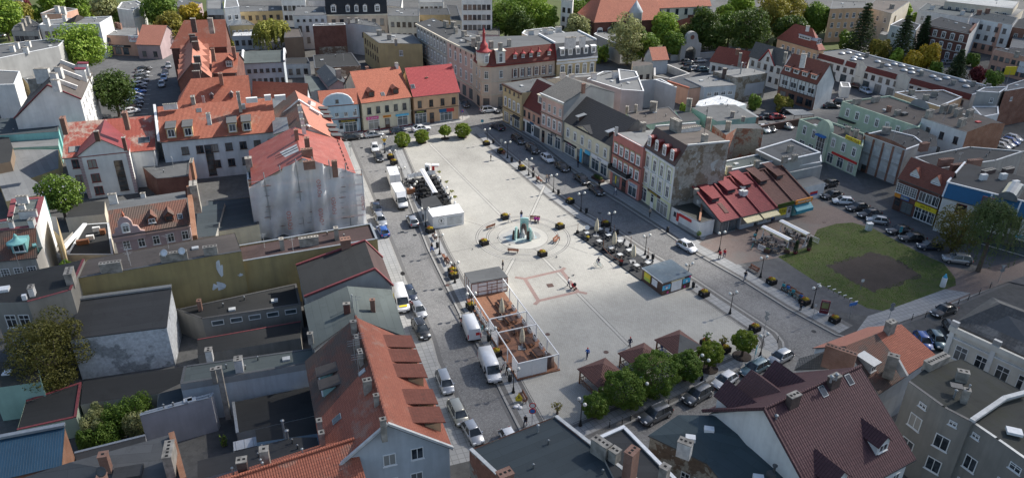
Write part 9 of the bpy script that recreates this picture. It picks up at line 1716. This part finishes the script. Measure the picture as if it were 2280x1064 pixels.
for u0,u1,z0,z1 in((0,1,2.4,2.52),(0,1,.16,.3),(0,.02,.2,2.5),(.98,1,.2,2.5),(.18,.195,.2,2.4),(.43,.445,.3,2.4),(.70,.715,.3,2.4),(.2,.44,1.75,1.85),(.44,1,1.85,1.95),(.0,1,.85,.95),(.44,.72,1.35,1.42),(.56,.57,.9,1.9),(.47,.48,.3,.9),(.55,.56,.3,.9)):K.band(A,B,z0,z1-z0,.05,'wood_red',u0,u1,.08,name='timber')
for u0 in(0,.3,.55,.97):K.band(k[3],k[0],.3,2.2,.05,'wood_red',u0,u0+.03,.08,name='timber')
for a,b,lb in(((395,215),(800,415),'cream market awning nearer to the lawn path'),((660,130),(1065,332),'cream market awning nearer to the red shops')):market_awning('e6',a,b,2.7,lb,'canvas','canvas_cream',.55,True,.28,'GRILL')
for x,y in((350,445),(470,395),(520,480),(690,515),(570,570),(780,300),(830,380),(850,465),(990,420),(800,330)):ss(TK,CG_,Pe6(x,y,KZ+.5)-U(.5),rad(random.uniform(0,60)),'dark cafe table under the cream market awnings','dark chair under the cream market awnings','tables under the cream awnings','chairs under the cream awnings')
for a,b,lb in(((310,560),(420,605),'white lattice fence panel at the path side of the grill cafe'),((1065,420),(1210,485),'white lattice fence panel at the lawn side of the grill cafe'),((870,350),(950,385),'white lattice fence panel between the two awnings')):
 A,B=Pe6(*a,KZ),Pe6(*b,KZ);e_=B-A;t=th('lattice_fence',lb,'fence',A,math.atan2(e_.y,e_.x));L=e_.length;m=MB();m.box(0,-.03,0,.06,.03,1.);m.box(L-.06,-.03,0,L,.03,1.);m.box(0,-.03,.92,L,.03,1.);m.box(0,-.03,.1,L,.03,.16);m.bd('frame','white',t);m=MB();[m.bar((L*i/8,0,.12),(L*(i+1.5)/8 if i<7 else L,0,.95),.025)for i in range(8)];[m.bar((L*(i+1.5)/8 if i<7 else L,0,.12),(L*i/8,0,.95),.025)for i in range(8)];m.bd('lattice','pale',t)
for x,y,lb in((445,615,'brown planter crate beside the path side fence panel'),(740,620,'brown planter crate at the awning leg'),(985,390,'brown planter crate behind the farther awning')):
 t=th('planter_crate',lb,'planter',Pe6(x,y,KZ),rad(-30));m=MB();m.box(-.5,-.3,0,.5,.3,.7);m.bd('box','umber',t);mb=MB();blob(mb,(0,0,.8),(.45,.25,.15),80,.14,np.random.default_rng(x),.2);mb.bd('plants','l_mid',t)
t=th('potted_shrub','round yellow-green shrub in a pot at the white corner shop','potted plant',Pd8(420,1010,KZ));m=MB();m.lt((0,0,0),[(.3,0),(.4,.6)],10);m.bd('pot','gutter',t);mb=MB();blob(mb,(0,0,.95),(.42,.42,.45),350,.13,np.random.default_rng(4),.5);mb.bd('foliage','l_mid',t)
t=th('flower_stand','dark green plant stall on the shaded pavement before the cream house','stall',Pd6(840,880,KZ),rad(-57));m=MB();m.box(-1.6,-.5,0,1.6,.5,.5);m.bd('crate','umber',t);mb=MB();blob(mb,(0,0,.8),(1.6,.6,.4),500,.2,np.random.default_rng(8),.3);mb.bd('plants','l_drk',t)
# -- people
import bmesh
def skin(verts,eg,radii,lv=1):
 me=bpy.data.meshes.new('s');me.from_pydata(verts,eg,[]);o=bpy.data.objects.new('s',me);sc.collection.objects.link(o)
 mo=o.modifiers.new('k','SKIN');mo.use_smooth_shade=True
 for i,v in enumerate(me.skin_vertices[0].data):v.radius=(radii[i],radii[i]*.86)if not isinstance(radii[i],tuple)else radii[i];v.use_root=i==0
 s=o.modifiers.new('d','SUBSURF');s.levels=lv;s.render_levels=lv
 bpy.context.view_layer.update();r=bpy.data.meshes.new_from_object(o.evaluated_get(bpy.context.evaluated_depsgraph_get()));bpy.data.objects.remove(o);bpy.data.meshes.remove(me);return r
def pose(kind_):
 J=dict(pel=(0,0,.95),sp=(0,0,1.14),ch=(0,-.01,1.33),nk=(0,-.01,1.48),hd0=(0,-.03,1.56),hd1=(0,-.02,1.69))
 for s,k in((-1,'R'),(1,'L')):
  sw={'stand':0,'walk':s*.22,'sit':0,'ride':0,'push':s*.2}[kind_]
  J.update({'sh'+k:(s*.18,0,1.41),'el'+k:(s*.24,.03-sw*.5,1.15),'wr'+k:(s*.25,-.06-sw,.93),'hp'+k:(s*.09,0,.90),'kn'+k:(s*.10,-.03+sw*.9-.04*(sw!=0),.50),'an'+k:(s*.10,.02+sw*1.35,.09),'to'+k:(s*.11,-.13+sw*1.35,.05)})
  if kind_ in('sit','ride'):J.update({'kn'+k:(s*.12,-.42,.93),'an'+k:(s*.12,-.40,.50),'to'+k:(s*.12,-.56,.46),'wr'+k:(s*.12,-.28,1.02)})
  if kind_=='ride':J.update({'el'+k:(s*.24,-.22,1.2),'wr'+k:(s*.22,-.46,1.12),'kn'+k:(s*.1,-.32,.72 if s>0 else.85),'an'+k:(s*.1,-.2,.34 if s>0 else.52),'to'+k:(s*.1,-.34,.31 if s>0 else.49)})
  if kind_=='push':J.update({'el'+k:(s*.22,-.12,1.16),'wr'+k:(s*.2,-.38,1.06)})
 return J
def figure(kind_):
 J=pose(kind_);names=list(J);ix={n:i for i,n in enumerate(names)};vs=[J[n]for n in names]
 R=dict(pel=(.155,.11),sp=(.135,.095),ch=(.165,.105),nk=.055,hd0=(.075,.09),hd1=(.075,.09));R.update({a+k:r for k in 'RL' for a,r in(('sh',.07),('el',.046),('wr',.03),('hp',.095),('kn',.06),('an',.042),('to',.035))})
 E_=[('pel','sp'),('sp','ch'),('ch','nk'),('nk','hd0'),('hd0','hd1')]+[(a+k if a not in('ch','pel')else a,b+k)for k in 'RL' for a,b in(('ch','sh'),('sh','el'),('el','wr'),('pel','hp'),('hp','kn'),('kn','an'),('an','to'))]
 ed=[(ix[a],ix[b])for a,b in E_];rr=[R[n]for n in names]
 for k,s in(('R',-1),('L',1)):
  w_=V(J['wr'+k]);d=(w_-V(J['el'+k])).normalized();pm=w_+d*.06;vs.append(tuple(pm));rr.append((.038,.02));pi=len(vs)-1;ed.append((ix['wr'+k],pi));sd_=V((0,1,0)).cross(d).normalized()if abs(d.y)<.9 else V((1,0,0));sd_=d.cross(V((1,0,0))).normalized()
  for f in range(4):
   b=pm+d*.035+sd_*(.03*(f-1.5)*.8);tp=b+d*(.062,.075,.07,.05)[f]*.8+V((-s*.018,0,0));vs+=[tuple(b),tuple(tp)];rr+=[.010,.008];ed+=[(pi,len(vs)-2),(len(vs)-2,len(vs)-1)]
  b=w_+d*.025+sd_*.04;tp=b+d*.04+sd_*.02;vs+=[tuple(b),tuple(tp)];rr+=[.012,.009];ed+=[(pi,len(vs)-2),(len(vs)-2,len(vs)-1)]
 body=skin(vs,ed,rr)
 def sub(keep,rad_,extra=1.):
  nn=[n for n in names if n in keep];nn.sort(key=lambda n:0 if n==keep[0]else 1);jx={n:i for i,n in enumerate(nn)};return skin([J[n]for n in nn],[(jx[a],jx[b])for a,b in E_ if a in jx and b in jx],[rad_.get(n,(R[n][0]+.022,R[n][1]+.022)if isinstance(R[n],tuple)else R[n]+.02)for n in nn])
 jacket=sub(['sp','ch','nk','pel','shR','elR','wrR','shL','elL','wrL'],{'nk':.062,'wrR':.042,'wrL':.042,'pel':(.17,.125)})
 trousers=sub(['pel','hpR','knR','anR','hpL','knL','anL'],{'pel':(.165,.12),'anR':.055,'anL':.055})
 shoes=MB();
 for k in 'RL':
  a,t=V(J['an'+k]),V(J['to'+k]);m_=(a+t)/2;shoes.cyl(a+V((0,.05,-.02)),t,.055,.045,8)
 h0,h1=V(J['hd0']),V(J['hd1']);c=(h0+h1)/2
 hair=MB();hair.ball((c.x,c.y+.025,c.z+.045),.118,n=12,sz=1.05,sx=.9,sy=.98)
 face=MB();face.ball((c.x,c.y-.098,c.z-.02),.018,n=6);[face.ball((c.x+s*.082,c.y,c.z-.015),.02,n=6)for s in(-1,1)]
 eyes=MB();[eyes.ball((c.x+s*.032,c.y-.088,c.z+.012),.011,n=6)for s in(-1,1)];eyes.cbox((c.x,c.y-.086,c.z-.062),(.04,.01,.008))
 return dict(body=body,jacket=jacket,trousers=trousers,shoes=shoes.mesh('shoes','c_black'),hair=hair.mesh('hair','hair_dark'),ears=face.mesh('ears','skin'),eyes=eyes.mesh('eyes','c_black'))
FIG={}
def person(zone,x,y,kind_,face_,label,top,legs,hair='hair_dark',z=KZ,group=None,sc_=1.,dz=0.):
 if kind_ not in FIG:FIG[kind_]=figure(kind_)
 f=FIG[kind_];p=P(zone,x,y,z);p.z+=dz;t=th('person',label,'person',p,rad(face_)+math.pi/2,group);t.scale=(sc_,)*3
 if kind_=='sit':t.location.z-=.45
 bd=link('body',f['body'],t);f['body'].materials.clear();f['body'].materials.append(M['skin']);bd.data=f['body']
 for nm,mt in(('jacket',top),('trousers',legs),('shoes','c_black'),('hair',hair),('ears','skin'),('eyes','c_black')):
  me=f[nm]
  if not me.materials:me.materials.append(M['skin'])
  o=link(nm,me,t);o.material_slots[0].link='OBJECT';o.material_slots[0].material=M[mt]
 return t
person('e1',722,268,'walk',20,'person in white clothes walking behind the fountain','c_white','c_white','hair_blond')
person('e1',916,210,'stand',90,'person in black top and blue trousers behind the fountain','c_black','c_blue','hair_dark')
person('e1',1152,262,'sit',265,'person in dark pink sitting left on the bench behind the fountain','c_pink','c_black','hair_dark',dz=0);person('e1',1200,268,'sit',265,'person in bright magenta sitting right on the bench behind the fountain','c_pink','c_navy','hair_dark')
person('e1',604,1062,'stand',200,'person in dark jacket standing behind the terrace kiosk','c_black','c_grey','hair_blond')
person('f',1199,404,'sit',210,'person in red sitting on the sunny bench by the east street','c_red','c_black','hair_dark')
person('f',1217,407,'walk',120,'person in beige walking beside another near the sunny bench','c_beige','c_jean','hair_blond');person('f',1222,406,'walk',120,'person in grey walking next to the beige dressed one','c_grey','c_jean')
person('f',1157,373,'stand',270,'person in black standing behind the planter at the east edge','c_black','c_black');person('f',1187,387,'walk',240,'person in black and red standing at the lamp with yellow globes','c_navy','c_black','hair_dark')
person('f',1093,358,'stand',180,'person in dark coat standing alone in the far sunny square','c_black','c_black','hair_grey')
person('d6',988,1003,'walk',200,'person in white shirt walking on the shaded east pavement','c_white','c_jean');person('d6',850,948,'stand',270,'person in black at the plant stall on the shaded pavement','c_black','c_black');person('d7',436,910,'walk',100,'person in pale coat walking before the mansard house','c_beige','c_black','hair_grey');person('d6',672,770,'stand',230,'person in dark clothes in the doorway of the cream house','c_black','c_navy')
person('b3',1022,852,'push',330,'person in white and navy pushing a pram across the pink paving star','c_white','c_navy')
person('c3',1145,275,'walk',95,'person with red hair and blue backpack crossing the pavers','c_blue','c_navy','s_red')
bp=sc.objects[-1]if 0 else None
person('c3',738,722,'walk',250,'bald person in black jacket walking towards the slate-grey roof','c_black','c_navy','hair_grey')
person('b4',655,668,'walk',60,'person in red jacket walking at the lamp before the shops','c_red','c_black');person('b4',685,662,'walk',60,'person in maroon jacket with yellow bag beside the red one','c_red','c_jean');person('b4',822,808,'walk',250,'person in black with blue jeans walking on the lawn side pavement','c_black','c_jean');person('e8',1180,270,'stand',100,'person in black standing beside the resting cyclists','c_black','c_black')
person('e6',292,360,'stand',180,'person in black standing with back to the cafe awnings','c_black','c_black');person('e6',240,470,'sit',40,'person in white with brown bag sitting at the cafe front','c_white','c_beige',dz=.0);person('e6',262,410,'sit',60,'person in teal sitting behind the white dressed one','c_teal','c_black');person('e6',515,180,'stand',90,'person in blue at the awning shop window','c_blue','c_navy')
person('b3',124,622,'walk',240,'lone walker in blue trousers on the west pavement','c_black','c_blue','hair_dark');person('c3',600,335,'sit',250,'person in white sitting at the side of the wooden terrace','c_white','c_grey');person('c3',622,372,'sit',250,'person in black sitting in front of the white one at the terrace','c_black','c_black')
person('c4',64,204,'walk',300,'person with red cap half hidden behind the middle gazebo','c_navy','c_navy','s_red');person('c4',275,232,'stand',270,'person in blue under the patched gazebo','c_navy','c_blue');person('a2',1138,872,'stand',270,'person in dark clothes at the cream shop house window','c_black','c_navy');person('b5',1012,615,'walk',250,'person in dark clothes near the red awning of the white shop building','c_black','c_grey')
for x,y,k,tp,lb in((975,20,'sit','c_teal','cyclist in teal resting at the far end of the bench row'),(1030,45,'sit','c_blue','cyclist in bright blue sitting beside the teal one'),(1090,90,'sit','c_teal','cyclist in teal and red sitting in the middle of the bench row'),(1180,150,'sit','c_blue','cyclist in blue sitting next to the planter')):person('e8',x,y,k,230,lb,tp,'c_black')
def bikebase():
 t=th('bicycle','b','bicycle')
 for x in(-.52,.52):
  m=MB();n=18;[m.cyl((x+.33*math.cos(i*6.2832/n),0,.34+.33*math.sin(i*6.2832/n)),(x+.33*math.cos((i+1)*6.2832/n),0,.34+.33*math.sin((i+1)*6.2832/n)),.022,n=5)for i in range(n)];[m.cyl((x,0,.34),(x+.32*math.cos(i*1.047),0,.34+.32*math.sin(i*1.047)),.006,n=4)for i in range(6)];m.bd('wheel','rubber',t)
 m=MB();P_=dict(r=(-.52,0,.34),b=(-.05,0,.3),s=(-.2,0,.85),h=(.38,0,.9),f=(.52,0,.34));[m.cyl(P_[a],P_[b],.022,n=6)for a,b in(('r','b'),('r','s'),('b','s'),('b','h'),('s','h'),('h','f'))];m.cyl((.36,0,.9),(.34,0,1.02),.02,n=6);m.bd('frame','c_teal',t)
 m=MB();m.cyl((.32,-.28,1.03),(.32,.28,1.03),.018,n=6);m.bd('handlebar','iron',t);m=MB();m.box(-.33,-.08,.86,-.08,.08,.92);m.bd('saddle','black',t);return t
BK=bikebase()
fi(BK,Pe5(480,890,KZ),rad(150),'bicycle ridden across the square before the cafe deck','bicycles');person('e5',477,882,'ride',240-0,'cyclist in dark top riding across the square before the cafe deck','c_navy','c_white','hair_dark')
for x,y,a,lb in((1010,55,-40,'bicycle with blue bag at the far end of the bench row'),(1065,110,-40,'bicycle leaning before the teal and red cyclist'),(1130,140,-50,'bicycle beside the bench next to the planter'),(1180,165,-30,'bicycle leaning against the planter by the cyclists')):fi(BK,Pe8(x,y,KZ),rad(a),lb,'bicycles')
fi(BK,Pe6(225,560,KZ),rad(60),'dark bicycle parked at the path side of the grill cafe','bicycles');fi(BK,Pe6(268,500,KZ),rad(70),'bicycle parked behind another one at the grill cafe','bicycles');fi(BK,Pe2(240,600,KZ),rad(70),'bicycle with white bag beside the white van with red logo','bicycles')
t=th('pram','dark red pram with white bag pushed over the pink paving star','pram',Pb3(1055,868,KZ),rad(-40));m=MB();m.lt((0,0,.5),[(.2,0),(.3,.1),(.32,.3),(.3,.38)],10,0,1.3,.8);m.bd('carrycot','c_red',t);m=MB();m.ball((.2,0,.95),.3,n=10,sy=.85);m.bd('hood','c_black',t);m=MB();m.cyl((-.3,-.2,.2),(.3,-.2,.75),.02);m.cyl((-.3,.2,.2),(.3,.2,.75),.02);m.cyl((-.35,0,.8),(-.75,0,1.02),.025);m.bd('frame','iron',t)
for x,y in((-.3,-.24),(-.3,.24),(.32,-.24),(.32,.24)):m=MB();m.cyl((x,y-.02,.17),(x,y+.02,.17),.17,n=12);m.bd('wheel','rubber',t)
def pigeon():
 t=th('pigeon','p','pigeon');m=MB();m.ball((0,0,.12),.09,n=8,sx=1.7,sz=.85);m.ball((.14,0,.21),.045,n=8);m.cyl((.08,0,.15),(.14,0,.21),.04,n=6);m.cyl((-.1,0,.12),(-.27,0,.1),.05,.03,6);[m.cyl((0,s*.03,.0),(0,s*.03,.06),.01,n=4)for s in(-1,1)];m.bd('body','c_grey',t);m=MB();m.cyl((.18,0,.2),(.22,0,.19),.012,.003,5);m.bd('beak','c_black',t);return t
PG=pigeon()
for zn,x,y in(('b3',945,658),('b3',968,725),('b3',1056,778),('b3',560,530),('e1',95,725),('e1',1515,855),('e1',720,650),('e1',527,528),('e5',112,1020),('b4',508,853)):fi(PG,P(zn,x,y,KZ),random.uniform(0,6),'grey pigeon standing on the light pavers','pigeons on the square')
